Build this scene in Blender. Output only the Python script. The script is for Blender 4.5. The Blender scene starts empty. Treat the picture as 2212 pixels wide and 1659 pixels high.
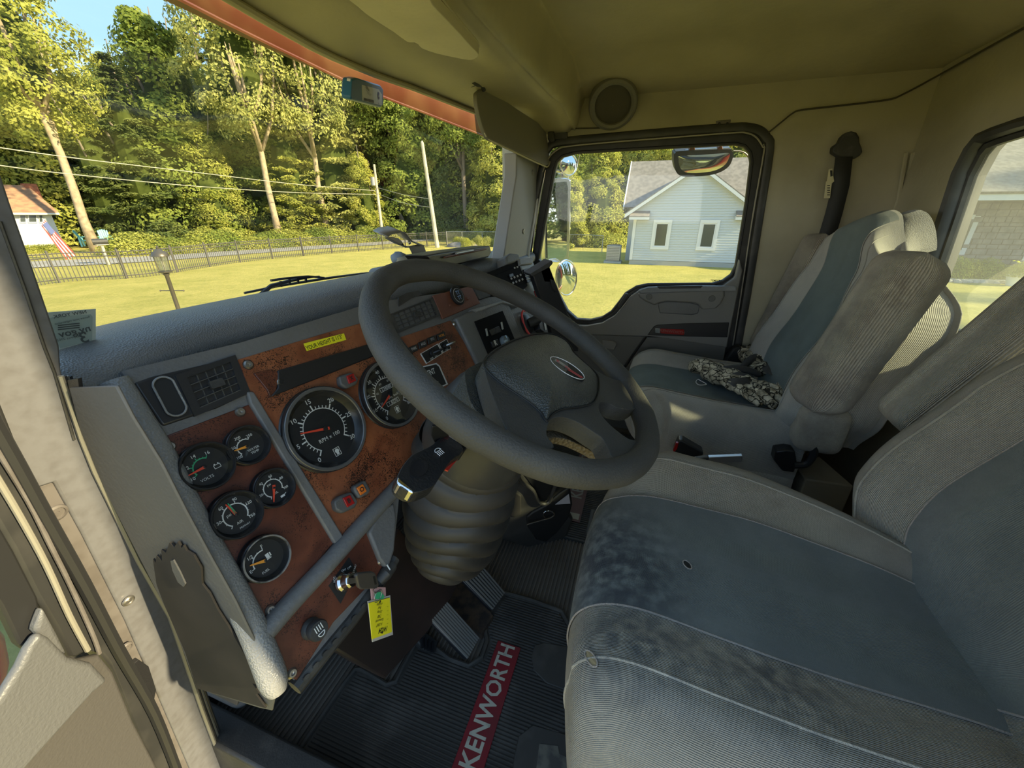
import bpy, bmesh, math, random
from mathutils import Vector, Matrix, noise
R = math.radians
rnd = random.Random(7)
SC = bpy.context.scene
COL = SC.collection
V = Vector

# ---------------- camera ----------------
EYE = V((0, 0, 1.0))
FPX, CX, CY = 840.0, 1106.0, 829.5
PITCH, AZ = math.atan(364.5 / FPX), R(18.4)
FW = V((math.cos(AZ) * math.cos(PITCH), math.sin(AZ) * math.cos(PITCH), -math.sin(PITCH)))
RT = V((math.sin(AZ), -math.cos(AZ), 0))
UP = RT.cross(FW)
cam = bpy.data.cameras.new('camera')
camo = bpy.data.objects.new('camera', cam)
COL.objects.link(camo)
cam.sensor_fit = 'HORIZONTAL'
cam.sensor_width = 36
cam.lens = 36 * FPX / 2212
cam.clip_start, cam.clip_end = 0.02, 600
camo.matrix_world = Matrix(((RT.x, UP.x, -FW.x, EYE.x), (RT.y, UP.y, -FW.y, EYE.y), (RT.z, UP.z, -FW.z, EYE.z), (0, 0, 0, 1)))
SC.camera = camo
SC.view_settings.view_transform = 'Standard'
SC.view_settings.look = 'None'
SC.view_settings.gamma = 1
SC.view_settings.use_curve_mapping = False
SC.view_settings.exposure = 0.6

# ---------------- sky and sun ----------------
world = bpy.data.worlds.new('sky')
SC.world = world
world.use_nodes = True
wn = world.node_tree
wn.nodes.clear()
wo = wn.nodes.new('ShaderNodeOutputWorld')
wb = wn.nodes.new('ShaderNodeBackground')
wt = wn.nodes.new('ShaderNodeTexCoord')
ws = wn.nodes.new('ShaderNodeSeparateXYZ')
wr = wn.nodes.new('ShaderNodeValToRGB')
wr.color_ramp.elements[0].position = 0.0
wr.color_ramp.elements[0].color = (0.92, 0.90, 0.83, 1)
wr.color_ramp.elements[1].position = 1.0
wr.color_ramp.elements[1].color = (0.16, 0.25, 0.37, 1)
_e = wr.color_ramp.elements.new(0.10)
_e.color = (0.62, 0.68, 0.70, 1)
_e = wr.color_ramp.elements.new(0.24)
_e.color = (0.17, 0.28, 0.41, 1)
wn.links.new(wt.outputs['Generated'], ws.inputs[0])
wn.links.new(ws.outputs['Z'], wr.inputs[0])
wn.links.new(wr.outputs[0], wb.inputs[0])
wb.inputs[1].default_value = 2.35
wn.links.new(wb.outputs[0], wo.inputs[0])
sun = bpy.data.lights.new('sun', 'SUN')
suno = bpy.data.objects.new('sun', sun)
COL.objects.link(suno)
TOSUN = V((-0.035, -0.86, 0.44)).normalized()
suno.rotation_euler = TOSUN.to_track_quat('Z', 'Y').to_euler()
suno.location = (-5, -5, 6)
sun.energy = 8.4
sun.color = (1.0, 0.84, 0.50)
sun.angle = R(1.5)

# ---------------- pixel rays onto real planes ----------------
def ray(px, py):
    return RT * ((px - CX) / FPX) - UP * ((py - CY) / FPX) + FW
def pl_x(v): return (V((v, 0, 0)), V((1, 0, 0)))
def pl_y(v): return (V((0, v, 0)), V((0, 1, 0)))
def pl_z(v): return (V((0, 0, v)), V((0, 0, 1)))
def H(px, py, P, off=0.0):
    p0, n = P[0], P[1]
    d = ray(px, py)
    n = n if n.dot(d) < 0 else -n          # n looks towards the viewer
    p0 = p0 + n * off
    return EYE + d * ((p0 - EYE).dot(n) / d.dot(n))
def frame(p0, yaw, tilt):
    """origin, outward normal, u (right), v (up the slope)"""
    y, t = R(yaw), R(tilt)
    u = V((math.cos(y), math.sin(y), 0)); b = V((-math.sin(y), math.cos(y), 0))
    v = b * math.sin(t) + V((0, 0, math.cos(t)))
    return (V(p0), u.cross(v), u, v)

# ---------------- materials ----------------
def mat(name, col, rough=0.6, metal=0.0, bump=None, var=None, spec=None, emit=None, trans=None, coat=0):
    """bump=(scale,strength[,kind]); var=(scale, colour2, lo, hi[, detail])"""
    m = bpy.data.materials.new(name); m.use_nodes = True
    nt = m.node_tree; b = nt.nodes['Principled BSDF']
    b.inputs['Base Color'].default_value = (*col, 1)
    b.inputs['Roughness'].default_value = rough
    b.inputs['Metallic'].default_value = metal
    if spec is not None: b.inputs['Specular IOR Level'].default_value = spec
    if coat: b.inputs['Coat Weight'].default_value = coat
    tc = nt.nodes.new('ShaderNodeTexCoord')
    if var:
        n = nt.nodes.new('ShaderNodeTexNoise'); n.inputs['Scale'].default_value = var[0]
        n.inputs['Detail'].default_value = var[4] if len(var) > 4 else 5
        r = nt.nodes.new('ShaderNodeValToRGB')
        r.color_ramp.elements[0].position = var[2]; r.color_ramp.elements[1].position = var[3]
        r.color_ramp.elements[0].color = (*col, 1); r.color_ramp.elements[1].color = (*var[1], 1)
        nt.links.new(tc.outputs['Object'], n.inputs['Vector']); nt.links.new(n.outputs['Fac'], r.inputs[0])
        nt.links.new(r.outputs[0], b.inputs['Base Color'])
    if bump:
        bp = nt.nodes.new('ShaderNodeBump'); bp.inputs['Strength'].default_value = bump[1]
        bp.inputs['Distance'].default_value = 0.004
        kind = bump[2] if len(bump) > 2 else 'noise'
        if kind == 'voronoi':
            t = nt.nodes.new('ShaderNodeTexVoronoi'); t.inputs['Scale'].default_value = bump[0]; o = t.outputs['Distance']
        elif kind == 'wave':
            t = nt.nodes.new('ShaderNodeTexWave'); t.inputs['Scale'].default_value = bump[0]; t.inputs['Distortion'].default_value = 0.6
            t.bands_direction = bump[3] if len(bump) > 3 else 'X'; o = t.outputs['Fac']
        else:
            t = nt.nodes.new('ShaderNodeTexNoise'); t.inputs['Scale'].default_value = bump[0]; t.inputs['Detail'].default_value = 6; o = t.outputs['Fac']
        nt.links.new(tc.outputs['Object'], t.inputs['Vector'])
        nt.links.new(o, bp.inputs['Height']); nt.links.new(bp.outputs[0], b.inputs['Normal'])
    if emit: b.inputs['Emission Color'].default_value = (*emit[:3], 1); b.inputs['Emission Strength'].default_value = emit[3]
    return m

def glass_mat(name, tint, gloss=0.06, haze=0.0):
    m = bpy.data.materials.new(name); m.use_nodes = True
    nt = m.node_tree; nt.nodes.clear()
    o = nt.nodes.new('ShaderNodeOutputMaterial'); mx = nt.nodes.new('ShaderNodeMixShader')
    t = nt.nodes.new('ShaderNodeBsdfTransparent'); g = nt.nodes.new('ShaderNodeBsdfGlossy')
    lw = nt.nodes.new('ShaderNodeLayerWeight'); lw.inputs['Blend'].default_value = 0.25
    mp = nt.nodes.new('ShaderNodeMapRange'); mp.inputs['To Min'].default_value = gloss; mp.inputs['To Max'].default_value = 0.5
    t.inputs[0].default_value = (*tint, 1); g.inputs['Roughness'].default_value = 0.03
    nt.links.new(lw.outputs['Facing'], mp.inputs[0]); nt.links.new(mp.outputs[0], mx.inputs[0])
    nt.links.new(t.outputs[0], mx.inputs[1]); nt.links.new(g.outputs[0], mx.inputs[2])
    last = mx
    if haze:
        d = nt.nodes.new('ShaderNodeBsdfTranslucent'); d.inputs[0].default_value = (0.8, 0.85, 0.8, 1)
        m2 = nt.nodes.new('ShaderNodeMixShader'); m2.inputs[0].default_value = haze
        nt.links.new(mx.outputs[0], m2.inputs[1]); nt.links.new(d.outputs[0], m2.inputs[2]); last = m2
    nt.links.new(last.outputs[0], o.inputs[0])
    return m

def burl_mat(name, c1, c2, c3):
    m = bpy.data.materials.new(name); m.use_nodes = True
    nt = m.node_tree; b = nt.nodes['Principled BSDF']; b.inputs['Roughness'].default_value = 0.38
    tc = nt.nodes.new('ShaderNodeTexCoord')
    n = nt.nodes.new('ShaderNodeTexNoise'); n.inputs['Scale'].default_value = 16; n.inputs['Detail'].default_value = 6; n.inputs['Distortion'].default_value = 1.5
    r = nt.nodes.new('ShaderNodeValToRGB')
    r.color_ramp.elements[0].position = 0.3; r.color_ramp.elements[0].color = (*c2, 1)
    r.color_ramp.elements[1].position = 0.65; r.color_ramp.elements[1].color = (*c1, 1)
    n2 = nt.nodes.new('ShaderNodeTexNoise'); n2.inputs['Scale'].default_value = 330; n2.inputs['Detail'].default_value = 3; n2.inputs['Distortion'].default_value = 2
    n3 = nt.nodes.new('ShaderNodeTexNoise'); n3.inputs['Scale'].default_value = 22; n3.inputs['Detail'].default_value = 3
    ad = nt.nodes.new('ShaderNodeMath'); ad.operation = 'MULTIPLY_ADD'; ad.inputs[1].default_value = 0.7
    r2 = nt.nodes.new('ShaderNodeValToRGB'); r2.color_ramp.elements[0].position = 0.94; r2.color_ramp.elements[1].position = 1.0
    r2.color_ramp.elements[0].color = (0, 0, 0, 1); r2.color_ramp.elements[1].color = (1, 1, 1, 1)
    mx = nt.nodes.new('ShaderNodeMix'); mx.data_type = 'RGBA'
    for q in (n, n2, n3): nt.links.new(tc.outputs['Object'], q.inputs['Vector'])
    nt.links.new(n.outputs['Fac'], r.inputs[0]); nt.links.new(n3.outputs['Fac'], ad.inputs[0]); nt.links.new(n2.outputs['Fac'], ad.inputs[2])
    nt.links.new(ad.outputs[0], r2.inputs[0]); nt.links.new(r2.outputs[0], mx.inputs['Factor'])
    nt.links.new(r.outputs[0], mx.inputs['A']); mx.inputs['B'].default_value = (*c3, 1)
    nt.links.new(mx.outputs['Result'], b.inputs['Base Color'])
    return m

M = {}
M['vinyl'] = mat('grey_vinyl', (0.135, 0.133, 0.130), 0.42, bump=(170, 0.25), var=(9, (0.165, 0.163, 0.16), .4, .7))
M['vinyl_lt'] = mat('worn_grey_vinyl', (0.24, 0.24, 0.237), 0.36, bump=(430, 0.28, 'voronoi'), var=(14, (0.30, 0.30, 0.298), .4, .7))
M['pad'] = mat('padded_vinyl', (0.145, 0.148, 0.148), 0.40, bump=(480, 0.35, 'voronoi'), var=(6, (0.19, 0.188, 0.185), .4, .7))
M['headliner'] = mat('headliner_vinyl', (0.49, 0.44, 0.275), 0.55, bump=(55, 0.22), var=(3.5, (0.40, 0.36, 0.22), .42, .66))  # yellow-beige tint carries bounce light from the grass; the vinyl itself is greyer
M['wallvinyl'] = mat('wall_vinyl', (0.41, 0.375, 0.27), 0.6, bump=(70, 0.2), var=(4, (0.33, 0.30, 0.21), .42, .66))
M['door_grey'] = mat('door_panel_grey', (0.21, 0.20, 0.185), 0.5, bump=(260, 0.18))
M['door_dark'] = mat('door_panel_dark_grey', (0.135, 0.13, 0.118), 0.55, bump=(260, 0.18))
M['alu'] = mat('painted_aluminium', (0.165, 0.165, 0.178), 0.42, 0.15, bump=(90, 0.1), var=(90, (0.138, 0.135, 0.142), .4, .7))
M['alu_dk'] = mat('dirty_aluminium', (0.15, 0.136, 0.13), 0.5, 0.1, var=(40, (0.115, 0.102, 0.095), .4, .65))
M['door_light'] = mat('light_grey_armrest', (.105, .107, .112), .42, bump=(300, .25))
M['vinyl_side'] = mat('shaded_side_vinyl', (.088, .088, .090), .5, bump=(170, .2), var=(7, (.105, .105, .106), .4, .7))  # grey vinyl darkened for this face, offsetting the lawn and horizon light
M['radio_blk'] = mat('matte_radio_black', (.010, .010, .011), .8, spec=.12)
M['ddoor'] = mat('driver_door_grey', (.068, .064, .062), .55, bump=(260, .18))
M['black'] = mat('black_plastic', (0.018, 0.018, 0.02), 0.35, bump=(300, 0.1))
M['black_dusty'] = mat('dusty_black_plastic', (0.035, 0.034, 0.033), 0.5, bump=(300, 0.15), var=(30, (0.075, 0.07, 0.062), .5, .75))
M['rubber'] = mat('black_rubber', (0.02, 0.02, 0.021), 0.45)
M['seal'] = mat('dusty_rubber_seal', (0.028, 0.028, 0.028), 0.45, var=(12, (0.055, 0.053, 0.05), .5, .7))
M['chrome'] = mat('chrome', (0.75, 0.74, 0.72), 0.15, 1.0)
M['steel'] = mat('dull_steel', (0.42, 0.40, 0.37), 0.35, 0.9)
M['burl'] = burl_mat('burl_wood_orange', (0.30, 0.105, 0.045), (0.17, 0.050, 0.022), (0.022, 0.010, 0.006))
M['burl_dk'] = burl_mat('burl_wood_dark_red', (0.15, 0.046, 0.024), (0.075, 0.022, 0.013), (0.03, 0.010, 0.006))
M['dial'] = mat('dial_black', (0.012, 0.012, 0.013), 0.6)
M['white'] = mat('print_white', (0.72, 0.72, 0.70), 0.6)
M['red_ink'] = mat('needle_red', (0.75, 0.07, 0.03), 0.5)
M['orange'] = mat('needle_orange', (0.85, 0.33, 0.03), 0.5)
M['green'] = mat('print_green', (0.05, 0.42, 0.20), 0.5)
M['amber'] = mat('amber_lens', (0.70, 0.17, 0.02), 0.3)
M['redlens'] = mat('red_lens', (0.34, 0.012, 0.012), 0.25)
M['yellow'] = mat('yellow_card', (0.86, 0.78, 0.02), 0.5)
M['ink'] = mat('black_ink', (0.012, 0.012, 0.012), 0.6)
M['wheel'] = mat('steering_wheel_rubber', (0.052, 0.050, 0.046), 0.62, bump=(420, 0.35), var=(9, (0.075, 0.072, 0.066), .45, .7))
M['hub'] = mat('horn_pad_leather', (0.05, 0.052, 0.048), 0.38, bump=(520, 0.45, 'voronoi'), var=(10, (0.085, 0.085, 0.075), .45, .7))
M['boot'] = mat('column_boot_rubber', (0.040, 0.036, 0.031), 0.55, bump=(40, 0.15), var=(6, (0.058, 0.052, 0.045), .4, .7))
M['shroud'] = mat('column_shroud_plastic', (0.046, 0.044, 0.040), 0.38, var=(14, (0.075, 0.071, 0.065), .5, .7))
M['brown_cover'] = mat('worn_brown_black_cover', (0.022, 0.017, 0.015), 0.4, var=(7, (0.040, 0.025, 0.021), .45, .65))
M['glass_clear'] = glass_mat('windshield_glass', (0.97, 0.99, 0.97), 0.015)
M['glass_door'] = glass_mat('door_glass', (0.90, 0.95, 0.93), 0.045, haze=0.035)
M['glass_rear'] = glass_mat('rear_glass', (0.72, 0.82, 0.78), 0.06, haze=0.07)
M['glass_lens'] = glass_mat('gauge_glass', (0.95, 0.96, 0.96), 0.008)
M['mirror'] = mat('mirror_silver', (0.80, 0.84, 0.85), 0.02, 1.0)
M['red_paint'] = mat('red_truck_paint', (0.55, 0.03, 0.02), 0.3, coat=0.5)
M['maroon'] = mat('faded_maroon_paint', (0.13, 0.036, 0.014), 0.5, var=(6, (0.18, 0.075, 0.03), .42, .6))

# ---------------- builders ----------------
ROOTS = []
def tag(o, label=None, cat=None, group=None, kind=None):
    if label: o['label'] = label
    if cat: o['category'] = cat
    if group: o['group'] = group
    if kind: o['kind'] = kind
    return o
def thing(name, label, cat, loc=(0, 0, 0), group=None, kind=None):
    o = bpy.data.objects.new(name, None); COL.objects.link(o); o.location = loc
    o.empty_display_size = 0.05
    return tag(o, label, cat, group, kind)
def world_mat(o):
    m = Matrix.LocRotScale(o.location, o.rotation_euler, o.scale)
    return (world_mat(o.parent) @ o.matrix_parent_inverse @ m) if o.parent else m
class B:
    """collects geometry (world coordinates) and links it as one mesh object"""
    def __init__(s): s.v = []; s.f = []; s.mi = []; s.cur = 0; s.uv = {}
    def add(s, vs, fs):
        n = len(s.v); s.v += [V(p) for p in vs]; s.f += [[i + n for i in f] for f in fs]; s.mi += [s.cur] * len(fs); return s
    def box(s, c, size, rot=None):
        sx, sy, sz = [k / 2 for k in size]
        pts = [V((x, y, z)) for x in (-sx, sx) for y in (-sy, sy) for z in (-sz, sz)]
        if rot is not None: pts = [rot @ p for p in pts]
        c = V(c); return s.add([p + c for p in pts], [(0, 1, 3, 2), (4, 6, 7, 5), (0, 4, 5, 1), (2, 3, 7, 6), (0, 2, 6, 4), (1, 5, 7, 3)])
    def grid(s, fn, nu, nv, closeu=False, closev=False, uvs=None):
        n = len(s.v)
        for i in range(nu):
            for j in range(nv): s.v.append(V(fn(i / (nu if closeu else nu - 1), j / (nv if closev else nv - 1))))
        for i in range(nu if closeu else nu - 1):
            for j in range(nv if closev else nv - 1):
                a = n + i * nv + j; b = n + ((i + 1) % nu) * nv + j
                j2 = (j + 1) % nv
                s.f.append([a, n + ((i + 1) % nu) * nv + j, n + ((i + 1) % nu) * nv + j2, n + i * nv + j2]); s.mi.append(s.cur)
                if uvs: s.uv[len(s.f) - 1] = {a: (i / nu * uvs[0], j / nv * uvs[1]), n + ((i + 1) % nu) * nv + j: ((i + 1) / nu * uvs[0], j / nv * uvs[1]), n + ((i + 1) % nu) * nv + j2: ((i + 1) / nu * uvs[0], (j + 1) / nv * uvs[1]), n + i * nv + j2: (i / nu * uvs[0], (j + 1) / nv * uvs[1])}
        return s
    def tube(s, path, r, seg=10, closed=False, caps=True, squash=None, upv=None):
        """r number or list; squash=(a,b) cross-section factors with upv as second axis"""
        path = [V(p) for p in path]; N = len(path); n = len(s.v)
        prev = None
        for i, p in enumerate(path):
            if closed: t = path[(i + 1) % N] - path[i - 1]
            else: t = path[min(i + 1, N - 1)] - path[max(i - 1, 0)]
            t.normalize()
            if upv is not None: a = V(upv)
            elif prev is not None: a = prev
            else: a = V((0, 0, 1)) if abs(t.z) < .9 else V((1, 0, 0))
            b = t.cross(a); b.normalize(); a = b.cross(t); a.normalize(); prev = a
            rr = r[i] if isinstance(r, (list, tuple)) else r
            sa, sb = squash if squash else (1, 1)
            for k in range(seg):
                th = 2 * math.pi * k / seg
                s.v.append(p + b * (math.cos(th) * rr * sa) + a * (math.sin(th) * rr * sb))
        for i in range(N if closed else N - 1):
            for k in range(seg):
                i2 = (i + 1) % N; k2 = (k + 1) % seg
                s.f.append([n + i * seg + k, n + i * seg + k2, n + i2 * seg + k2, n + i2 * seg + k]); s.mi.append(s.cur)
        if not closed and caps:
            s.f.append([n + k for k in reversed(range(seg))]); s.mi.append(s.cur)
            s.f.append([n + (N - 1) * seg + k for k in range(seg)]); s.mi.append(s.cur)
        return s
    def lathe(s, prof, o, ax, seg=32, ref=None):
        """prof [(radius, height along ax)]"""
        ax = V(ax).normalized(); o = V(o)
        a = V(ref) if ref is not None else (V((0, 0, 1)) if abs(ax.z) < .9 else V((1, 0, 0)))
        b = ax.cross(a).normalized(); a = b.cross(ax)
        def fn(u, v):
            r, h = prof[min(int(round(v * (len(prof) - 1))), len(prof) - 1)]
            t = u * 2 * math.pi
            return o + ax * h + (a * math.cos(t) + b * math.sin(t)) * max(r, 1e-5)
        return s.grid(fn, seg, len(prof), closeu=True)
    def prism(s, pts, vec):
        pts = [V(p) for p in pts]; vec = V(vec); n = len(pts)
        return s.add(pts + [p + vec for p in pts], [list(range(n)), [n + i for i in reversed(range(n))]] + [[i, (i + 1) % n, n + (i + 1) % n, n + i][::-1] for i in range(n)])
    def ring(s, inner, outer):
        n = len(inner); return s.add(list(inner) + list(outer), [[i, (i + 1) % n, n + (i + 1) % n, n + i] for i in range(n)])
    def flat(s, pts): return s.add(pts, [list(range(len(pts)))])
    def build(s, name, m, parent=None, bevel=0, seg=2, smooth=35, label=None, kind=None, solid=0, sub=0):
        me = bpy.data.meshes.new(name); me.from_pydata([tuple(p) for p in s.v], [], s.f)
        ms = m if isinstance(m, (list, tuple)) else [m]
        for q in ms: me.materials.append(M[q] if isinstance(q, str) else q)
        if len(ms) > 1: me.polygons.foreach_set('material_index', s.mi)
        if s.uv:
            ul = me.uv_layers.new(name='cloth')
            for pi, mp_ in s.uv.items():
                for li in me.polygons[pi].loop_indices: ul.data[li].uv = mp_[me.loops[li].vertex_index]
        bm = bmesh.new(); bm.from_mesh(me)
        big = [f for f in bm.faces if len(f.verts) > 4]
        bmesh.ops.recalc_face_normals(bm, faces=bm.faces)
        if big: bmesh.ops.triangulate(bm, faces=big)
        bm.to_mesh(me); bm.free()
        me.polygons.foreach_set('use_smooth', [True] * len(me.polygons))
        if smooth < 180: me.set_sharp_from_angle(angle=R(smooth))
        o = bpy.data.objects.new(name, me); COL.objects.link(o)
        if solid:
            q = o.modifiers.new('thick', 'SOLIDIFY'); q.thickness = solid; q.offset = 0
        if bevel:
            q = o.modifiers.new('bevel', 'BEVEL'); q.width = bevel; q.segments = seg; q.limit_method = 'ANGLE'; q.angle_limit = R(40)
        if sub:
            q = o.modifiers.new('sub', 'SUBSURF'); q.levels = sub; q.render_levels = sub
        if parent is not None:
            o.parent = parent; o.matrix_parent_inverse = world_mat(parent).inverted()
        if label: o['label'] = label
        if kind: o['kind'] = kind
        return o
def slab_b(pix, P, th, off=0.0, bb=None):
    """polygon seen at pixels pix on plane P (raised off towards viewer), extruded th away from the viewer"""
    pts = [H(x, y, P, off) for x, y in pix]
    n = P[1] if P[1].dot(ray(*pix[0])) > 0 else -P[1]
    return (bb or B()).prism(pts, n * th)
def smoothpoly(pts, k=6, closed=False):
    pts = [V(p) for p in pts]; out = []; N = len(pts)
    rng = range(N if closed else N - 1)
    for i in rng:
        p0 = pts[(i - 1) % N] if (closed or i > 0) else pts[0]; p1 = pts[i]; p2 = pts[(i + 1) % N]
        p3 = pts[(i + 2) % N] if (closed or i + 2 < N) else pts[-1]
        for j in range(k):
            t = j / k
            out.append(0.5 * ((2 * p1) + (p2 - p0) * t + (2 * p0 - 5 * p1 + 4 * p2 - p3) * t * t + (3 * p1 - p0 - 3 * p2 + p3) * t ** 3))
    if not closed: out.append(pts[-1])
    return out
def interp(tab, x):
    if x <= tab[0][0]: return tab[0][1]
    for (a, b), (c, d) in zip(tab, tab[1:]):
        if x <= c:
            t = (x - a) / (c - a)
            t = t * t * (3 - 2 * t)
            return b + (d - b) * t
    return tab[-1][1]
def lin(tab, x):
    if x <= tab[0][0]: return tab[0][1]
    for (a, b), (c, d) in zip(tab, tab[1:]):
        if x <= c: return b + (d - b) * (x - a) / (c - a)
    return tab[-1][1]
def rrect(w, h, r, k=4):
    out = []
    for cx, cy, a0 in ((w / 2 - r, h / 2 - r, 0), (-w / 2 + r, h / 2 - r, 90), (-w / 2 + r, -h / 2 + r, 180), (w / 2 - r, -h / 2 + r, 270)):
        for i in range(k + 1):
            a = R(a0 + 90 * i / k); out.append((cx + r * math.cos(a), cy + r * math.sin(a)))
    return out
def on(P, pts2, off=0.0, c=None, rot=0.0):
    """2D points in a frame's u,v axes, about centre c"""
    p0 = V(c) if c is not None else P[0]; co, si = math.cos(R(rot)), math.sin(R(rot))
    return [p0 + P[1] * off + P[2] * (x * co - y * si) + P[3] * (x * si + y * co) for x, y in pts2]
_tc = {}
def text_geo(body, bold=0.0):
    k = (body, bold)
    if k not in _tc:
        c = bpy.data.curves.new('lettering', 'FONT'); c.body = body; c.size = 1; c.align_x = 'CENTER'; c.align_y = 'CENTER'; c.offset = bold; c.resolution_u = 2
        o = bpy.data.objects.new('lettering', c); me = o.to_mesh()
        _tc[k] = ([v.co.copy() for v in me.vertices], [list(p.vertices) for p in me.polygons])
        o.to_mesh_clear(); bpy.data.objects.remove(o); bpy.data.curves.remove(c)
    return _tc[k]
def text_on(bb, body, P, c, size, off=0.0006, rot=0, sx=1.0, bold=0.0, mirror=False):
    vs, fs = text_geo(body, bold)
    co, si = math.cos(R(rot)), math.sin(R(rot)); out = []
    for q in vs:
        x, y = q.x * size * sx * (-1 if mirror else 1), q.y * size
        out.append(V(c) + P[1] * off + P[2] * (x * co - y * si) + P[3] * (x * si + y * co))
    bb.add(out, fs); return bb
def copy_tree(o, parent=None):
    c = o.copy(); COL.objects.link(c)
    if parent is not None: c.parent = parent
    for ch in list(o.children): copy_tree(ch, c)
    return c
# =====================================================================
# outdoors
# =====================================================================
G = -1.35
def dirpx(px):
    d = ray(px, 465); d.z = 0; return d.normalized()
def at(px, D, z=G):
    p = EYE + dirpx(px) * D; p.z = z; return p
def gz(px, py): return H(px, py, pl_z(G))

def grass_mat():
    m = bpy.data.materials.new('lawn_grass'); m.use_nodes = True
    nt = m.node_tree; b = nt.nodes['Principled BSDF']; b.inputs['Roughness'].default_value = 0.9
    b.inputs['Specular IOR Level'].default_value = 0.1
    tc = nt.nodes.new('ShaderNodeTexCoord')
    mp = nt.nodes.new('ShaderNodeMapping'); mp.inputs['Scale'].default_value = (1, 1, 1)
    n1 = nt.nodes.new('ShaderNodeTexNoise'); n1.inputs['Scale'].default_value = 0.7; n1.inputs['Detail'].default_value = 10; n1.inputs['Roughness'].default_value = .75
    n2 = nt.nodes.new('ShaderNodeTexNoise'); n2.inputs['Scale'].default_value = 9; n2.inputs['Detail'].default_value = 8; n2.inputs['Roughness'].default_value = .8
    r = nt.nodes.new('ShaderNodeValToRGB'); e = r.color_ramp.elements
    e[0].position = .3; e[0].color = (0.27, 0.28, 0.05, 1); e[1].position = .64; e[1].color = (0.70, 0.58, 0.18, 1)
    a = nt.nodes.new('ShaderNodeMath'); a.operation = 'AVERAGE' if False else 'MULTIPLY_ADD'; a.inputs[1].default_value = .5
    mu = nt.nodes.new('ShaderNodeMath'); mu.operation = 'MULTIPLY'; mu.inputs[1].default_value = .5
    for q in (n1, n2): nt.links.new(tc.outputs['Object'], q.inputs['Vector'])
    nt.links.new(n2.outputs['Fac'], mu.inputs[0]); nt.links.new(n1.outputs['Fac'], a.inputs[0]); nt.links.new(mu.outputs[0], a.inputs[2])
    nt.links.new(a.outputs[0], r.inputs[0]); nt.links.new(r.outputs[0], b.inputs['Base Color'])
    bp = nt.nodes.new('ShaderNodeBump'); bp.inputs['Strength'].default_value = .9; bp.inputs['Distance'].default_value = .09
    nt.links.new(n2.outputs['Fac'], bp.inputs['Height']); nt.links.new(bp.outputs[0], b.inputs['Normal'])
    return m
M['lawn'] = grass_mat()
M['asphalt'] = mat('pale_asphalt', (0.36, 0.34, 0.31), 0.9, bump=(8, .3), var=(1.5, (0.28, 0.265, 0.24), .4, .6))
def leaf_mat(name, c1, c2, tr=0.35):
    m = bpy.data.materials.new(name); m.use_nodes = True
    nt = m.node_tree; nt.nodes.clear()
    o = nt.nodes.new('ShaderNodeOutputMaterial'); d = nt.nodes.new('ShaderNodeBsdfDiffuse'); t = nt.nodes.new('ShaderNodeBsdfTranslucent')
    mx = nt.nodes.new('ShaderNodeMixShader'); mx.inputs[0].default_value = tr
    tc = nt.nodes.new('ShaderNodeTexCoord'); n = nt.nodes.new('ShaderNodeTexNoise'); n.inputs['Scale'].default_value = 0.55; n.inputs['Detail'].default_value = 7; n.inputs['Roughness'].default_value = .75
    r = nt.nodes.new('ShaderNodeValToRGB'); r.color_ramp.elements[0].position = .38; r.color_ramp.elements[1].position = .64
    r.color_ramp.elements[0].color = (*c1, 1); r.color_ramp.elements[1].color = (*c2, 1)
    nt.links.new(tc.outputs['Object'], n.inputs['Vector']); nt.links.new(n.outputs['Fac'], r.inputs[0])
    nt.links.new(r.outputs[0], d.inputs[0]); nt.links.new(r.outputs[0], t.inputs[0])
    nt.links.new(d.outputs[0], mx.inputs[1]); nt.links.new(t.outputs[0], mx.inputs[2]); nt.links.new(mx.outputs[0], o.inputs[0])
    return m
M['leaf_a'] = leaf_mat('broadleaf_foliage', (0.21, 0.235, 0.04), (0.48, 0.47, 0.12))
M['leaf_b'] = leaf_mat('pale_foliage', (0.26, 0.28, 0.075), (0.54, 0.52, 0.18))
M['leaf_c'] = leaf_mat('conifer_foliage', (0.065, 0.095, 0.028), (0.20, 0.225, 0.07), .2)
M['leaf_d'] = leaf_mat('deep_green_foliage', (0.13, 0.18, 0.035), (0.34, 0.38, 0.09))
M['leaf_y'] = leaf_mat('yellow_green_foliage', (0.28, 0.31, 0.05), (0.55, 0.52, 0.14))
M['bark'] = mat('pale_bark', (0.42, 0.33, 0.22), 0.9, bump=(6, .5), var=(3, (0.30, 0.23, 0.15), .4, .6))
M['bark_dk'] = mat('grey_bark', (0.20, 0.165, 0.13), 0.9, bump=(6, .5))
M['shade_leaf'] = leaf_mat('shade_core', (0.03, 0.042, 0.01), (0.08, 0.10, 0.025), .1)
M['iron'] = mat('black_iron_fence_paint', (0.085, 0.078, 0.068), 0.5)
M['galv'] = mat('galvanised_wire', (0.36, 0.35, 0.33), 0.45, 0.6)
M['siding'] = mat('white_vinyl_siding', (0.50, 0.52, 0.52), 0.5)
M['trimw'] = mat('white_house_trim', (0.66, 0.66, 0.65), 0.5)
M['shingle'] = mat('brown_grey_shingles', (0.27, 0.235, 0.20), 0.95, bump=(22, .6), var=(5, (0.20, 0.175, 0.15), .4, .6))
M['shingle_o'] = mat('orange_brown_shingles', (0.42, 0.23, 0.13), 0.95, bump=(12, .5), var=(3, (0.28, 0.16, 0.10), .4, .6))
M['win_dark'] = mat('dark_window_pane', (0.05, 0.06, 0.06), 0.08)
M['stone'] = mat('grey_brown_field_stone', (0.28, 0.25, 0.22), 0.9, bump=(4, .6), var=(3, (0.20, 0.18, 0.16), .4, .6))
M['stone_lt'] = mat('pale_field_stone', (0.40, 0.37, 0.33), 0.9, bump=(4, .5))
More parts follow.
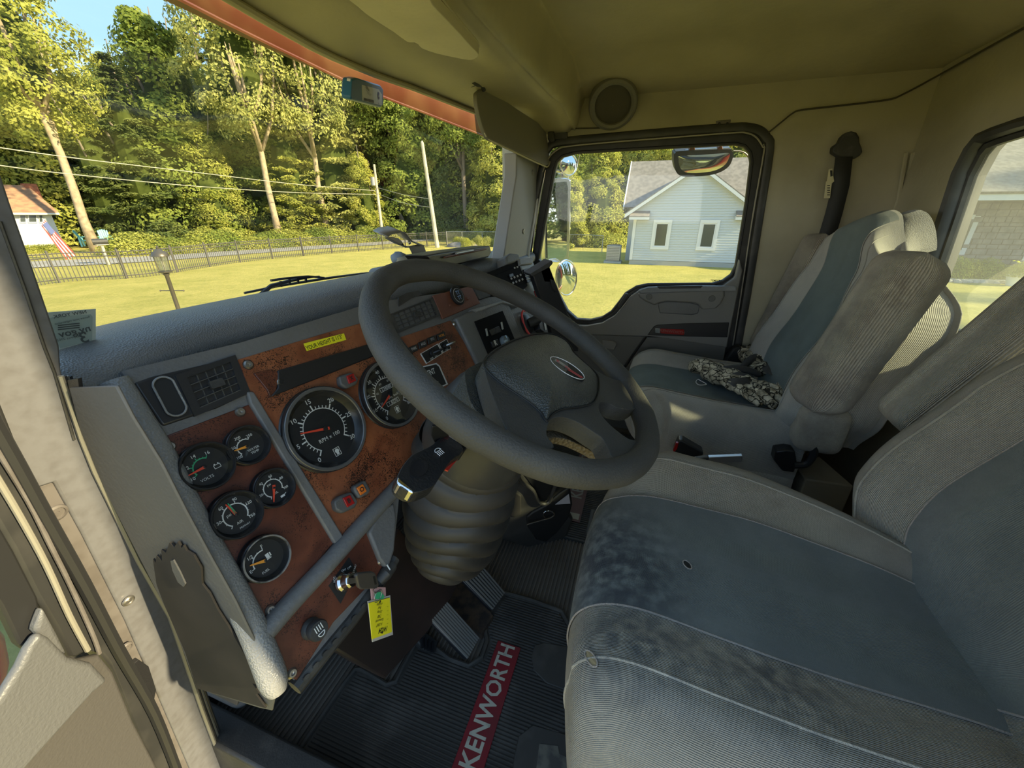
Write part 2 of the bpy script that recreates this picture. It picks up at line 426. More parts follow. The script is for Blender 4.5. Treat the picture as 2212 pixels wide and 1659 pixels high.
M['concrete'] = mat('concrete_footing', (0.33, 0.33, 0.31), 0.9, bump=(6, .2))

B().add([(-160, -160, G), (200, -160, G), (200, 200, G), (-160, 200, G)], [(0, 1, 2, 3)]).build('ground', 'lawn', kind='structure', label='sunlit yellow-green mown lawn around the truck')
# road: runs across behind the fence
rd = [at(p, D) for p, D in ((-160, 30.5), (60, 30.2), (165, 29.8), (330, 30), (500, 31.8), (650, 33.8), (800, 37.0), (900, 41), (1000, 47), (1120, 52))]
wd = [4.2, 4.2, 4.0, 3.9, 3.8, 3.8, 4.2, 5, 6, 7]
b = B(); n = len(rd)
near = [p + V((0, 0, .03)) for p in smoothpoly(rd, 4)]
far = []
for i, p in enumerate(near):
    d = (p - EYE); d.z = 0; far.append(p + d.normalized() * wd[min(i // 4, 9)])
b.add(near + far, [[i, i + 1, len(near) + i + 1, len(near) + i] for i in range(len(near) - 1)])
b.build('road', 'asphalt', kind='structure', label='pale asphalt road beyond the iron fence')

# ---- trees ----
def crown_mesh(kind, seed, n, card):
    """leaf cards in a crown; local z 0 at trunk base, height 20"""
    rr = random.Random(seed); vs = []; fs = []
    # clump centres on the crown envelope
    cl = []
    for i in range(120 if kind != 'conifer' else 170):
        if kind == 'broad':
            th = rr.uniform(0, 6.283); h = rr.uniform(0, 1) ** .9; z = 3.0 + 16.5 * h
            rad = 4.3 * math.sqrt(max(.06, 1 - (abs(h - .42) / .60) ** 2.2)) * rr.uniform(.55, 1.05); cr = rr.uniform(1.0, 1.9)
        elif kind == 'high':
            th = rr.uniform(0, 6.283); h = rr.uniform(0, 1); z = 9.0 + 11 * h
            rad = 4.0 * math.sqrt(max(.05, 1 - (abs(h - .5) / .55) ** 2)) * rr.uniform(.35, 1.1); cr = rr.uniform(.8, 1.6)
        elif kind == 'low':
            th = rr.uniform(0, 6.283); h = rr.uniform(0, 1) ** 1.2; z = .6 + 18.5 * h
            rad = 4.4 * (1 - h) ** .55 * rr.uniform(.6, 1.05); cr = rr.uniform(1.0, 1.8)
        else:
            th = rr.uniform(0, 6.283); h = rr.uniform(0, 1) ** 1.3; z = .5 + 19 * h
            rad = 3.7 * (1 - h) ** .85 * rr.uniform(.45, 1.05) + .1; cr = rr.uniform(.7, 1.2) * (1.15 - .6 * h)
        cl.append((V((math.cos(th) * rad, math.sin(th) * rad, z)), cr, V((math.cos(th), math.sin(th), .35)).normalized()))
    per = n // len(cl)
    for c, cr, out in cl:
        for k in range(per):
            d = V((rr.gauss(0, 1), rr.gauss(0, 1), rr.gauss(0, 1))).normalized()
            if d.dot(out) < -.25: d = -d
            q = c + V((d.x * cr, d.y * cr, d.z * cr * (.75 if kind != 'conifer' else .38))) * rr.uniform(.6, 1.0)
            nn = (d + out * .5 + V((rr.gauss(0, .5), rr.gauss(0, .5), rr.gauss(0, .5)))).normalized()
            t = nn.orthogonal().normalized(); t.rotate(Matrix.Rotation(rr.uniform(0, 6.28), 3, nn)); u = nn.cross(t)
            s = card * rr.uniform(.55, 1.25); i0 = len(vs)
            if kind == 'conifer':
                t = (V((d.x, d.y, -.25)).normalized() * .8 + t * .3); u = t.cross(nn).normalized() * .55
            vs += [q - t * s, q - u * s * .55 + nn * s * .12, q + t * s, q + u * s * .55 + nn * s * .12]
            fs.append((i0, i0 + 1, i0 + 2, i0 + 3))
    me = bpy.data.meshes.new('crown'); me.from_pydata([tuple(v) for v in vs], [], fs)
    return me
def trunk_mesh(h, r, fork, seed, lean=.3):
    rr = random.Random(seed); b = B()
    path = [V((rr.uniform(-.12, .12) * i * lean, rr.uniform(-.12, .12) * i * lean, h * i / 6)) for i in range(7)]
    b.tube(path, [r * (1.25 if i == 0 else 1) * (1 - .5 * i / 6) for i in range(7)], 8)
    if fork:
        for k in range(fork):
            a = rr.uniform(0, 6.283); st = path[rr.choice((3, 4, 4, 5))]; L = rr.uniform(4, 8)
            e = st + V((math.cos(a) * L * .33, math.sin(a) * L * .33, L))
            b.tube([st, st.lerp(e, .35) + V((math.cos(a) * .5, math.sin(a) * .5, 0)), st.lerp(e, .7) + V((math.cos(a) * .3, math.sin(a) * .3, 0)), e], [r * .55, r * .45, r * .33, r * .12], 6)
    me = bpy.data.meshes.new('trunk'); me.from_pydata([tuple(v) for v in b.v], [], b.f)
    me.polygons.foreach_set('use_smooth', [True] * len(me.polygons)); return me
CR = {'broad': [crown_mesh('broad', s, 20000, .185) for s in (1, 2)], 'high': [crown_mesh('high', s, 13000, .155) for s in (3, 4)],
      'low': [crown_mesh('low', s, 21000, .185) for s in (5, 6)], 'conifer': [crown_mesh('conifer', s, 19000, .26) for s in (7, 8)]}
TKM = {'plain': [trunk_mesh(17, .28, 3, 11), trunk_mesh(17, .26, 4, 12)], 'fork': [trunk_mesh(15, .34, 9, 13, .5), trunk_mesh(15, .30, 9, 14, .5)]}
_mats = {}
def with_mat(me, m):
    k = (me.name, m)
    if k not in _mats:
        q = me.copy(); q.materials.append(M[m]); _mats[k] = q
    return _mats[k]
CORE = {}
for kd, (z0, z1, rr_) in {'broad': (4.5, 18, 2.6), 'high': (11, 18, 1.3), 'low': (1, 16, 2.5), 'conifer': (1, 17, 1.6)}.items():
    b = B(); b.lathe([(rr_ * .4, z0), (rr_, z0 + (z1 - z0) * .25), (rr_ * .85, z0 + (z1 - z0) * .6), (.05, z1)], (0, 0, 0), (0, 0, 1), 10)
    me = bpy.data.meshes.new('core'); me.from_pydata([tuple(v) for v in b.v], [], b.f); me.materials.append(M['shade_leaf']); CORE[kd] = me  # solid dark core: inner shade painted in, sky between leaf cards blocked
NT = [0]
def tree(name, px, D, hgt, kind, leaf, label, group=None, bark='bark_dk', fork='plain', wid=1.0, loc=None):
    NT[0] += 1; k = NT[0]
    t = thing(name, label, 'tree', loc if loc is not None else at(px, D), group)
    s = hgt / 20
    t.scale = (s * wid, s * wid, s); t.rotation_euler = (0, 0, (k * 2.399) % 6.283)
    for nm, me in (('crown', with_mat(CR[kind][k % 2], leaf)), ('trunk', with_mat(TKM[fork][k % 2], bark)), ('shade_core', CORE[kind])):
        o = bpy.data.objects.new(nm, me); COL.objects.link(o); o.parent = t
    return t
TOP = [(-200, .33), (0, .31), (60, .29), (130, .225), (200, .215), (300, .205), (360, .235), (440, .285), (560, .35), (700, .40), (1400, .36)]
FG = 'trees in the forest wall behind the road'
kinds = [('broad', 'leaf_a', 'broadleaf'), ('conifer', 'leaf_c', 'conifer'), ('low', 'leaf_d', 'dense broadleaf'), ('broad', 'leaf_b', 'pale broadleaf'), ('low', 'leaf_a', 'bushy broadleaf'), ('conifer', 'leaf_c', 'conifer'), ('broad', 'leaf_d', 'deep green broadleaf')]
i = 0
for px in range(-260, 1460, 58):                     # back row
    D = 61 + rnd.uniform(-3, 4); kd = kinds[(i * 3 + 1) % 7]
    h = (lin(TOP, px) * D + 2.35) * rnd.uniform(.93, 1.0)
    tree('forest_tree', px + rnd.uniform(-14, 14), D, h, kd[0], kd[1], kd[2] + ' tree at the back of the forest wall beyond the road', FG + ', back row', wid=1.15)
    i += 1
for px in range(-230, 1440, 62):                     # middle row
    D = 53 + rnd.uniform(-2, 3); kd = kinds[(i * 2) % 7]
    h = (lin(TOP, px) * D + 2.35) * rnd.uniform(.72, .96)
    tree('forest_tree', px + rnd.uniform(-14, 14), D, h, kd[0], kd[1], kd[2] + ' tree in the middle depth of the forest wall beyond the road', FG + ', middle row', wid=1.1)
    i += 1
# front row, placed as seen
FR = [(-150, 50, 16.5, 'broad', 'leaf_b', 'pale yellow-green broadleaf tree crowding the frame edge above the cottage'),
      (110, 50, 15, 'low', 'leaf_a', 'bushy yellow-green tree just behind the leaning pale trunk'),
      (250, 47, 12, 'conifer', 'leaf_c', 'dark drooping conifer below the gap of blue sky'),
      (335, 46, 13.5, 'conifer', 'leaf_c', 'dark wide conifer behind the lamp post head'),
      (420, 48, 17, 'low', 'leaf_d', 'deep green maple filling the wall right of the dark conifers'),
      (470, 45, 9.5, 'low', 'leaf_a', 'small bushy maple left of the forked pale trunk'),
      (640, 46, 14, 'conifer', 'leaf_a', 'light green spruce right of the forked pale trunk'),
      (735, 47, 17, 'conifer', 'leaf_b', 'pale pointed spruce above the middle of the fence'),
      (790, 45, 8, 'low', 'leaf_y', 'low yellow-green bushy tree at the foot of the thin pole'),
      (890, 48, 16, 'low', 'leaf_d', 'deep green tree behind the tall pale pole'),
      (960, 47, 12, 'low', 'leaf_c', 'dark low tree just right of the tall pale pole'),
      (1015, 48, 17, 'broad', 'leaf_d', 'dim green tree left of the windshield post'),
      (1085, 42, 12, 'low', 'leaf_y', 'bright yellow-green tree beside the windshield post'),
      (1215, 40, 9, 'broad', 'leaf_d', 'dim tree seen through the outside mirrors'),
      (1292, 36, 8.6, 'low', 'leaf_y', 'bright yellow-green tree left of the white gabled house'),
      (1225, 33, 6.0, 'low', 'leaf_y', 'yellow-green bushy tree beside the upper round mirror'),
      (1420, 44, 11.5, 'broad', 'leaf_y', 'yellow-green crown above the left end of the house roof'),
      (1560, 46, 12, 'broad', 'leaf_y', 'yellow-green crown above the hanging door mirror'),
      (1500, 52, 12.5, 'conifer', 'leaf_c', 'dark conifer top between the crowns above the house roof'),
      (1660, 48, 12, 'broad', 'leaf_a', 'green crown behind the rear edge of the passenger door glass'),
      (2080, 46, 11, 'low', 'leaf_c', 'dark tree above the porch roof in the rear corner window'),
      (2170, 44, 12, 'broad', 'leaf_d', 'green tree above the porch roof at the frame edge'), (2300, 46, 12, 'low', 'leaf_d', 'green tree past the frame edge behind the porch roof')]
for px, D, h, kd, lf, lb in FR: tree('tree', px, D, h, kd, lf, lb, wid=1.15)
tree('pale_trunk_tree', 593, 43, 19, 'high', 'leaf_b', 'tall tree with a bare pale forked trunk rising behind the fence', bark='bark', fork='fork')
tree('pale_trunk_tree', 178, 40, 16, 'high', 'leaf_a', 'tree with a thick leaning pale trunk right of the cottage', bark='bark', fork='fork')
tree('pale_trunk_tree', 700, 45, 19, 'high', 'leaf_b', 'slim pale tree with several forked stems near the blue toll tag', bark='bark', fork='fork')
tree('pale_trunk_tree', 868, 47, 18, 'high', 'leaf_d', 'slim bare brown trunk between the two pale poles', bark='bark_dk', fork='fork')
tree('pale_trunk_tree', 1005, 45, 17, 'high', 'leaf_d', 'slim grey trunk right of the tall pale pole', bark='bark_dk', fork='fork')
for k, (x_, y_, h_, kd_, lf_) in enumerate(((9, -34, 15, 'low', 'leaf_d'), (15, -37, 17, 'conifer', 'leaf_c'), (21, -36, 16, 'low', 'leaf_c'), (4, -38, 17, 'low', 'leaf_d'), (27, -40, 16, 'broad', 'leaf_d'), (-3, -40, 15, 'low', 'leaf_d'))):
    tree('rear_tree', 0, 0, h_, kd_, lf_, 'tree of the wood behind the truck, shown only in the outside mirrors', 'trees reflected in the outside mirrors', loc=V((x_, y_, G)))
for k, (px, D) in enumerate(((-420, 50), (-560, 48))): tree('forest_tree', px, D, 16, 'low', 'leaf_a', 'broadleaf tree at the edge of the wood past the driver side', 'trees past the frame edge')

# ---- undergrowth ----
def bush_mesh(seed, n):
    rr = random.Random(seed); vs = []; fs = []
    for k in range(n):
        a = rr.uniform(0, 6.283); e = rr.uniform(0, 1); r = rr.uniform(.6, 1)
        q = V((math.cos(a) * math.sqrt(1 - e * e) * r, math.sin(a) * math.sqrt(1 - e * e) * r, e * r))
        nn = (q + V((rr.gauss(0, .4), rr.gauss(0, .4), rr.gauss(0, .4)))).normalized(); t = nn.orthogonal().normalized(); u = nn.cross(t); s = rr.uniform(.022, .05); i0 = len(vs)
        vs += [q - t * s, q - u * s * .6, q + t * s, q + u * s * .6]; fs.append((i0, i0 + 1, i0 + 2, i0 + 3))
    me = bpy.data.meshes.new('foliage'); me.from_pydata([tuple(v) for v in vs], [], fs); return me
BM_ = [bush_mesh(s, 5200) for s in (21, 22, 23)]
def bush(px, D, sz, leaf, label, group=None, name='shrub', loc=None):
    NT[0] += 1
    o = bpy.data.objects.new(name, with_mat(BM_[NT[0] % 3], leaf)); COL.objects.link(o)
    o.location = loc if loc is not None else at(px, D); o.scale = sz; o.rotation_euler = (0, 0, NT[0] * 1.7); tag(o, label, 'shrub', group); return o
for k, px in enumerate(range(262, 1330, 28)):
    dd = lin([(215, 35.5), (500, 36.5), (800, 42.5), (900, 47), (1000, 42), (1330, 33)], px)
    bush(px, dd + rnd.uniform(0, 1.2), (1.9, 1.9, rnd.uniform(.8, 1.5)), ('leaf_y', 'leaf_a', 'leaf_y', 'leaf_d')[k % 4], 'low leafy shrub in the undergrowth along the foot of the forest', 'undergrowth shrubs at the foot of the forest')

# ---- iron picket fence ----
fl = [gz(-40, 628), gz(60, 620), gz(165, 607), gz(325, 597), gz(519, 567), gz(700, 549), gz(860, 537), gz(965, 530)]
FH = 1.05
fp = smoothpoly(fl, 8)
cum = [0]
for a, c in zip(fp, fp[1:]): cum.append(cum[-1] + (c - a).length)
def along(s):
    for i in range(len(fp) - 1):
        if s <= cum[i + 1]: return fp[i].lerp(fp[i + 1], (s - cum[i]) / (cum[i + 1] - cum[i]))
    return fp[-1]
t = thing('iron_fence', 'black iron picket fence with flat rails running along the lawn before the road', 'fence', along(0))
L = cum[-1]; npost = int(L / 2.0)
pm = B().box((0, 0, FH / 2 + .04), (.055, .055, FH + .08)).lathe([(.001, FH + .12), (.035, FH + .08)], (0, 0, 0), (0, 0, 1), 6)
po0 = pm.build('post', 'iron')
km = B().box((0, 0, FH / 2), (.02, .02, FH)).lathe([(.001, FH + .05), (.016, FH)], (0, 0, 0), (0, 0, 1), 4)
pk0 = km.build('picket', 'iron')
def put(proto, loc, first):
    o = proto if first else proto.copy()
    if not first: COL.objects.link(o)
    o.parent = t; o.matrix_parent_inverse = Matrix.Translation(-t.location); o.location = loc
for i in range(npost + 1): put(po0, along(L * i / npost), i == 0)
# pickets: the nearest 290 singly, the rest as one
step = .12; N = int(L / step); order = sorted(range(N), key=lambda k: (along(k * step) - EYE).length)
single = set(order[:290]); first = True; b = B()
for k in range(N):
    p = along(k * step)
    if k in single: put(pk0, p, first); first = False
    else: b.box(p + V((0, 0, FH / 2)), (.02, .02, FH))
b.build('distant_pickets', 'iron', t, kind='stuff')
for z in (.12, FH - .16, FH - .02):
    B().tube([p + V((0, 0, z)) for p in fp], .018, 4).build('rail', 'iron', t)
# ---- chain-link fence to the right of it ----
cl = smoothpoly([gz(966, 530), gz(1020, 530), gz(1090, 531), gz(1160, 535), gz(1300, 545)], 6)
t = thing('chain_link_fence', 'grey chain-link fence with thin posts right of the iron fence', 'fence', cl[0])
for i in range(0, len(cl), 4): B().tube([cl[i], cl[i] + V((0, 0, 1.1))], .03, 6).build('post', 'galv', t)
B().tube([p + V((0, 0, 1.08)) for p in cl], .02, 5).build('top_rail', 'galv', t)
b = B()
for i in range(len(cl) - 1):
    for j in range(8):
        a = cl[i].lerp(cl[i + 1], j / 8); c = cl[i].lerp(cl[i + 1], (j + 1) / 8)
        b.tube([a + V((0, 0, .02)), c + V((0, 0, 1.06))], .004, 3, caps=False); b.tube([c + V((0, 0, .02)), a + V((0, 0, 1.06))], .004, 3, caps=False)
b.build('wire_mesh', 'galv', t, kind='stuff')

# ---- poles and wires ----
M['polewood'] = mat('bleached_pole_wood', (0.62, 0.54, 0.40), 0.85, var=(2, (0.50, 0.42, 0.30), .4, .6))
p1 = gz(945, 535); t1 = H(912, 308, (p1, dirpx(930)))
t = thing('utility_pole', 'tall bleached wooden pole standing at the corner of the iron fence', 'pole', p1)
B().tube([p1, t1], [.17, .11], 10).build('shaft', 'polewood', t)
B().tube([t1, t1 + V((0, 0, .12))], [.11, .02], 8).build('worn_tip', 'polewood', t)
p2 = gz(828, 521); t2 = H(808, 355, (p2, dirpx(820)))
t = thing('utility_pole', 'thin bleached utility pole with a small transformer box beyond the road', 'pole', p2)
B().tube([p2, t2], [.15, .10], 10).build('shaft', 'polewood', t)
bx = H(810, 392, (p2, dirpx(820)))
B().tube([bx + V((-.15, .1, -.35)), bx + V((-.15, .1, .35))], .22, 12).build('transformer', 'galv', t)
p3 = gz(1174, 574); t3 = H(1178, 330, (p3, dirpx(1176)))
t = thing('utility_pole', 'thin brown pole beside the long outside mirror', 'pole', p3)
B().tube([p3, t3], [.09, .07], 8).build('shaft', 'bark', t)
M['wire'] = mat('grey_cable', (0.45, 0.42, 0.33), 0.6)
def wire(pts, label):
    o = B().tube(smoothpoly(pts, 8), .022, 5).build('overhead_wire', 'wire'); tag(o, label, 'cable', 'overhead wires beyond the fence')
wire([at(-60, 30, 3.9), H(150, 340, (at(150, 33), dirpx(150))), H(420, 372, (at(420, 38), dirpx(420))), H(640, 398, (at(640, 42), dirpx(640))), H(812, 412, (p2, dirpx(820)))], 'upper overhead wire sagging towards the thin pole')
wire([H(-40, 352, (at(-40, 28), dirpx(-40))), H(150, 376, (at(150, 32), dirpx(150))), H(420, 402, (at(420, 38), dirpx(420))), H(640, 416, (at(640, 42), dirpx(640))), H(812, 420, (p2, dirpx(820)))], 'thick lower overhead wire crossing the leaning pale trunk')
wire([H(815, 405, (p2, dirpx(820))), H(870, 420, (at(870, 38), dirpx(870))), H(930, 430, (p1, dirpx(930)))], 'short overhead wire from the thin pole to the tall pole')
wire([H(815, 418, (p2, dirpx(820))), H(870, 438, (at(870, 38), dirpx(870))), H(932, 448, (p1, dirpx(930)))], 'lower short overhead wire between the two pale poles')

# ---- lamp post on the lawn ----
lp = EYE + V((math.cos(R(59.2)), math.sin(R(59.2)), 0)) * 9.4; lp.z = G
t = thing('lamp_post', 'dark metal lamp post with a glass lantern head standing on the lawn', 'lamp', lp)
M['lampmetal'] = mat('bronze_lamp_metal', (0.11, 0.095, 0.075), 0.4, 0.5)
M['lampglass'] = glass_mat('lantern_glass', (0.85, 0.82, 0.70), 0.06, haze=.25)
B().lathe([(.06, 0), (.055, .05), (.036, .08), (.032, 1.36), (.045, 1.38), (.045, 1.40), (.02, 1.41)], lp, (0, 0, 1), 14).build('post', 'lampmetal', t)
x = RT * 1.0
B().tube([lp + x * -.20 + V((0, 0, 1.10)), lp + x * .20 + V((0, 0, 1.10))], .009, 8).lathe([(.001, -.02), (.018, 0), (.001, .02)], lp + x * -.21 + V((0, 0, 1.10)), x, 8).lathe([(.001, -.02), (.018, 0), (.001, .02)], lp + x * .21 + V((0, 0, 1.10)), x, 8).build('ladder_rest', 'lampmetal', t)
hx = lp + V((0, 0, 1.40))
B().lathe([(.02, 0), (.10, .02), (.105, .04), (.07, .05)], hx, (0, 0, 1), 8).build('lantern_base', 'lampmetal', t)
B().lathe([(.085, .05), (.105, .30)], hx, (0, 0, 1), 6).build('lantern_glass', 'lampglass', t)
for k in range(6):
    a = 2 * math.pi * k / 6
    B().tube([hx + V((.088 * math.cos(a), .088 * math.sin(a), .05)), hx + V((.108 * math.cos(a), .108 * math.sin(a), .30))], .006, 5).build('lantern_bar', 'lampmetal', t)
B().lathe([(.13, .29), (.13, .31), (.10, .36), (.04, .40), (.02, .42), (.025, .44), (.001, .47)], hx, (0, 0, 1), 12).build('lantern_cap', 'lampmetal', t)
B().lathe([(.012, .05), (.014, .20), (.001, .24)], hx, (0, 0, 1), 8).build('bulb', 'white', t)

# ---- white gabled house, passenger side ----
HX = 22.0
t = thing('house', 'white clapboard house with a front gable and two windows', 'house', (HX + 4, -3, G))
y0, y1 = .88, -4.35; ym = (y0 + y1) / 2; ze = 1.18; za = 2.98; zb = -1.12
B().add([(HX + .12, y0, G), (HX + .12, y1, G), (HX + .12, y1, ze), (HX + .12, ym, za), (HX + .12, y0, ze), (HX + 6, y0, G), (HX + 6, y0, ze), (HX + 6, ym, za)], [(0, 1, 2, 3, 4), (0, 4, 6, 5)]).build('gable_wall', 'siding', t)
b = B(); z = zb
while z < za - .06:
    z2 = z + .115
    def yr(zz):
        if zz <= ze: return (y0, y1)
        f = (zz - ze) / (za - ze); return (y0 + (ym - y0) * f, y1 + (ym - y1) * f)
    (a, c), (a2, c2) = yr(z), yr(min(z2, za))
    b.add([(HX - .012, a, z), (HX - .012, c, z), (HX + .012, c2, z2), (HX + .012, a2, z2), (HX + .02, a, z), (HX + .02, c, z)], [(0, 1, 2, 3), (0, 4, 5, 1)])
    z = z2
b.build('lap_siding', 'siding', t, kind='stuff')
b = B(); z = zb
while z < ze - .02:
    b.add([(HX, y0 + .012, z), (HX + 6, y0 + .012, z), (HX + 6, y0 - .01, z + .115), (HX, y0 - .01, z + .115)], [(0, 1, 2, 3)]); z += .115
b.build('side_lap_siding', 'siding', t, kind='stuff')
B().box((HX + 3, (y0 + y1) / 2, (G + zb) / 2 - .02), (6.02, y0 - y1, zb - G)).build('footing', 'concrete', t)
B().box((HX - .01, y0 - .06, (zb + ze) / 2), (.07, .14, ze - zb)).build('corner_board', 'trimw', t)
# rake boards and wing roof
def rake(ya, yb, nm):
    d = V((0, yb - ya, za - ze)); ov = d.normalized() * .55; up = V((0, 0, .17))
    a = V((HX - .30, ya, ze)) - ov; c = V((HX - .30, yb, za))
    B().prism([a, c, c + up, a + up], (.08, 0, 0)).build('rake_board', 'trimw', t)
    B().prism([a + up, c + up, c + up + V((0, 0, .05)), a + up + V((0, 0, .05))], (6.5, 0, 0)).build('roof_plane', 'shingle', t)
    B().prism([a, c, c + V((0, 0, .01)), a + V((0, 0, .01))], (.34, 0, 0)).build('soffit', 'trimw', t)
rake(y0, ym, 'l'); rake(y1, ym, 'r')
for yy, s in ((y0 + .10, -1), (y1 - .10, 1)):           # eave returns
    B().box((HX - .20, yy + s * .35, ze - .30), (.30, .95, .16)).build('eave_return', 'trimw', t)
    B().prism([V((HX - .36, yy + s * .82, ze - .22)), V((HX - .36, yy - s * .12, ze - .22)), V((HX - .02, yy - s * .12, ze + .02)), V((HX - .02, yy + s * .82, ze + .02))], (0, 0, -.03)).build('return_roof', 'shingle', t)
def hwin(yc, zc, w, h, x=HX, cur=True):
    P = (V((x, yc, zc)), V((-1, 0, 0)), V((0, -1, 0)), V((0, 0, 1)))
    b = B(); o = on(P, [(-w / 2 - .12, -h / 2 - .12), (w / 2 + .12, -h / 2 - .12), (w / 2 + .12, h / 2 + .14), (-w / 2 - .12, h / 2 + .14)], .06); i = on(P, [(-w / 2, -h / 2), (w / 2, -h / 2), (w / 2, h / 2), (-w / 2, h / 2)], .06)
    b.ring(i, o); b.ring(o, [p - P[1] * .08 for p in o]); b.ring(i, [p - P[1] * .06 for p in i])
    f = b.build('window', 'trimw', t)
    B().flat(on(P, [(-w / 2, -h / 2), (w / 2, -h / 2), (w / 2, h / 2), (-w / 2, h / 2)], .015)).build('pane', 'win_dark', f)
    B().ring(on(P, [(-w / 2 + .06, -h / 2 + .06), (w / 2 - .06, -h / 2 + .06), (w / 2 - .06, h / 2 - .06), (-w / 2 + .06, h / 2 - .06)], .03), on(P, [(-w / 2, -h / 2), (w / 2, -h / 2), (w / 2, h / 2), (-w / 2, h / 2)], .03)).build('sash', 'trimw', f)
hwin(-.50, .10, .62, 1.12); hwin(-2.62, .10, .62, 1.12)
# main body behind the wing
zr = 3.72; ye = 1.55
B().prism([(HX + 1.6, ye, 1.35), (HX + 4.2, ye, zr), (HX + 4.2, ye, zr + .08), (HX + 1.5, ye, 1.40)], (0, -6.5 - ye, 0)).build('main_roof', 'shingle', t)
B().prism([(HX + 1.55, ye + .02, 1.28), (HX + 4.2, ye + .02, zr - .05), (HX + 4.2, ye + .02, zr + .10), (HX + 1.45, ye + .02, 1.42)], (0, -.06, 0)).build('rake_board', 'trimw', t)
B().prism([(HX + 1.9, ye - .35, G), (HX + 1.9, ye - .35, 1.4), (HX + 4.2, ye - .35, zr - .1), (HX + 7, ye - .35, 1.4), (HX + 7, ye - .35, G)], (0, -8, 0)).build('main_wall', 'siding', t)
# porch wing seen through the rear corner window
PX_, yy0, yy1 = 22.5, -9.0, -24.0
t = thing('porch_house', 'stone-fronted house wing with a porch roof seen through the rear corner window', 'house', (PX_ + 3, -15, G))
B().box((PX_ + .1, (yy0 + yy1) / 2, .1), (.2, yy0 - yy1, 2.9)).build('stone_wall', 'stone', t)
st = B()
rs = random.Random(5)
zz = G + .1
while zz < 1.3:
    hh = rs.uniform(.12, .26); y = -12.5
    while y > -19.5:
        w = rs.uniform(.18, .5); st.box((PX_ - .03 + rs.uniform(-.02, .02), y - w / 2, zz + hh / 2), (.1, w - .02, hh - .02)); y -= w
    zz += hh
st.build('field_stones', 'stone', t, bevel=.01, seg=1, kind='stuff')
B().box((PX_ - 1.6, (yy0 + yy1) / 2, 1.62), (.12, yy0 - yy1, .22)).build('fascia', 'trimw', t)
B().prism([(PX_ - 1.7, yy0, 1.72), (PX_ + 3.2, yy0, 4.0), (PX_ + 3.2, yy0, 4.1), (PX_ - 1.75, yy0, 1.80)], (0, yy1 - yy0, 0)).build('porch_roof', 'shingle', t)
B().box((PX_ - .8, (yy0 + yy1) / 2, 1.60), (1.6, yy0 - yy1, .04)).build('porch_ceiling', 'trimw', t)
for yc, w in ((-12.2, 1.0), (-15.1, 1.0)):
    P = (V((PX_ - .04, yc, -.05)), V((-1, 0, 0)), V((0, -1, 0)), V((0, 0, 1)))
    f = B().box((PX_ - .05, yc, -.05), (.06, w, 2.15)).build('door', 'trimw', t)
    B().box((PX_ - .09, yc, .25), (.02, w - .35, 1.2)).build('pane', 'win_dark', f)
B().box((PX_ - 1.5, -14, G + .06), (2.4, 12, .12)).build('patio_slab', 'concrete', t)
for k in range(9): bush(0, 0, (.55, .55, rs.uniform(.5, .85)), ('leaf_d', 'leaf_a')[k % 2], 'green garden shrub in the bed before the stone porch', 'shrubs in the porch flower bed', loc=(PX_ - 1.9 - rs.uniform(0, .4), -11.4 - k * .52, G + .1))
for k in range(26):
    o = B().lathe([(.12, -.05), (.13, .02), (.09, .09), (.001, .12)], (0, 0, 0), (0, 0, 1), 7).build('edging_stone', 'stone_lt')
    o.location = (PX_ - 2.65 + rs.uniform(-.15, .15), -10.9 - k * .2, G + .03); o.rotation_euler = (0, 0, k); o.scale = (rs.uniform(.6, 1.1), rs.uniform(.7, 1.3), rs.uniform(.5, .9)); tag(o, 'rounded pale edging stone along the porch flower bed', 'stone', 'edging stones of the porch bed')
pp = V((PX_ - 3.1, -12.75, G))
t = thing('flower_pot', 'white tapered flower pot with yellow-flowered plant beside the porch bed', 'planter', pp)
B().lathe([(.001, 0), (.20, 0), (.30, .38), (.32, .40), (.28, .40), (.26, .34), (.001, .33)], pp, (0, 0, 1), 18).build('pot', 'white', t)
o = bush(0, 0, (.42, .42, .5), 'leaf_a', None, loc=(0, 0, 0), name='plant'); o.parent = t; o.location = (0, 0, .33)

if 'category' in o: del o['category']
b = B()
for k in range(5): b.lathe([(.001, .03), (.05, .01), (.001, -.01)], pp + V((rs.uniform(-.2, .2), rs.uniform(-.25, .25), .75 + rs.uniform(0, .12))), (0, 0, 1), 6)
b.build('blossoms', 'yellow', t)
# air conditioner by the house corner
ac = gz(1330, 570); ac = V((22.6, 1.75, G))
t = thing('air_conditioner', 'grey outdoor air conditioner unit on a pad beside the house corner', 'appliance', ac)
B().box(ac + V((0, 0, .05)), (.9, .9, .1)).build('pad', 'concrete', t)
B().box(ac + V((0, 0, .50)), (.72, .72, .78)).build('cabinet', 'galv', t, bevel=.03)
for k in range(9): B().box(ac + V((-.365, 0, .18 + k * .08)), (.012, .62, .02)).build('louvre', 'iron', t)
B().lathe([(.30, 0), (.30, .03), (.05, .05), (.001, .05)], ac + V((0, 0, .89)), (0, 0, 1), 16).build('fan_guard', 'iron', t)
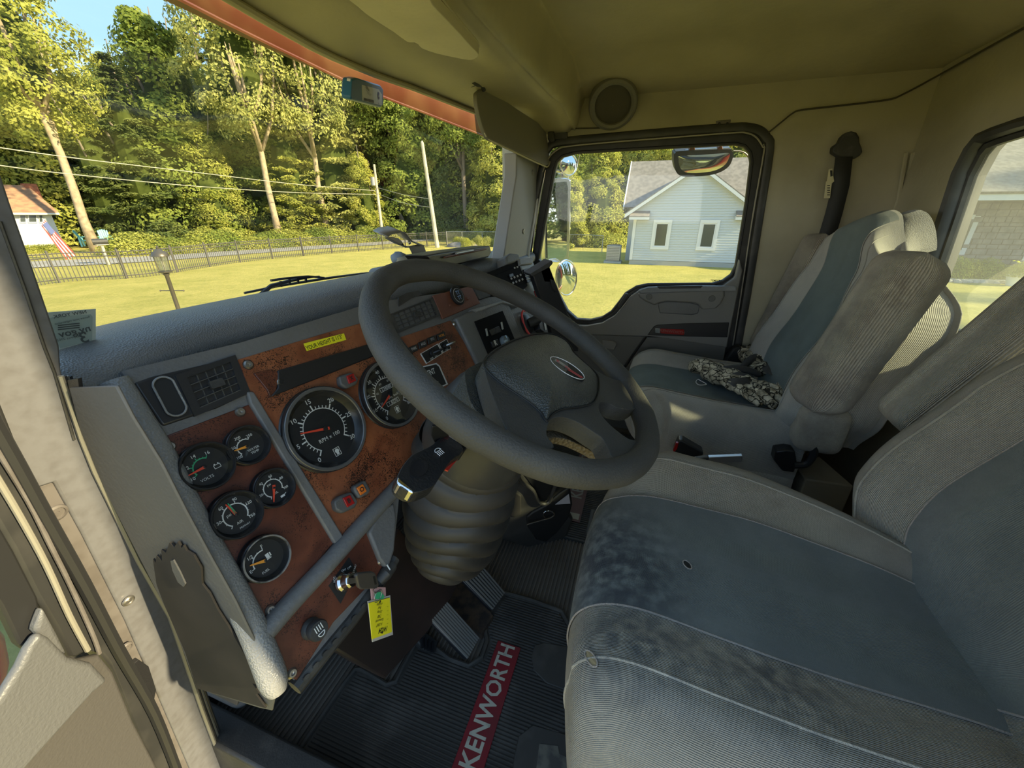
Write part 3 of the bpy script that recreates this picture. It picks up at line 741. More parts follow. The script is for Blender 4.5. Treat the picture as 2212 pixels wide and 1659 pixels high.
# boulder and weeds by the chain-link fence
bo = gz(1000, 533); b = B()
b.grid(lambda u, v: bo + V((math.cos(u * 6.283) * math.sin(v * math.pi * .5) * 1.0, math.sin(u * 6.283) * math.sin(v * math.pi * .5) * 1.4, math.cos(v * math.pi * .5) * .42)) * 1.0 + V((0, 0, 0)), 14, 7, closeu=True)
tag(b.build('boulder', 'stone', smooth=180), 'low grey boulder in the weeds by the chain-link fence', 'rock')
for k in range(12):
    px = 985 + k * 9.5; bush(px, 33.5 + rnd.uniform(-.6, .8), (.5, .5, rnd.uniform(.55, 1.05)), ('leaf_y', 'leaf_b')[k % 2], 'tall pale weed clump before the chain-link fence', 'weeds along the chain-link fence', name='weed_clump')
# ---- cottage across the road ----
D0 = 44
cp = (at(70, D0), dirpx(70)); cr_ = V((dirpx(70).y, -dirpx(70).x, 0)); dd = dirpx(70)
t = thing('cottage', 'white cottage with orange-brown roof and brick chimney across the road', 'house', at(60, D0 + 3))
def cpx(x, y, d=0): return H(x, y, (cp[0] + dd * d, cp[1]))
wl, wr = cpx(-45, 460), cpx(110, 462)
zt = wr.z; z0_ = G + .3
B().prism([V((wl.x, wl.y, G)), V((wr.x, wr.y, G)), V((wr.x, wr.y, zt)), V((wl.x, wl.y, zt))], dd * 5).build('wall', 'siding', t)
e0 = V((wl.x, wl.y, zt)) - dd * .4 - cr_ * .2; e1 = V((wr.x, wr.y, zt)) - dd * .4 + cr_ * .4
rg = 1.75
B().prism([e0, e1, e1 + dd * 3 + V((0, 0, rg)) - cr_ * .9, e0 + dd * 3 + V((0, 0, rg))], V((0, 0, .12))).build('roof', 'shingle_o', t)
B().prism([e1 + V((0, 0, .05)), e1 + dd * 5.6 + V((0, 0, .05)), e1 + dd * 3 + V((0, 0, rg + .1)) - cr_ * .9], cr_ * -.1).build('roof_end', 'shingle_o', t)
ch = cpx(72, 422, 2.6)
B().box((ch.x, ch.y, ch.z), (.6, .6, 1.5)).build('chimney', mat('red_brick', (.36, .13, .08), .9, var=(6, (.26, .10, .06), .4, .6)), t)
B().tube([e0, e1], .07, 6).build('gutter', 'trimw', t)
for a, c in ((42, 56), (60, 80), (84, 92)):
    P = cpx(a, 463, -.03), cpx(c, 463, -.03), cpx(c + 1, 481, -.03), cpx(a + 1, 481, -.03)
    f = B().prism([p for p in P], dd * -.04).build('window', 'trimw', t)
    cen = sum(P, V()) / 4
    B().prism([cen + (p - cen) * .78 - dd * .05 for p in P], dd * -.01).build('pane', 'win_dark', f)
for k in range(3): bush(0, 0, (.9, .9, .55), ('leaf_y', 'leaf_a', 'leaf_y')[k], 'low yellow-green shrub at the foot of the cottage wall', 'shrubs before the cottage', loc=V((cpx(52 + k * 26, 508, -1.2).x, cpx(52 + k * 26, 508, -1.2).y, G)))
# flag on a slanted pole
fb = gz(140, 560); ft = H(92, 486, (fb, dirpx(120)))
M['flagred'] = mat('flag_red', (.45, .06, .05), .8)
M['flagblue'] = mat('flag_blue', (.10, .13, .30), .8)
t = thing('flag', 'red and white striped flag drooping from a leaning pole by the cottage', 'flag', fb)
fbase = V((fb.x, fb.y, G)) + cr_ * .6
b = B(); B().tube([H(88, 484, (fb, dd)), H(150, 566, (fb, dd)) ], .03, 6).build('flagpole', 'white', t)
for k in range(7):
    def fn(u, v, k=k):
        x = 92 + 62 * u + (k - 3) * 2.2 * (.4 + u) ; y = 482 + 76 * u - (k - 3) * 1.6
        q = H(x + v * 2.2, y - v * 1.6, (fb - dd * (.25 + .12 * math.sin(u * 9 + k * .4)), dd)); return q
    B().grid(fn, 14, 2).build('stripe', 'flagred' if k % 2 == 0 else 'white', t)
B().grid(lambda u, v: H(93 + 18 * u + v * 8, 480 + 22 * u - v * 6 + 5, (fb - dd * .42, dd)), 5, 3).build('canton', 'flagblue', t)
# mailbox
mb = gz(236, 572)
t = thing('mailbox', 'dark mailbox on a pale wooden post beside the road', 'mailbox', mb)
B().box(mb + V((0, 0, .5)), (.1, .1, 1.0)).build('post', 'polewood', t)
P = V((0, 0, 1.12))
B().tube([mb + P - cr_ * .28, mb + P + cr_ * .28], .14, 10, squash=(1, 1.1)).build('box', 'black_dusty', t)
B().box(mb + V((0, 0, .98)) , (.5, .3, .03)).build('shelf', 'polewood', t)
# two lawn chairs
M['teal'] = mat('teal_lawn_chair_paint', (.20, .50, .50), .5)
for px, py, lb in ((166, 521, 'pale blue lawn chair turned sideways left of the thick pale trunk'), (209, 521, 'teal lawn chair facing the road right of the thick pale trunk')):
    c = H(px, py, pl_z(G)) ; c = at(px, 41.5, G + .35)
    t = thing('lawn_chair', lb, 'chair', c, 'lawn chairs by the pale trunk'); a = 0 if px > 190 else 1.3
    q = Matrix.Rotation(a, 3, 'Z'); fx, fy = q @ cr_, q @ (-dd)
    rot = Matrix((fx, fy, V((0, 0, 1)))).transposed()
    B().box(c + V((0, 0, .38)), (.55, .55, .04), rot).build('seat', 'teal', t)
    for k in range(5):
        B().prism([c + fx * (-.26 + k * .105) - fy * .25 + V((0, 0, .36)), c + fx * (-.17 + k * .105) - fy * .25 + V((0, 0, .36)), c + fx * (-.18 + k * .11) - fy * .5 + V((0, 0, 1.02 + .06 * math.sin(k * .78))), c + fx * (-.28 + k * .115) - fy * .5 + V((0, 0, 1.0 + .06 * math.sin(k * .78)))], fy * .03).build('slat', 'teal', t)
    for s in (-1, 1):
        B().box(c + fx * .32 * s + fy * .05 + V((0, 0, .62)), (.12, .65, .03), rot).build('armrest', 'teal', t)
        B().box(c + fx * .32 * s + fy * .28 + V((0, 0, .3)), (.05, .09, .62), rot).build('leg', 'teal', t)
        B().box(c + fx * .30 * s - fy * .3 + V((0, 0, .28)), (.05, .09, .56), rot).build('leg', 'teal', t)
# =====================================================================
# truck cab shell
# =====================================================================
from mathutils.geometry import tessellate_polygon
def plate(outer, holes, vec, bb=None):
    """flat plate with holes, extruded by vec"""
    bb = bb or B(); loops = [list(map(V, outer))] + [list(map(V, h)) for h in holes]
    tri = tessellate_polygon(loops); al = [p for l in loops for p in l]; vec = V(vec); n = len(al)
    bb.add(al + [p + vec for p in al], [tuple(t) for t in tri] + [tuple(n + i for i in reversed(t)) for t in tri])
    for l in loops: bb.add(l + [p + vec for p in l], [[i, (i + 1) % len(l), len(l) + (i + 1) % len(l), len(l) + i] for i in range(len(l))])
    return bb
def hpts(pix, P, off=0.0): return [H(x, y, P, off) for x, y in pix]
XR, XL, YR, XC = 1.85, 0.20, -0.80, 1.03
PXR = pl_x(XR)

# floor
M['floor'] = mat('ribbed_rubber_floor', (0.15, 0.128, 0.105), 0.8, var=(5, (0.20, 0.17, 0.14), .4, .7))
B().box(((XL + XR) / 2, -.05, -.015), (XR - XL + .1, 1.7, .03)).build('floor', 'floor', kind='structure', label='dark ribbed rubber cab floor covering')
b = B()
y = .78
while y > -.2:
    b.box((1.0, y, .003), (1.56, .006, .006)); y -= .0115
fl = [o for o in bpy.data.objects if o.name == 'floor'][0]
b.build('floor_ribs', 'floor', fl, bevel=.0015, seg=1, kind='stuff')
# firewall
B().box(((XL + XR) / 2, .80, .35), (XR - XL + .1, .03, .85)).build('wall_front', 'black_dusty', kind='structure')

# right wall with door opening
op = [(1185, 321), (1203, 309), (1260, 302), (1321, 297), (1450, 286), (1580, 277), (1615, 277), (1640, 284), (1655, 300), (1661, 324), (1640, 462), (1612, 640), (1593, 746)]
opw = hpts(op, PXR)
opw += [V((XR, -.45, .06)), V((XR, .50, .06))] + hpts([(1142, 548), (1173, 358)], PXR)
outer = [V((XR, .66, -.02)), V((XR, -.82, -.02)), V((XR, -.82, 1.47)), V((XR, .66, 1.47))]
plate(outer, [opw], (.05, 0, 0)).build('wall_right', 'wallvinyl', kind='structure')
# rear wall with two corner windows
PYR = pl_y(YR)
rw = hpts([(2212, 276), (2156, 294), (2126, 306), (2108, 327), (2081, 379), (2051, 469), (2018, 566), (1996, 623), (1989, 662), (1990, 686), (1999, 701), (2033, 716)], PYR)
rw = [V((1.14, YR, rw[0].z + .0))] + rw + [V((1.14, YR, rw[-1].z))]
rw = [p for p in rw]
lw_ = [V((2 * XC - p.x, p.y, p.z)) for p in rw]
plate([V((XL - .04, YR, -.02)), V((XR + .05, YR, -.02)), V((XR + .05, YR, 1.50)), V((XL - .04, YR, 1.50))], [rw, lw_], (0, -.05, 0)).build('wall_rear', 'wallvinyl', kind='structure')
for nm, loop, lb in (('window_1', rw, 'rear corner window on the passenger side in a thick black rubber seal'), ('window_2', lw_, 'rear corner window on the driver side')):
    c = sum(loop, V()) / len(loop)
    e = thing(nm, lb, 'window', c, kind='structure'); e.pop('category', None) if hasattr(e, 'pop') else None
    B().flat([p + V((0, -.03, 0)) for p in loop]).build('glass', 'glass_rear', e)
    B().ring([p + V((0, .004, 0)) for p in loop], [p + V((0, -.048, 0)) for p in loop]).build('seal_liner', 'seal', e, solid=.006)
    lp2 = [V((c.x + (p.x - c.x) * 1.04, YR + .006, c.z + (p.z - c.z) * 1.04)) for p in loop]
    B().tube([p for p in lp2], .021, 8, closed=True, squash=(1, .7)).tube([V((c.x + (p.x - c.x) * .97, YR - .012, c.z + (p.z - c.z) * .97)) for p in loop], .012, 6, closed=True).build('rubber_seal', 'seal', e)
P = frame(H(2005, 670, PYR), 0, 0)
b = B()
text_on(b, 'TEMPERED', (P[0], V((0, 1, 0)), V((1, 0, 0)), V((0, 0, 1))), H(2020, 664, (V((0, YR - .026, 0)), V((0, 1, 0)))), .016, mirror=True, bold=.02)
for k in range(4): text_on(b, 'DOT AS2 M2', (P[0], V((0, 1, 0)), V((1, 0, 0)), V((0, 0, 1))), H(2020 - k, 672 + k * 5, (V((0, YR - .026, 0)), V((0, 1, 0)))), .007, mirror=True)
b.build('glass_marking', 'ink', bpy.data.objects['window_1'])
# driver side wall behind and above the door opening (off to the side of the view)
plate([V((XL, .56, 1.30)), V((XL, -.26, 1.28)), V((XL, -.33, 1.22)), V((XL, -.37, .8)), V((XL, -.42, .06)), V((XL, -.42, -.02)), V((XL, -.82, -.02)), V((XL, -.82, 1.47)), V((XL, .60, 1.42))], [], (-.05, 0, 0)).build('wall_left', 'wallvinyl', kind='structure')
# crease ribs in the rear corner
b = B()
for px in (1958, 1972):
    b.tube([H(px, 330, pl_x(1.84)), H(px - 26, 480, pl_x(1.84)), H(px - 45, 600, pl_x(1.84))], .006, 6)
b.build('trim_2', 'wallvinyl', kind='structure')

# ceiling
YH = [(.1, .50), (.2, .60), (.40, .66), (.587, .709), (.76, .73), (.893, .741), (1.05, .725), (1.196, .695), (1.58, .640), (1.75, .58), (1.9, .50)]
def ceil_z(x, y):
    side = interp([(.18, .075), (.50, 0.0), (1.60, 0.0), (1.88, .075)], x)
    rear = interp([(-.82, .07), (-.62, 0)], y)
    z = 1.50 - max(side, rear)
    yy = y - .03 * math.cos((x - 1.03) * 1.6)
    st = interp([(.312, 0), (.338, .145), (.60, .153), (.74, .160)], yy)
    st *= interp([(1.5, 1), (1.88, .78)], x)
    dip = -.020 * math.exp(-((yy - .46) / .05) ** 2) * interp([(1.1, 1), (1.4, .2)], x) + .0 * yy - .012 * math.exp(-((yy - .350) / .012) ** 2)
    return z - st - dip
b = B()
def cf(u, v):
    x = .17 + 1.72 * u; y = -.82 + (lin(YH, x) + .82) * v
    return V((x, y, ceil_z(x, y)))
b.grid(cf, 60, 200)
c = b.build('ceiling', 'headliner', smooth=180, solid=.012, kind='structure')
# seam welt between wall and headliner
M['seam'] = mat('headliner_seam', (.07, .06, .04), .8)
sp = [H(x, y, pl_x(1.842)) for x, y in ((1652, 293), (1690, 262), (1712, 245), (1730, 238), (1800, 230), (1870, 222), (1925, 214))]
sp += [H(x, y, pl_x(1.842)) for x, y in ((1950, 204), (1985, 186), (2012, 171))]
sp += [H(x, y, pl_y(-.792)) for x, y in ((2050, 150), (2130, 105), (2212, 60), (2300, 14))]
B().tube(smoothpoly(sp, 4), .003, 6).build('trim_1', 'seam', kind='structure')
B().tube(smoothpoly([H(x, y, pl_x(1.838)) for x, y in ((1190, 285), (1240, 278), (1300, 276), (1335, 268))], 4), .0025, 6).build('trim_3', 'seam', kind='structure')

# windshield glass
def wsf(u, v):
    x = .19 + 1.67 * u; yh = lin(YH, x); yb = yh + .13
    return V((x, yb + (yh - yb) * v, .70 + (ceil_z(x, yh) - .02 - .70) * v))
e = thing('window_3', 'wide clear windshield above the dashboard', None, (1.03, .8, .75), kind='structure')
B().grid(wsf, 24, 6).build('glass', 'glass_clear', e, smooth=180)
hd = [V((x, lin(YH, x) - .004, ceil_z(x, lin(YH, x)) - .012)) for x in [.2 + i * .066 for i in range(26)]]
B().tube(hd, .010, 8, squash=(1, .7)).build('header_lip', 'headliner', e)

# exterior red sun visor of the truck above the windshield
t = thing('exterior_sun_visor', 'faded red metal sun visor outside along the top of the windshield', 'sun visor', (1.0, .95, 1.35))
lowp = smoothpoly([H(x, y, pl_y(v)) for x, y, v in ((250, -70, .74), (380, -5, .80), (500, 56, .84), (640, 124, .86), (780, 190, .86), (920, 245, .83), (1049, 295, .77), (1090, 310, .72))], 4)
upp = [p + V((0, .012, .12)) for p in lowp]
b = B(); n = len(lowp)
b.add(lowp + upp + [p + V((0, .22, -.03)) for p in upp], [[i, i + 1, n + i + 1, n + i] for i in range(n - 1)] + [[n + i, n + i + 1, 2 * n + i + 1, 2 * n + i] for i in range(n - 1)])
b.build('visor_panel', 'maroon', t, solid=.003)
B().tube(lowp, .004, 6).build('edge_bead', 'maroon', t)

# right windshield pillar trim
PA = pl_y(.50)
pp_ = [(1116, 330), (1150, 335), (1182, 345), (1176, 368), (1160, 450), (1141, 560), (1088, 560), (1097, 500), (1108, 430), (1116, 380)]
t = slab_b(pp_, PA, .05).build('trim_4', 'wallvinyl', kind='structure', bevel=.004)
t.data.materials[0] = M['vinyl_lt'] if False else mat('pillar_trim_grey', (.30, .295, .28), .5, bump=(120, .15))
for x, y in ((1151, 372), (1131, 500)):
    c = H(x, y, PA, .002)
    B().lathe([(.0, .004), (.0035, .004), (.004, .002), (.009, .002), (.010, 0)], c, (0, -1, 0), 16).build('screw', 'steel', t)
B().tube([H(1172, 358, PA, .006), H(1141, 560, PA, .006)], .004, 6).build('edge_welt', 'white', t)

# ---- passenger door ----
d = thing('door_1', 'closed passenger door with notched window and dark grey moulded panel', None, (XR, 0, .06), kind='structure')
PD = pl_x(XR)
win = [(1197, 370), (1203, 350), (1215, 338), (1245, 330), (1420, 320), (1588, 311), (1608, 316), (1620, 330), (1623, 350), (1612, 440), (1590, 575), (1580, 594), (1562, 607), (1540, 613), (1400, 614), (1375, 619), (1352, 633), (1338, 652), (1322, 672), (1300, 686), (1275, 692), (1245, 690), (1225, 672), (1200, 625), (1185, 590), (1163, 560)]
PDw = pl_x(XR + .012)
outd = hpts([(1191, 330), (1206, 318), (1262, 311), (1450, 295), (1580, 286), (1612, 286), (1635, 293), (1648, 308), (1653, 326), (1632, 462), (1604, 640), (1585, 746)], PDw) + [V((XR + .012, -.43, .07)), V((XR + .012, .49, .07))] + hpts([(1150, 548), (1180, 358)], PDw)
winw = hpts(win, PDw)
plate(outd, [winw], (.04, 0, 0)).build('door_frame', 'seal', d)
B().tube([p + V((-.006, 0, 0)) for p in winw], .006, 6, closed=True).build('glass_seal', 'rubber', d)
B().flat([p + V((.022, 0, 0)) for p in winw]).build('glass', 'glass_door', d)
M['goldline'] = mat('pale_edge_trim', (.32, .30, .25), .4, .3)
edge = hpts([(1172, 372), (1185, 342), (1203, 324), (1228, 316), (1321, 307), (1450, 297), (1580, 287), (1612, 287), (1634, 297), (1648, 318), (1650, 330), (1627, 462), (1600, 640), (1583, 746)], PXR, .012)
B().tube(smoothpoly(edge, 4), .0028, 6).build('edge_bead', 'goldline', d)
ow = smoothpoly([p + V((-.004, 0, 0)) for p in opw], 3, closed=True)
B().tube(ow, .013, 8, closed=True, squash=(.8, 1.25)).build('weatherstrip', 'seal', d)
# lower door skins
P1 = pl_x(XR - .03)
up = [(1225, 702), (1268, 704), (1300, 698), (1328, 682), (1347, 660), (1362, 640), (1385, 625), (1420, 621), (1560, 620), (1588, 600), (1598, 560), (1604, 585), (1570, 752), (1400, 727), (1225, 722)]
slab_b(up, P1, .05).build('upper_panel', 'door_grey', d, bevel=.006, seg=3)
lo = [(1225, 722), (1394, 727), (1390, 731), (1345, 795), (1180, 880), (1150, 720)]
slab_b(lo, P1, .03, -.002).build('front_lower_panel', 'door_dark', d, bevel=.003)
lo = [(1398, 728), (1571, 735), (1552, 840), (1340, 850), (1352, 795)]
slab_b(lo, P1, .03, -.002).build('rear_lower_panel', 'door_dark', d, bevel=.003)
slab_b([(1180, 880), (1345, 795), (1352, 795), (1552, 840), (1545, 1100), (1150, 1100)], P1, .03, -.006).build('kick_panel', 'door_dark', d)
st = [(1399, 724), (1406, 714), (1413, 705), (1421, 702), (1480, 699), (1575, 697), (1571, 729), (1480, 727)]
sp_ = slab_b(st, P1, .012, .006).build('trim_strip', 'black', d, bevel=.002)
# top ledge with slot and pull handle
led = [(1378, 628), (1400, 621), (1500, 618), (1590, 619), (1592, 628), (1480, 631), (1382, 634)]
slab_b(led, P1, .03, .016).build('ledge', 'vinyl_lt', d, bevel=.004)
slab_b([(1419, 618.5), (1518, 617.5), (1514, 623), (1424, 624)], P1, .01, .017).build('ledge_slot', 'black_dusty', d, bevel=.002)
hn = [(1378, 633), (1565, 626), (1566, 640), (1558, 656), (1546, 667), (1515, 668), (1508, 657), (1490, 654), (1440, 651), (1424, 655), (1414, 660), (1395, 652), (1380, 642)]
slab_b(hn, P1, .03, .014).build('pull_handle', 'door_grey', d, bevel=.007, seg=3)
slab_b([(1420, 655), (1440, 651), (1490, 653), (1512, 659), (1508, 678), (1495, 681), (1425, 677)], P1, .012, .003).build('handle_pocket', 'vinyl', d, bevel=.005, seg=3)
for x, y in ((1402, 641), (1538, 645)):
    B().lathe([(0, .002), (.012, .002), (.013, 0)], H(x, y, P1, .015), (-1, 0, 0), 16).build('screw_cap', 'door_dark', d)
slab_b([(1300, 735), (1325, 737), (1333, 742), (1326, 757), (1300, 752)], P1, .02, .012).build('latch_cover', 'door_grey', d, bevel=.004)
# vent flap by the window corner
slab_b([(1334, 662), (1351, 634), (1358, 636), (1340, 668)], P1, .02, .012).build('window_switch', 'black_dusty', d, bevel=.003)
# badge
bd = thing('door_badge', 'small red name badge with chrome end on the passenger door strip', 'badge', H(1448, 715, P1))
PB = (H(1448, 715, P1, .008), V((-1, 0, 0)), V((0, -1, 0)), V((0, 0, 1)))
bp_ = hpts([(1427, 710), (1478, 712), (1477, 724), (1427, 720)], P1, .010)
B().prism(bp_, (.004, 0, 0)).build('badge_plate', mat('badge_red', (.30, .015, .012), .25), bd, bevel=.001)
bp_ = hpts([(1415, 709), (1426, 709.5), (1426, 720), (1415, 719)], P1, .011)
B().prism(bp_, (.005, 0, 0)).build('badge_emblem', 'chrome', bd, bevel=.001)
b = B(); text_on(b, 'KENWORTH', PB, H(1452, 716.6, P1, .0112), .0165, bold=.02, rot=-1.5, sx=1.1)
b.build('lettering', mat('badge_letter', (.42, .13, .11), .25, .4), bd)
b = B(); text_on(b, 'TEMPERED', PB, H(1549, 606.5, pl_x(XR + .033)), .011, bold=.02)
b.build('glass_marking', 'ink', d)

# visor hook and clip above the door
t = thing('visor_clip', 'small metal clip plate above the passenger window', 'clip', H(1561, 270, PXR))
PU = (V((XR, 0, 0)), V((-1, 0, 0)), V((0, -1, 0)), V((0, 0, 1)))
slab_b([(1547, 261), (1579, 258), (1577, 274), (1546, 277)], PXR, .004, .006).build('plate', 'alu_dk', t, bevel=.001)
slab_b([(1557, 275), (1567, 274), (1565, 288), (1559, 288)], PXR, .006, .010).build('prong', 'goldline', t, bevel=.002)
for x in (1554, 1571): B().lathe([(0, .003), (.004, .002), (.005, 0)], H(x, 267, PXR, .006), (-1, 0, 0), 10).build('rivet', 'black', t)

# ---- ceiling speaker ----
sc_ = H(1324, 227, pl_x(1.80)); sn = V((-.80, -.12, -.58)).normalized()
t = thing('ceiling_speaker', 'round grey speaker grille above the front of the passenger window', 'speaker', sc_)
M['grille'] = mat('speaker_cloth', (.12, .11, .085), .9, bump=(900, .5, 'voronoi'))
B().lathe([(.090, -.03), (.090, 0), (.086, .008), (.077, .011), (.068, .006), (.066, -.002)], sc_, sn, 40).build('trim_ring', mat('speaker_ring', (.19, .18, .145), .5), t)
B().lathe([(.068, -.004), (.04, .003), (.001, .005)], sc_, sn, 40).build('grille', 'grille', t, smooth=180)

# ---- driver side door jamb ----
JP = frame((XL, .49, 1.016), 0, -9.5)
e = thing('door_2', 'open driver door jamb of pale painted aluminium with large bolt heads', None, (XL, .6, .05), kind='structure')
j1 = [(-60, 240), (4, 380), (25, 443), (76, 588), (106, 676), (129, 745), (133, 800), (175, 950), (205, 1023), (299, 1215), (367, 1335), (436, 1535), (500, 1700), (425, 1700), (410, 1659), (342, 1501), (273, 1343), (179, 1155), (117, 1042), (60, 1061), (0, 984), (-60, 900)]
slab_b(j1, JP, .035).build('jamb_face', 'alu', e, bevel=.002)
j2 = [(60, 1058), (117, 1040), (179, 1155), (273, 1343), (342, 1501), (430, 1700), (395, 1700), (376, 1659), (333, 1540), (256, 1403), (184, 1266), (98, 1121)]
slab_b(j2, JP, .02, -.004).build('hinge_channel', 'alu_dk', e, bevel=.001)
gl = [(0, 478), (53, 623), (96, 750), (118, 805), (160, 950)]
B().tube([H(x, y, JP, .001) for x, y in gl], .0012, 6).build('groove_line', 'black_dusty', e)
for k, (o1, m_) in enumerate(((0, 'goldline'), (6, 'black_dusty'), (11, 'goldline'), (18, 'seal'))):
    pth = [(131, 812), (175, 945), (205, 1019), (299, 1212), (367, 1332), (436, 1532), (495, 1690)]
    B().tube([H(x + o1, y, JP, .004 - .003 * k) for x, y in pth], [.0022, .0022, .0024, .0026, .0028, .003, .003], 6).build('edge_bead', m_, e)
def bolt(px, py, r, m_, off=.001):
    c = H(px, py, JP, off)
    B().lathe([(r * 1.05, 0), (r, .002), (r * .75, .003), (r * .7, .0015), (r * .3, .0015), (r * .25, .003), (0, .003)], c, JP[1], 20).build('bolt_head', m_, e)
bolt(120, 1108, .0088, 'alu_dk', .003); bolt(277, 1297, .0062, 'steel', .002); bolt(272, 1398, .0066, 'alu_dk', .002); bolt(189, 1277, .004, 'alu_dk', .002)
slab_b([(280, 1440), (300, 1425), (322, 1440), (338, 1490), (330, 1530), (310, 1520), (292, 1480)], JP, .01, .003).build('door_check_hole', 'black', e, bevel=.001)
slab_b([(418, 1465), (432, 1462), (520, 1492), (512, 1524), (430, 1485)], pl_x(.235), .004).build('sill_bracket', 'alu_dk', e)

# ---- open driver door ----
t = thing('driver_door', 'open driver door at the frame edge with black window frame and grey panel', 'door', (.1, .55, .1))
DP = frame((XL - .03, .50, .9), 12, -7)
blk = [(-60, 700), (0, 860), (60, 1010), (110, 1110), (184, 1262), (256, 1400), (333, 1538), (395, 1690), (350, 1690), (290, 1560), (245, 1448), (215, 1412), (190, 1405), (165, 1420), (148, 1418), (120, 1360), (80, 1290), (30, 1190), (-60, 1040)]
slab_b(blk, DP, .02, .002).build('window_frame', 'seal', t, bevel=.003)
for k, pth in enumerate(([(-20, 1010), (40, 1110), (100, 1220), (150, 1330), (190, 1405)], [(-20, 950), (60, 1080), (110, 1180), (150, 1260), (200, 1370), (215, 1412)], [(-20, 905), (40, 1010), (98, 1115), (184, 1266), (256, 1403), (333, 1540), (385, 1670)])):
    B().tube(smoothpoly([H(x, y, DP, .006) for x, y in pth], 4), [.0025, .002, .0058][k], 8).build('seal_lip', ['goldline', 'alu_dk', 'rubber'][k], t)
gl2 = [(-80, 1040), (30, 1192), (80, 1292), (95, 1365), (60, 1405), (30, 1480), (-80, 1560)]
slab_b(gl2, DP, .004, -.012).build('glass', 'glass_door', t)
slab_b([(-80, 1000), (30, 1188), (82, 1290), (97, 1365), (60, 1405), (42, 1392), (0, 1305), (-80, 1190)], DP, .01, .001).build('window_seal', 'rubber', t, bevel=.002)
pan = [(44, 1440), (60, 1405), (95, 1362), (148, 1418), (170, 1424), (215, 1414), (245, 1450), (290, 1560), (372, 1720), (-80, 1720), (-80, 1560), (0, 1510)]
def door_pad(u, v):
    a = smoothpoly([(0, 0, 0)], 1) if False else None
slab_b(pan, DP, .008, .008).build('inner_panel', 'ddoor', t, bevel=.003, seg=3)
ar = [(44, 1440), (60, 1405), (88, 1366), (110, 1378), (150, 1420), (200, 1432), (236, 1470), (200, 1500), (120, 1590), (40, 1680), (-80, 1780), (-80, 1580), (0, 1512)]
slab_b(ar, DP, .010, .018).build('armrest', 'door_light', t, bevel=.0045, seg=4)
slab_b([(80, 1352), (95, 1312), (124, 1366), (148, 1415), (118, 1402), (78, 1362)], DP, .01, .012).build('corner_cap', 'door_light', t, bevel=.003)
# red fender seen through the door glass
t = thing('truck_fender', 'bright red painted truck fender seen through the open driver door glass', 'fender', (0, .9, .6))
FP = frame((0, .95, .8), 15, 0)
fb_ = [(-140, 1200), (-40, 1290), (30, 1370), (40, 1420), (20, 1520), (-40, 1600), (-140, 1620)]
slab_b(fb_, FP, .25).build('panel', 'red_paint', t, bevel=.03, seg=4)
# =====================================================================
# dashboard
# =====================================================================
MP = frame((.408, .434, .70), -9, 25)
def mp(u, v, off=0.0): return MP[0] + MP[2] * u + MP[3] * v + MP[1] * off
dash = thing('dashboard', 'wrap-around grey vinyl dashboard with worn burl wood panels below the windshield', 'dashboard', (1.0, .6, .3))
# backing body
slab_b([(262, 802), (520, 740), (800, 655), (1010, 625), (1110, 585), (1180, 700), (1160, 860), (1060, 900), (900, 1050), (862, 1075), (850, 1190), (830, 1228), (640, 1476), (600, 1420), (400, 1020)], MP, .03, -.002).build('dash_body', 'vinyl', dash)
# top pad
ST = [(.188, .545, .858), (.215, .562, .864), (.30, .588, .870), (.44, .602, .870), (.60, .580, .874), (.74, .550, .878), (.90, .530, .880), (1.04, .500, .880), (1.16, .460, .880), (1.20, .43, .876)]
stx = smoothpoly(ST, 5)
prof = [(.30, -.050), (.18, -.022), (.08, -.004), (.02, 0), (-.015, -.006), (-.034, -.020), (-.042, -.040), (-.036, -.062), (-.012, -.074), (.04, -.072)]
b = B()
def padf(u, v):
    i = u * (len(stx) - 1); p = stx[min(int(round(i)), len(stx) - 1)]
    j = v * (len(prof) - 1); a = prof[int(round(j))]
    k = 1.0 if 0 < round(i) < len(stx) - 1 else .8
    dx = .35 * (p.x - .55) if p.x > .6 else 0
    dirv = V((max(0, (p.x - .6)) * .9, 1, 0)).normalized()
    back = max(0, min(a[0], .86 - p.y) if a[0] > 0 else a[0]) if a[0] > 0 else a[0]
    ri = round(i); es = [.45, .72, .90, 1][min(3, ri)]
    off = V((0, 0, 0)) + dirv * back + V((0, 0, a[1])); mid_ = V((0, 0, -.034)); return p + mid_ + V((off.x * es, off.y if a[0] > 0 else off.y * es, (off.z + .034) * es))
b.grid(padf, len(stx), len(prof))
n = len(prof)
b.f.append(list(range(n))); b.mi.append(0); b.f.append([(len(stx) - 1) * n + i for i in reversed(range(n))]); b.mi.append(0)
b.build('top_pad', 'pad', dash, smooth=60, sub=1)
# passenger side top and face, forward and lower
b = B()
b.box((1.45, .67, .82), (.76, .36, .05)); b.box((1.45, .60, .62), (.74, .22, .36)); b.box((.80, .70, .80), (1.15, .24, .06)); b.box((1.0, .70, .45), (1.5, .12, .7))
b.build('passenger_side_body', 'vinyl', dash, bevel=.02, seg=4)
# burl panels
slab_b([(512, 777), (700, 720), (846, 679), (862, 729), (973, 692), (1030, 782), (1062, 862), (905, 1050), (862, 1062), (735, 1165), (545, 862)], MP, .004).build('main_wood_panel', 'burl', dash, bevel=.0012)
slab_b([(352, 944), (548, 870), (722, 1172), (578, 1345), (560, 1330)], MP, .004).build('side_wood_panel', 'burl_dk', dash, bevel=.0012, label='darker red burl wood panel with five small gauges')
slab_b([(582, 1376), (640, 1312), (700, 1246), (770, 1170), (812, 1130), (834, 1212), (815, 1245), (720, 1345), (642, 1470), (628, 1462)], MP, .004, .001).build('lower_wood_panel', 'burl_dk', dash, bevel=.0012, label='dark red lower wood panel with the ignition lock')
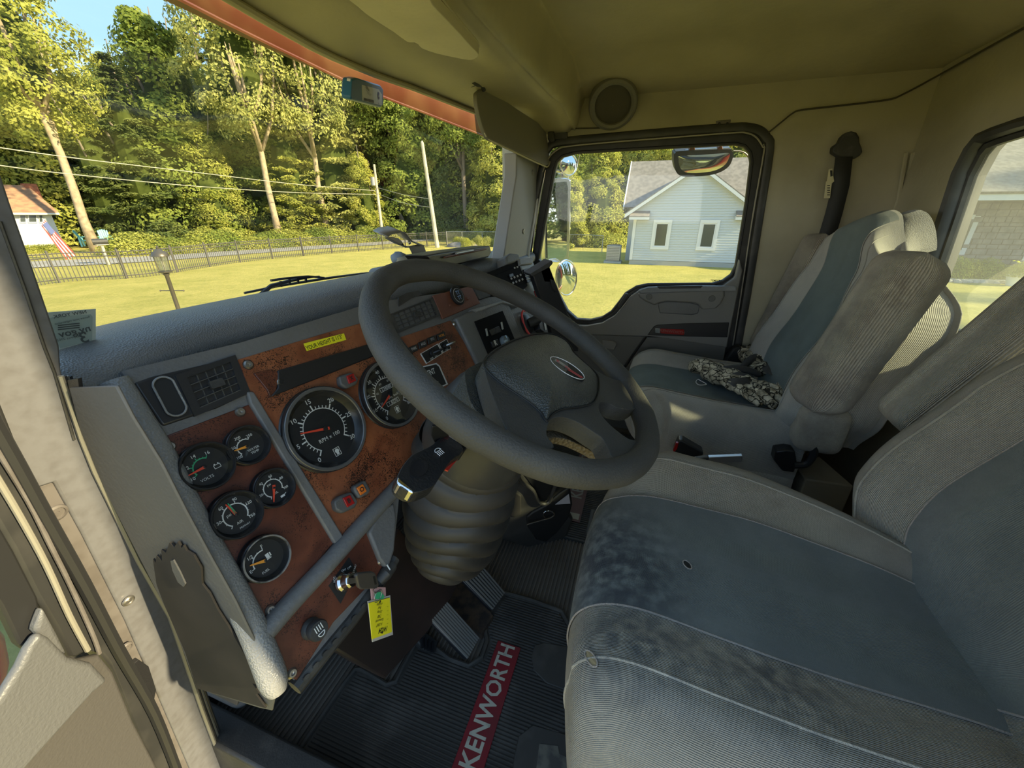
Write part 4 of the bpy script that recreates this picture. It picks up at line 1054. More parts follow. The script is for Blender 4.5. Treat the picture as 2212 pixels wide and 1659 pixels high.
# trims
slab_b([(533, 845), (549, 845), (744, 1160), (724, 1176), (540, 872)], MP, .008, .005).build('upright_trim_strip', 'vinyl', dash, bevel=.003, seg=3)
B().tube(smoothpoly([H(x, y, MP, .003) for x, y in ((572, 1366), (628, 1302), (690, 1236), (750, 1170), (805, 1108), (852, 1058), (872, 1036))], 4), .0130, 12).build('lower_rail', 'vinyl', dash)
slab_b([(796, 1150), (820, 1105), (852, 1085), (858, 1120), (853, 1190), (842, 1224), (832, 1226), (820, 1210)], MP, .03, .008).build('rail_bracket', 'vinyl', dash, bevel=.008, seg=4)
roll = smoothpoly([H(x, y, MP, .002) for x, y in ((246, 822), (268, 855), (296, 900), (357, 1000), (408, 1100), (462, 1200), (518, 1300), (564, 1400), (600, 1496))], 5)
B().tube(roll, [.0128 + .004 * (k / len(roll)) ** 2 for k in range(len(roll) - 3)] + [.016, .014, .010], 16).build('edge_roll', 'vinyl_lt', dash)
# outer side panel
PS = pl_x(.186)
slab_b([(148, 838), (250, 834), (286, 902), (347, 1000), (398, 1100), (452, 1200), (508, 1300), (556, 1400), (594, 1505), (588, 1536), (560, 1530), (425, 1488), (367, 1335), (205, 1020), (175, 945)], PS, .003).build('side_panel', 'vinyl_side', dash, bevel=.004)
slab_b([(330, 1208), (336, 1216), (338, 1200), (350, 1212), (348, 1188), (358, 1194), (366, 1172), (376, 1182), (384, 1170), (392, 1184), (396, 1178), (402, 1190), (418, 1200), (434, 1228), (436, 1262), (452, 1282), (470, 1318), (492, 1352), (520, 1400), (548, 1450), (556, 1478), (545, 1476), (560, 1498), (552, 1500), (574, 1530), (425, 1487), (400, 1410), (352, 1300), (338, 1262)], PS, .002, .0035).build('bare_patch', mat('bare_dark_substrate', (.020, .017, .015), .85, var=(9, (.040, .032, .027), .4, .7)), dash)
slab_b([(368, 1212), (374, 1210), (388, 1236), (400, 1262), (396, 1268), (384, 1258), (372, 1232)], PS, .002, .005).build('vinyl_remnant', 'vinyl_side', dash)
slab_b([(146, 822), (168, 818), (176, 880), (196, 950), (184, 960), (160, 900)], PS, .003, -.002).build('side_gap', 'black', dash)
# lower edge strip with bumps
lr = [(636, 1486), (690, 1420), (760, 1335), (830, 1240), (850, 1205)]
B().tube([H(x, y, MP, -.006) for x, y in lr], .011, 10).build('lower_edge_seal', 'black_dusty', dash)
b = B()
for k in range(9):
    f = k / 8; c = H(660 + f * 165, 1462 - f * 205, MP, .004); b.tube([c, c + MP[1] * .003], .0045, 8, squash=(1, .6))
b.build('seal_clips', 'black_dusty', dash)
def paint_chip(pts, off=.0005, m='black_dusty', P=MP): slab_b(pts, P, .0012, off).build('worn_chip', m, dash)
paint_chip([(360, 782), (380, 776), (400, 778), (430, 768), (448, 772), (420, 785), (385, 796), (362, 800)], -.008)
paint_chip([(860, 642), (880, 632), (905, 628), (912, 636), (890, 644), (862, 662)], .001)
for x, y in ((536, 788), (605, 826), (519, 890), (366, 965), (584, 1318), (631, 1454), (823, 1212), (982, 700)):
    c = H(x, y, MP, .001)
    B().lathe([(.0005, .0005), (.0022, .0008), (.0026, .003), (.0045, .003), (.006, .001), (.0065, 0)], c, MP[1], 14).build('panel_screw', 'steel', dash)
B().lathe([(0, -.001), (.0045, -.001), (.005, .001), (.007, .0005)], H(536, 788, MP, .001), MP[1], 14).build('panel_hole', 'black', dash)
# black trim cover strip
t = slab_b([(600, 800), (780, 748), (860, 722), (895, 765), (812, 768), (584, 858), (600, 838)], MP, .008, .004).build('blank_cover_strip', 'black', dash, bevel=.002)
slab_b([(548, 806), (588, 797), (603, 806), (597, 842), (584, 858), (577, 842)], MP, .004, .003).build('torn_trim_end', 'burl_dk', dash, bevel=.001)
# height sticker
t = thing('height_sticker', 'yellow sticker reading YOUR HEIGHT IS 11\'3" on the top of the wood panel', 'sticker', H(702, 739, MP))
slab_b([(656, 742), (743, 720), (748, 734), (663, 758)], MP, .0008, .0014).build('sticker', 'yellow', t)
b = B(); text_on(b, 'YOUR HEIGHT IS 11\'3"', MP, H(702, 739.5, MP, .0015), .0094, bold=.01, sx=.74, rot=1.0); b.build('lettering', 'ink', t)

# ---- air vents ----
M['vent_slat'] = mat('dusty_vent_slat', (.075, .072, .066), .4)
def vent(name, label, px4, hole=None, rows=4, cols=5, m='black', grow=.006):
    """px4: corners of the louvre area tl, tr, br, bl"""
    tl, tr, br, bl = [H(x, y, MP, .003) for x, y in px4]
    c = (tl + tr + br + bl) / 4
    t = thing(name, label, 'air vent', c)
    N = MP[1]
    q = [tl, tr, br, bl]; g = [c + (p - c) * (1 + grow / (p - c).length * 2) for p in q]
    B().ring(q, g).ring([p - N * .02 for p in q], q).ring(g, [p - N * .008 for p in g]).build('frame', m, t, bevel=.001)
    B().add([p - N * .018 for p in q], [(0, 1, 2, 3)]).build('duct_back', 'ink', t)
    for i in range(rows + 1):
        f = i / rows; a = tl.lerp(bl, f); d = tr.lerp(br, f)
        B().prism([a, d, d - N * .006 + MP[3] * .001, a - N * .006 + MP[3] * .001], MP[3] * .0010).build('slat', 'vent_slat', t)
    for i in range(1, cols):
        f = i / cols; a = tl.lerp(tr, f) - N * .002; d = bl.lerp(br, f) - N * .002
        B().prism([a, d, d - N * .008, a - N * .008], MP[2] * .0012).build('divider', 'vent_slat', t)
    mm = c + N * .001
    B().prism([mm + MP[2] * x + MP[3] * y for x, y in rrect(.016, .010, .002)], N * .005).build('slider', 'black_dusty', t, bevel=.0008)
    return t
M['vent_blk'] = mat('vent_black', (.028, .028, .03), .32)
t = vent('air_vent', 'black dashboard air vent with an oval port beside it, nearest the door jamb', [(405, 816), (498, 782), (520, 843), (433, 881)], m='vent_blk')
slab_b([(287, 827), (330, 812), (400, 796), (492, 775), (504, 788), (538, 850), (470, 882), (352, 922), (343, 912), (300, 848)], MP, .006, -.0005).build('surround', 'vent_blk', t, bevel=.003, seg=3)
oc = H(366, 857, MP, .002)
st_ = [(x * .0125 , y * .031) for x, y in rrect(2, 2, .95, 6)]
st_ = [(math.cos(a) * .0098, (.0140 if math.sin(a) > 0 else -.0140) * 1.0 + math.sin(a) * .0098 * 1) for a in [2 * math.pi * k / 28 for k in range(28)]]
ov = on(MP, st_, .004, oc - MP[1] * .002, -3)
B().tube(ov, .0012, 8, closed=True).build('port_rim', 'vinyl_lt', t)
B().flat([p + MP[1] * -.002 for p in ov]).build('port', 'ink', t)
vent('air_vent', 'dusty brown-black dashboard air vent seen through the steering wheel', [(850, 680), (930, 648), (944, 681), (863, 714)], rows=4, cols=7, m='black_dusty')

# ---- gauges ----
M['rim_grey'] = mat('gauge_rim_grey', (.16, .16, .16), .28, .5)
M['rim_blk'] = mat('gauge_rim_black', (.022, .022, .024), .25)
M['rim_chr'] = mat('gauge_rim_chipped_chrome', (.50, .48, .46), .25, .7, var=(60, (.10, .10, .10), .45, .62))
M['mark_grey'] = mat('dial_print_grey', (.50, .50, .49), .6)
def arc_pts(c, r, a0, a1, n=40): return [c + MP[2] * (math.cos(R(a0 + (a1 - a0) * i / n)) * r) + MP[3] * (math.sin(R(a0 + (a1 - a0) * i / n)) * r) for i in range(n + 1)]
def gauge(label, px, py, r, h, rim, spec, dep=.012, group='instrument gauges in the wood panels'):
    if r < .03:
        r *= 1.07; h += .003; spec['ra'] *= .85; spec['sz'] *= .82; spec['no'] = spec.get('no', .25) * .9
    N = MP[1]; base = H(px, py, MP, h) - N * h
    t = thing('gauge', label, 'gauge', base)
    B().lathe([(r * .97, -.004), (r * 1.03, .001), (r * 1.0, .002), (r * 1.0, h * .55), (r * 1.02, h * .6), (r * 1.02, h * .8), (r * .99, h * .84), (r * 1.0, h - .001)], base, N, 48).build('housing', 'rim_blk', t)
    zd = h - dep
    B().lathe([(r * 1.0, h - .001), (r * .985, h), (r * .93, h), (r * .915, h - .0015)], base, N, 48).build('rim', rim, t)
    B().lathe([(r * .915, h - .0015), (r * .84, zd + .003), (r * .79, zd)], base, N, 48).build('inner_wall', 'rim_blk', t)
    dc = base + N * zd
    B().lathe([(r * .80, 0), (.0001, .0001)], dc, N, 48).build('dial', 'dial', t); dl = [q_ for q_ in t.children if q_.name.split('.')[0] == 'dial'][0]
    o = dc + N * .0006
    pc = o + MP[2] * spec.get('pv', (0, 0))[0] * r + MP[3] * spec.get('pv', (0, 0))[1] * r
    ra = spec['ra'] * r; a0, a1 = spec['a']; n = spec['n']
    b = B()
    for i in range(40):
        A = a0 + (a1 - a0) * i / 40; A2 = a0 + (a1 - a0) * (i + 1) / 40
        q = lambda a, rr: pc + MP[2] * math.cos(R(a)) * rr + MP[3] * math.sin(R(a)) * rr
        w = spec.get('w', .02) * r
        b.flat([q(A, ra), q(A2, ra), q(A2, ra + w), q(A, ra + w)])
    for k in range(n + 1):
        A = a0 + (a1 - a0) * k / n; major = k % spec['maj'] == 0
        L = (.14 if major else .08) * r; w = (.016 if major else .010) * r
        d = MP[2] * math.cos(R(A)) + MP[3] * math.sin(R(A)); s = MP[3] * math.cos(R(A)) - MP[2] * math.sin(R(A))
        b.flat([pc + d * ra - s * w, pc + d * (ra + L) - s * w, pc + d * (ra + L) + s * w, pc + d * ra + s * w])
    b.build('scale', spec.get('mk', 'white'), dl)
    b = B()
    for f, s in spec['num']:
        A = a0 + (a1 - a0) * f; rr = ra + spec.get('no', .25) * r
        text_on(b, s, MP, pc + MP[2] * math.cos(R(A)) * rr + MP[3] * math.sin(R(A)) * rr, spec['sz'] * r, off=0, bold=.01)
    for s, x, y, z in spec.get('txt', ()): text_on(b, s, MP, o + MP[2] * x * r + MP[3] * y * r, z * r, off=0)
    b.build('numerals', 'white', dl)
    for nm, A, L0, L1, w, m_ in spec['needles']:
        d = MP[2] * math.cos(R(A)) + MP[3] * math.sin(R(A)); s = MP[3] * math.cos(R(A)) - MP[2] * math.sin(R(A)); k = pc + N * .002
        B().prism([k + d * L0 * r - s * w * r, k + d * L1 * r - s * w * .35 * r, k + d * L1 * r + s * w * .35 * r, k + d * L0 * r + s * w * r], N * .0008).build('needle', m_, t)
    B().lathe([(r * .07, 0), (r * .06, .003), (.0001, .0035)], pc, N, 16).build('needle_cap', 'dial', t)
    for fn in spec.get('extra', ()): fn(dl, o, r)
    B().lathe([(r * .90, h - .003), (.0001, h - .0025)], base, N, 32).build('lens', 'glass_lens', t, smooth=180)
    return t
def sq(t, o, x, y, w, h, m_, nm='symbol', line=0, rot=0):
    c = o + MP[2] * x + MP[3] * y; P2 = [(-w / 2, -h / 2), (w / 2, -h / 2), (w / 2, h / 2), (-w / 2, h / 2)]
    a = on(MP, P2, 0, c, rot)
    if line: B().ring(on(MP, [(p * (1 - 2 * line / w), q * (1 - 2 * line / h)) for p, q in P2], 0, c, rot), a).build(nm, m_, t)
    else: B().flat(a).build(nm, m_, t)
def kw_logo(t, o, r, y=-.62):
    sq(t, o, .02 * r, y * r, .17 * r, .20 * r, 'white', line=.012 * r)
    B().lathe([(.055 * r, .0002), (.0001, .0003)], o + MP[2] * .02 * r + MP[3] * (y + .02) * r, MP[1], 14).build('symbol', 'white', t)
    sq(t, o, .02 * r, (y - .03) * r, .07 * r, .09 * r, 'white')
gauge('large tachometer dial marked RPM x 100 with a red needle, biggest of the gauges', 711, 924, .0640, .014, 'rim_grey',
      dict(ra=.50, a=(232, -42), n=30, maj=5, num=[(0, '0'), (1 / 6, '5'), (2 / 6, '10'), (3 / 6, '15'), (4 / 6, '20'), (5 / 6, '25'), (1, '30')], sz=.155, no=.235, w=.02,
           txt=[('RPM x 100', .02, -.22, .13)], needles=[('n', 164, -.1, .60, .035, 'red_ink')], extra=[kw_logo]), dep=.013)
def odo(t, o, r):
    for y, s in ((.22, '238880'), (-.24, '1 8270')):
        sq(t, o, 0, y * r, .50 * r, .13 * r, 'white', 'counter_frame', line=.012 * r)
        b = B(); text_on(b, s, MP, o + MP[3] * y * r, .13 * r, off=.0003); b.build('counter', 'white', t)
    b = B()
    for k, s in enumerate(('20', '40', '60', '80', '100', '120')):
        A = 200 - k * 44; text_on(b, s, MP, o + MP[2] * math.cos(R(A)) * .42 * r + MP[3] * math.sin(R(A)) * .42 * r, .095 * r, off=.0002)
    b.build('inner_numerals', 'mark_grey', t); kw_logo(t, o, r, -.50)
gauge('speedometer dial marked MPH and km/h, half hidden behind the steering wheel rim', 851, 849, .0610, .014, 'rim_grey',
      dict(ra=.50, a=(232, -42), n=32, maj=4, num=[(k / 8, str(k * 10)) for k in range(9)], sz=.145, no=.235, w=.02,
           txt=[('km/h', .22, -.08, .10), ('MPH', -.05, -.10, .10)], needles=[('n', 205, .05, .52, .03, 'red_ink')], extra=[odo]), dep=.013)
def batt(t, o, r):
    sq(t, o, .34 * r, -.20 * r, .26 * r, .17 * r, 'white', line=.02 * r)
    for s in (-1, 1): sq(t, o, (.34 + s * .07) * r, -.09 * r, .05 * r, .05 * r, 'white')
gauge('small voltmeter gauge with battery symbol and red needle, leftmost small gauge', 452, 1005, .0262, .014, 'rim_blk',
      dict(ra=.42, a=(205, 55), n=9, maj=3, num=[(0, '10'), (1 / 3, '12'), (2 / 3, '14'), (1, '16')], sz=.24, no=.26, w=.05, mk='green', pv=(-.08, 0),
           txt=[('VOLTS', -.18, -.48, .17)], needles=[('n', 183, 0, .62, .06, 'red_ink')], extra=[batt]), dep=.010)
gauge('small water temperature gauge with orange needle, topmost small gauge', 541, 960, .0235, .013, 'rim_blk',
      dict(ra=.44, a=(215, 50), n=9, maj=3, num=[(0, '100'), (1 / 3, '150'), (2 / 3, '200'), (1, '250')], sz=.24, no=.24, w=.05, pv=(-.08, -.04),
           txt=[('WATER', .18, -.28, .17), ('TEMP', .18, -.46, .17)], needles=[('n', 172, 0, .58, .07, 'orange')]), dep=.010)
def oilcan(t, o, r):
    sq(t, o, .22 * r, -.62 * r, .22 * r, .11 * r, 'white'); sq(t, o, .38 * r, -.57 * r, .14 * r, .03 * r, 'white', rot=25)
gauge('small oil pressure gauge with red needle pointing down, beside the upright trim strip', 597, 1053, .0238, .013, 'rim_blk',
      dict(ra=.50, a=(235, -30), n=10, maj=2, num=[(.2, '20'), (.4, '40'), (.6, '60'), (.8, '80'), (1, '100')], sz=.22, no=.22, w=.05,
           txt=[('psi', -.1, .25, .18), ('OIL', 0, -.30, .17)], needles=[('n', 243, -.15, .72, .07, 'red_ink')], extra=[oilcan]), dep=.010)
gauge('small air pressure gauge with green and orange needles, lower middle small gauge', 516, 1111, .0265, .014, 'rim_blk',
      dict(ra=.52, a=(230, -40), n=10, maj=2, num=[(.2, '30'), (.4, '60'), (.6, '90'), (.8, '120'), (1, '150')], sz=.22, no=.22, w=.05,
           txt=[('psi', -.22, .12, .18), ('AIR', 0, -.38, .17), ('PRIMARY', .1, -.62, .11)], needles=[('n', 104, 0, .62, .06, 'red_ink'), ('n2', 96, 0, .60, .05, 'green')]), dep=.010)
def pump(t, o, r):
    sq(t, o, .12 * r, .02 * r, .15 * r, .22 * r, 'white'); sq(t, o, .25 * r, .03 * r, .05 * r, .18 * r, 'white'); sq(t, o, .12 * r, -.12 * r, .22 * r, .04 * r, 'white')
gauge('small fuel gauge with chipped chrome rim and orange needle, lowest gauge', 580, 1206, .0260, .014, 'rim_chr',
      dict(ra=.52, a=(185, 75), n=4, maj=2, num=[(0, 'E'), (.5, '1/2'), (1, 'F')], sz=.24, no=.22, w=.05, pv=(-.06, -.08),
           txt=[('FUEL', -.22, -.52, .15)], needles=[('n', 158, 0, .62, .07, 'orange')], extra=[pump]), dep=.010)

# ---- warning light pods ----
def pod(label, px, lens, lm, sym):
    c = H(*px[0], MP)
    t = thing('warning_light', label, 'warning light', c)
    slab_b(px[1], MP, .012, .011).build('housing', 'vinyl_pod', t, bevel=.004, seg=4)
    f = slab_b(lens, MP, .003, .0135).build('lens', lm, t, bevel=.0008)
    cc = sum((H(x, y, MP, .0138) for x, y in lens), V()) / 4
    b = B(); text_on(b, sym, MP, cc, .010, off=.0003, bold=.02); b.build('symbol', 'ink', t)
M['vinyl_pod'] = mat('grey_pod_plastic', (.10, .098, .095), .45, bump=(300, .2))
pod('grey pod with red warning light between the two large gauges', [(755, 820), [(733, 812), (762, 803), (776, 818), (772, 830), (750, 840), (736, 832)]], [(749, 812), (764, 806), (770, 822), (755, 829)], 'redlens', 'X')
pod('grey pod with dark red warning light below the tachometer', [(748, 1083), [(722, 1082), (733, 1072), (760, 1062), (775, 1085), (768, 1097), (740, 1110), (726, 1103)]], [(741, 1076), (757, 1069), (767, 1087), (751, 1096)], 'redlens', 'B')
pod('grey pod with orange warning light below the tachometer', [(783, 1054), [(764, 1050), (790, 1036), (803, 1058), (796, 1068), (776, 1078), (766, 1062)]], [(771, 1054), (784, 1045), (793, 1061), (780, 1070)], 'amber', 'O')

# ---- toggle switches and labels on the right of the main panel ----
t = thing('indicator_row', 'row of four small black indicator tiles above the toggle switches', 'indicator', H(935, 735, MP))
for k, (x, y) in enumerate(((893, 755), (913, 745), (933, 735), (953, 727))):
    f = slab_b([(x - 9, y - 5), (x + 8, y - 12), (x + 11, y + 2), (x - 6, y + 9)], MP, .004, .004).build('tile', 'black', t, bevel=.001)
    b = B(); text_on(b, ('PARK', 'AXLE', 'PTO', 'WORK')[k], MP, H(x + 1, y - 2, MP, .0044), .0075, bold=.01, sx=.8); b.build('lettering', 'orange' if k == 3 else 'mark_grey', f)
for k, (pl, lb) in enumerate((([(908, 764), (946, 742), (957, 763), (921, 786)], 'black bordered switch plate with a wide black toggle'), ([(948, 742), (965, 732), (975, 753), (958, 762)], 'small black bordered switch plate with a chrome tipped toggle'))):
    c = sum((H(x, y, MP, .002) for x, y in pl), V()) / 4
    t = thing('toggle_switch', lb, 'switch', c)
    slab_b(pl, MP, .001, .0012).build('plate_border', 'white', t)
    cx_ = sum(p[0] for p in pl) / 4; cy_ = sum(p[1] for p in pl) / 4
    slab_b([(cx_ + (x - cx_) * .9, cy_ + (y - cy_) * .9) for x, y in pl], MP, .001, .0016).build('plate', 'ink', t)
    B().lathe([(.007, 0), (.006, .004), (.0001, .004)], c, MP[1], 14).build('collar', 'black', t)
    B().tube([c, c + MP[1] * .012 + MP[2] * .010, c + MP[1] * .016 + MP[2] * .018], [.003, .0035, .002], 8).build('lever', 'black' if k == 0 else 'steel', t)
    b = B(); text_on(b, ('OFF   ON', 'ON')[k], MP, c - MP[3] * .0095, .006, off=.0002, bold=.01); b.build('lettering', 'white', t)
t = thing('notice_plate', 'black plate with white border and EQUIPMENT wording half hidden by the wheel', 'plate', H(940, 810, MP))
slab_b([(875, 800), (943, 784), (950, 790), (968, 830), (900, 862)], MP, .0012, .0014).build('border', 'white', t)
slab_b([(878, 802), (942, 787), (948, 792), (964, 829), (901, 858)], MP, .001, .0018).build('plate', 'ink', t)
b = B(); text_on(b, 'EQUIPMENT', MP, H(917, 811, MP, .002), .016, bold=.02, sx=.75, rot=-2); text_on(b, 'BODY', MP, H(938, 836, MP, .002), .016, bold=.02, sx=.75)
b.build('lettering', 'white', t)

# ---- small brown blanking panel with oval emblem badge ----
t = thing('brown_blank_panel', 'brown dashboard blanking plate with a round blue-lettered badge', 'panel', H(985, 655, MP))
M['brownp'] = mat('matte_brown_panel', (.16, .052, .028), .45, bump=(200, .15))
slab_b([(935, 638), (1018, 617), (1038, 655), (957, 689)], MP, .005, .004).build('plate', 'brownp', t, bevel=.0015)
ec = H(988, 639, MP, .006)
B().lathe([(.0225, -.003), (.023, .002), (.020, .004), (.019, .003)], ec, MP[1], 28).build('badge_ring', 'black', t)
B().lathe([(.019, .003), (.0001, .004)], ec, MP[1], 28).build('badge_face', 'ink', t)
B().lathe([(.0175, .0036), (.0165, .0038)], ec, MP[1], 28).build('badge_line', 'mark_grey', t)
b = B(); text_on(b, 'TT', MP, ec + MP[3] * .006, .012, off=.0045, bold=.03); text_on(b, 'TT', MP, ec - MP[3] * .006, .012, off=.0045, bold=.03); b.build('lettering', mat('badge_blue', (.22, .34, .60), .4), t)
for x, y in ((973, 660), (1010, 645)): B().lathe([(.003, .0018), (.004, 0)], H(x, y, MP, .004), MP[1], 10).lathe([(.0001, .002), (.003, .0018)], H(x, y, MP, .004), MP[1], 10).build('screw', 'brownp', t)

# ---- centre console pieces ----
cs = thing('centre_console', 'grey centre console of the dashboard carrying the gear selector plate', 'console', H(1060, 740, MP))
slab_b([(985, 686), (1040, 662), (1088, 650), (1100, 655), (1128, 726), (1170, 850), (1100, 900), (1040, 800)], MP, .05, .010).build('housing', 'vinyl', cs, bevel=.006, seg=3)
slab_b([(1092, 650), (1130, 640), (1200, 700), (1240, 800), (1180, 870), (1128, 726)], MP, .05, .004).build('right_cheek', 'vinyl', cs, bevel=.004)
slab_b([(1020, 668), (1080, 650), (1120, 648), (1120, 664), (1087, 655), (1030, 675)], MP, .03, .014).build('upper_lip', 'vinyl_lt', cs, bevel=.003)
gs = thing('gear_selector', 'black gear selector plate with slider marks and a lettered R button', 'gear selector', H(1068, 715, MP, .01))
slab_b([(1026, 694), (1086, 671), (1112, 732), (1120, 745), (1060, 775)], MP, .004, .013).build('plate', 'radio_blk', gs, bevel=.001)
for a in ((1051, 718), (1084, 704)):
    slab_b([(a[0] - 2, a[1] - 8), (a[0] + 1, a[1] - 9), (a[0] + 4, a[1] + 7), (a[0] + 1, a[1] + 8)], MP, .002, .0145).build('slider_mark', 'mark_grey', gs)
slab_b([(1057, 713), (1078, 704), (1084, 716), (1063, 725)], MP, .003, .015).build('display', 'black', gs, bevel=.001)
slab_b([(1061, 738), (1076, 732), (1081, 745), (1066, 751)], MP, .005, .018).build('button', 'black', gs, bevel=.001)
b = B(); text_on(b, 'R', MP, H(1070, 741, MP, .0184), .018, bold=.04); b.build('lettering', 'white', gs)
kc = H(1090, 737, MP, .020)
B().lathe([(.013, -.008), (.016, 0), (.014, .008), (.0001, .011)], kc, MP[1], 16).build('knob', mat('blue_grey_knob', (.20, .25, .30), .12, coat=.6), gs)
# radio
rt = thing('radio', 'black dashboard radio with small round preset buttons', 'radio', H(1095, 595, MP))
slab_b([(1040, 594), (1082, 577), (1118, 562), (1140, 617), (1125, 632), (1060, 640)], MP, .03, .004).build('bezel', 'radio_blk', rt, bevel=.002)
slab_b([(1050, 603), (1114, 577), (1130, 610), (1068, 636)], MP, .004, .008).build('face', 'radio_blk', rt, bevel=.001)
for i in range(2):
    for j in range(4): B().lathe([(.0035, 0), (.003, .003), (.0001, .003)], H(1104 + j * 6.6 + i * 4, 602 - j * 2.6 + i * 9.5, MP, .009), MP[1], 10).build('button', 'mark_grey', rt)
for j in range(2): B().lathe([(.003, 0), (.0025, .003), (.0001, .003)], H(1111 + j * 6, 579 - j * 2, MP, .009), MP[1], 10).build('button', 'mark_grey', rt)
slab_b([(1062, 612), (1096, 598), (1100, 604), (1066, 619)], MP, .003, .010).build('display', 'radio_blk', rt)
slab_b([(1100, 593), (1108, 590), (1110, 596), (1102, 599)], MP, .004, .012).build('cassette_lip', 'black', rt)
slab_b([(1022, 622), (1060, 610), (1060, 640), (1036, 648)], MP, .01, .004).build('lower_unit', 'black_dusty', rt, bevel=.002)
# stack end cap with little vent, to the right of the radio
ST_ = thing('dash_end_cap', 'pale grey dash end with a small four-slot vent right of the radio', 'dash end', H(1140, 600, MP))
slab_b([(1094, 553), (1104, 546), (1121, 548), (1124, 558), (1114, 566), (1096, 571)], MP, .04, .02).build('hood_end', 'pad', ST_, bevel=.006, seg=3)
slab_b([(1122, 558), (1150, 556), (1154, 562), (1150, 570), (1124, 573)], MP, .04, .012).build('side_hood', 'vinyl_lt', ST_, bevel=.004, seg=3)
slab_b([(1120, 565), (1152, 566), (1166, 600), (1180, 650), (1168, 664), (1146, 620)], MP, .04, .004).build('side_face', mat('pale_end_plastic', (.40, .42, .41), .4), ST_, bevel=.003)
slab_b([(1131, 582), (1146, 578), (1158, 604), (1140, 611)], MP, .006, .008).build('vent_frame', 'black', ST_, bevel=.001)
for k in range(3): slab_b([(1133 + k * 2.6, 589 + k * 6.5), (1149 + k * 2.6, 585 + k * 6.5), (1150 + k * 2.6, 587 + k * 6.5), (1134 + k * 2.6, 591 + k * 6.5)], MP, .003, .011).build('slat', 'mark_grey', ST_)
slab_b([(1140, 584), (1142, 583), (1152, 606), (1150, 607)], MP, .003, .011).build('slat', 'mark_grey', ST_)
t = thing('red_latch', 'small red tab and grey lever below the little dash end vent', 'lever', H(1160, 640, MP))
slab_b([(1155, 628), (1163, 626), (1168, 640), (1160, 643)], MP, .004, .014).build('tab', 'redlens', t, bevel=.001)
slab_b([(1160, 618), (1166, 617), (1180, 652), (1172, 650)], MP, .004, .012).build('lever', 'mark_grey', t, bevel=.001)
# black document pocket
PK = frame(H(1190, 630, pl_x(1.10)), -50, 0)
t = thing('document_pocket', 'black plastic document pocket standing beside the dash end', 'holder', H(1190, 630, PK))
slab_b([(1150, 592), (1185, 575), (1190, 566), (1196, 566), (1193, 572), (1188, 577), (1212, 640), (1226, 676), (1246, 706), (1250, 760), (1200, 760), (1182, 668), (1166, 640)], PK, .03).build('body', 'black', t, bevel=.003)
slab_b([(1145, 592), (1188, 566), (1192, 562), (1195, 568), (1188, 577), (1150, 598)], PK, .05, .006).build('lip', 'black_dusty', t, bevel=.002)
slab_b([(1190, 603), (1197, 607), (1206, 628), (1200, 632), (1192, 618)], PK, .01, .008).build('side_clip', 'black', t, bevel=.001)
# red ringed round control
t = thing('round_red_ring_control', 'black round knob with an open red ring, right of the selector plate', 'knob', H(1140, 698, MP))
rc = H(1141, 699, MP, .012)
B().tube([rc + MP[2] * math.cos(R(a)) * .026 + MP[3] * math.sin(R(a)) * .040 for a in range(70, 300, 10)], .0032, 8).build('red_ring', mat('red_ring_plastic', (.62, .06, .06), .4), t)
B().lathe([(.030, -.012), (.030, .0), (.024, .004), (.0001, .004)], rc, MP[1], 28).build('socket', 'black', t)
B().tube([rc + MP[1] * .0, rc + MP[1] * .02 + MP[2] * .02, rc + MP[1] * .02 + MP[2] * .05], [.014, .015, .010], 12).build('grip', 'black_dusty', t)
t = thing('hand_mic', 'small black hand microphone clipped beside the red ringed knob', 'microphone', H(1180, 710, MP))
slab_b([(1163, 690), (1178, 685), (1192, 700), (1194, 716), (1180, 722), (1166, 712)], MP, .02, .03).build('body', 'black', t, bevel=.004, seg=3)
slab_b([(1174, 692), (1177, 691), (1181, 712), (1178, 713)], MP, .003, .032).build('chrome_strip', 'steel', t)

# ---- things lying on the dash ----
PZ = pl_z(.885)
t = thing('clip_bracket', 'bent grey metal phone bracket with a clip head standing on the dash', 'bracket', H(920, 560, PZ))
M['bracket'] = mat('bracket_metal', (.30, .28, .24), .4, .5)
PB2 = frame(H(905, 566, PZ), 0, 0)
slab_b([(884, 532), (902, 528), (916, 530), (921, 545), (925, 562), (900, 566)], PB2, .003).build('upright', 'bracket', t, bevel=.001)
hd_ = smoothpoly([H(x, y, PB2, .01) for x, y in ((837, 512), (848, 505), (862, 503), (868, 501), (876, 504), (884, 513), (892, 522), (904, 528), (917, 531))], 3)
b = B(); n = len(hd_); up2 = [p + V((.010, .045, .012)) for p in hd_]; b.add(hd_ + up2, [[i, i + 1, n + i + 1, n + i] for i in range(n - 1)]); b.build('clip_head', 'bracket', t, solid=.002)
slab_b([(837, 513), (850, 512), (860, 514), (868, 521), (874, 530), (880, 532), (906, 533), (884, 535), (860, 526)], PB2, .012, .012).build('clip_lower_jaw', 'bracket', t, bevel=.001)
B().lathe([(0, .004), (.004, .003), (.005, 0)], H(884, 524, PB2, .014), V((0, -1, .2)), 12).build('rivet', 'steel', t)
t = thing('tied_cloth', 'small blue-grey cloth bundle at the foot of the metal bracket', 'cloth', H(860, 560, PZ))
def blob(c, r, seed, n1=14, n2=10):
    c = V(c)
    def f(u, v):
        th = u * 6.2832; ph = v * math.pi; d = V((math.cos(th) * math.sin(ph), math.sin(th) * math.sin(ph), math.cos(ph)))
        k = 1 + .28 * noise.noise(d * 2.3 + V((seed, 0, 0)))
        return c + V((d.x * r[0] * k, d.y * r[1] * k, d.z * r[2] * k))
    return B().grid(f, n1, n2, closeu=True)
blob(H(862, 558, PZ, .012), (.022, .02, .016), 3).build('bundle', mat('blue_grey_cloth', (.22, .26, .30), .9), t, smooth=180)
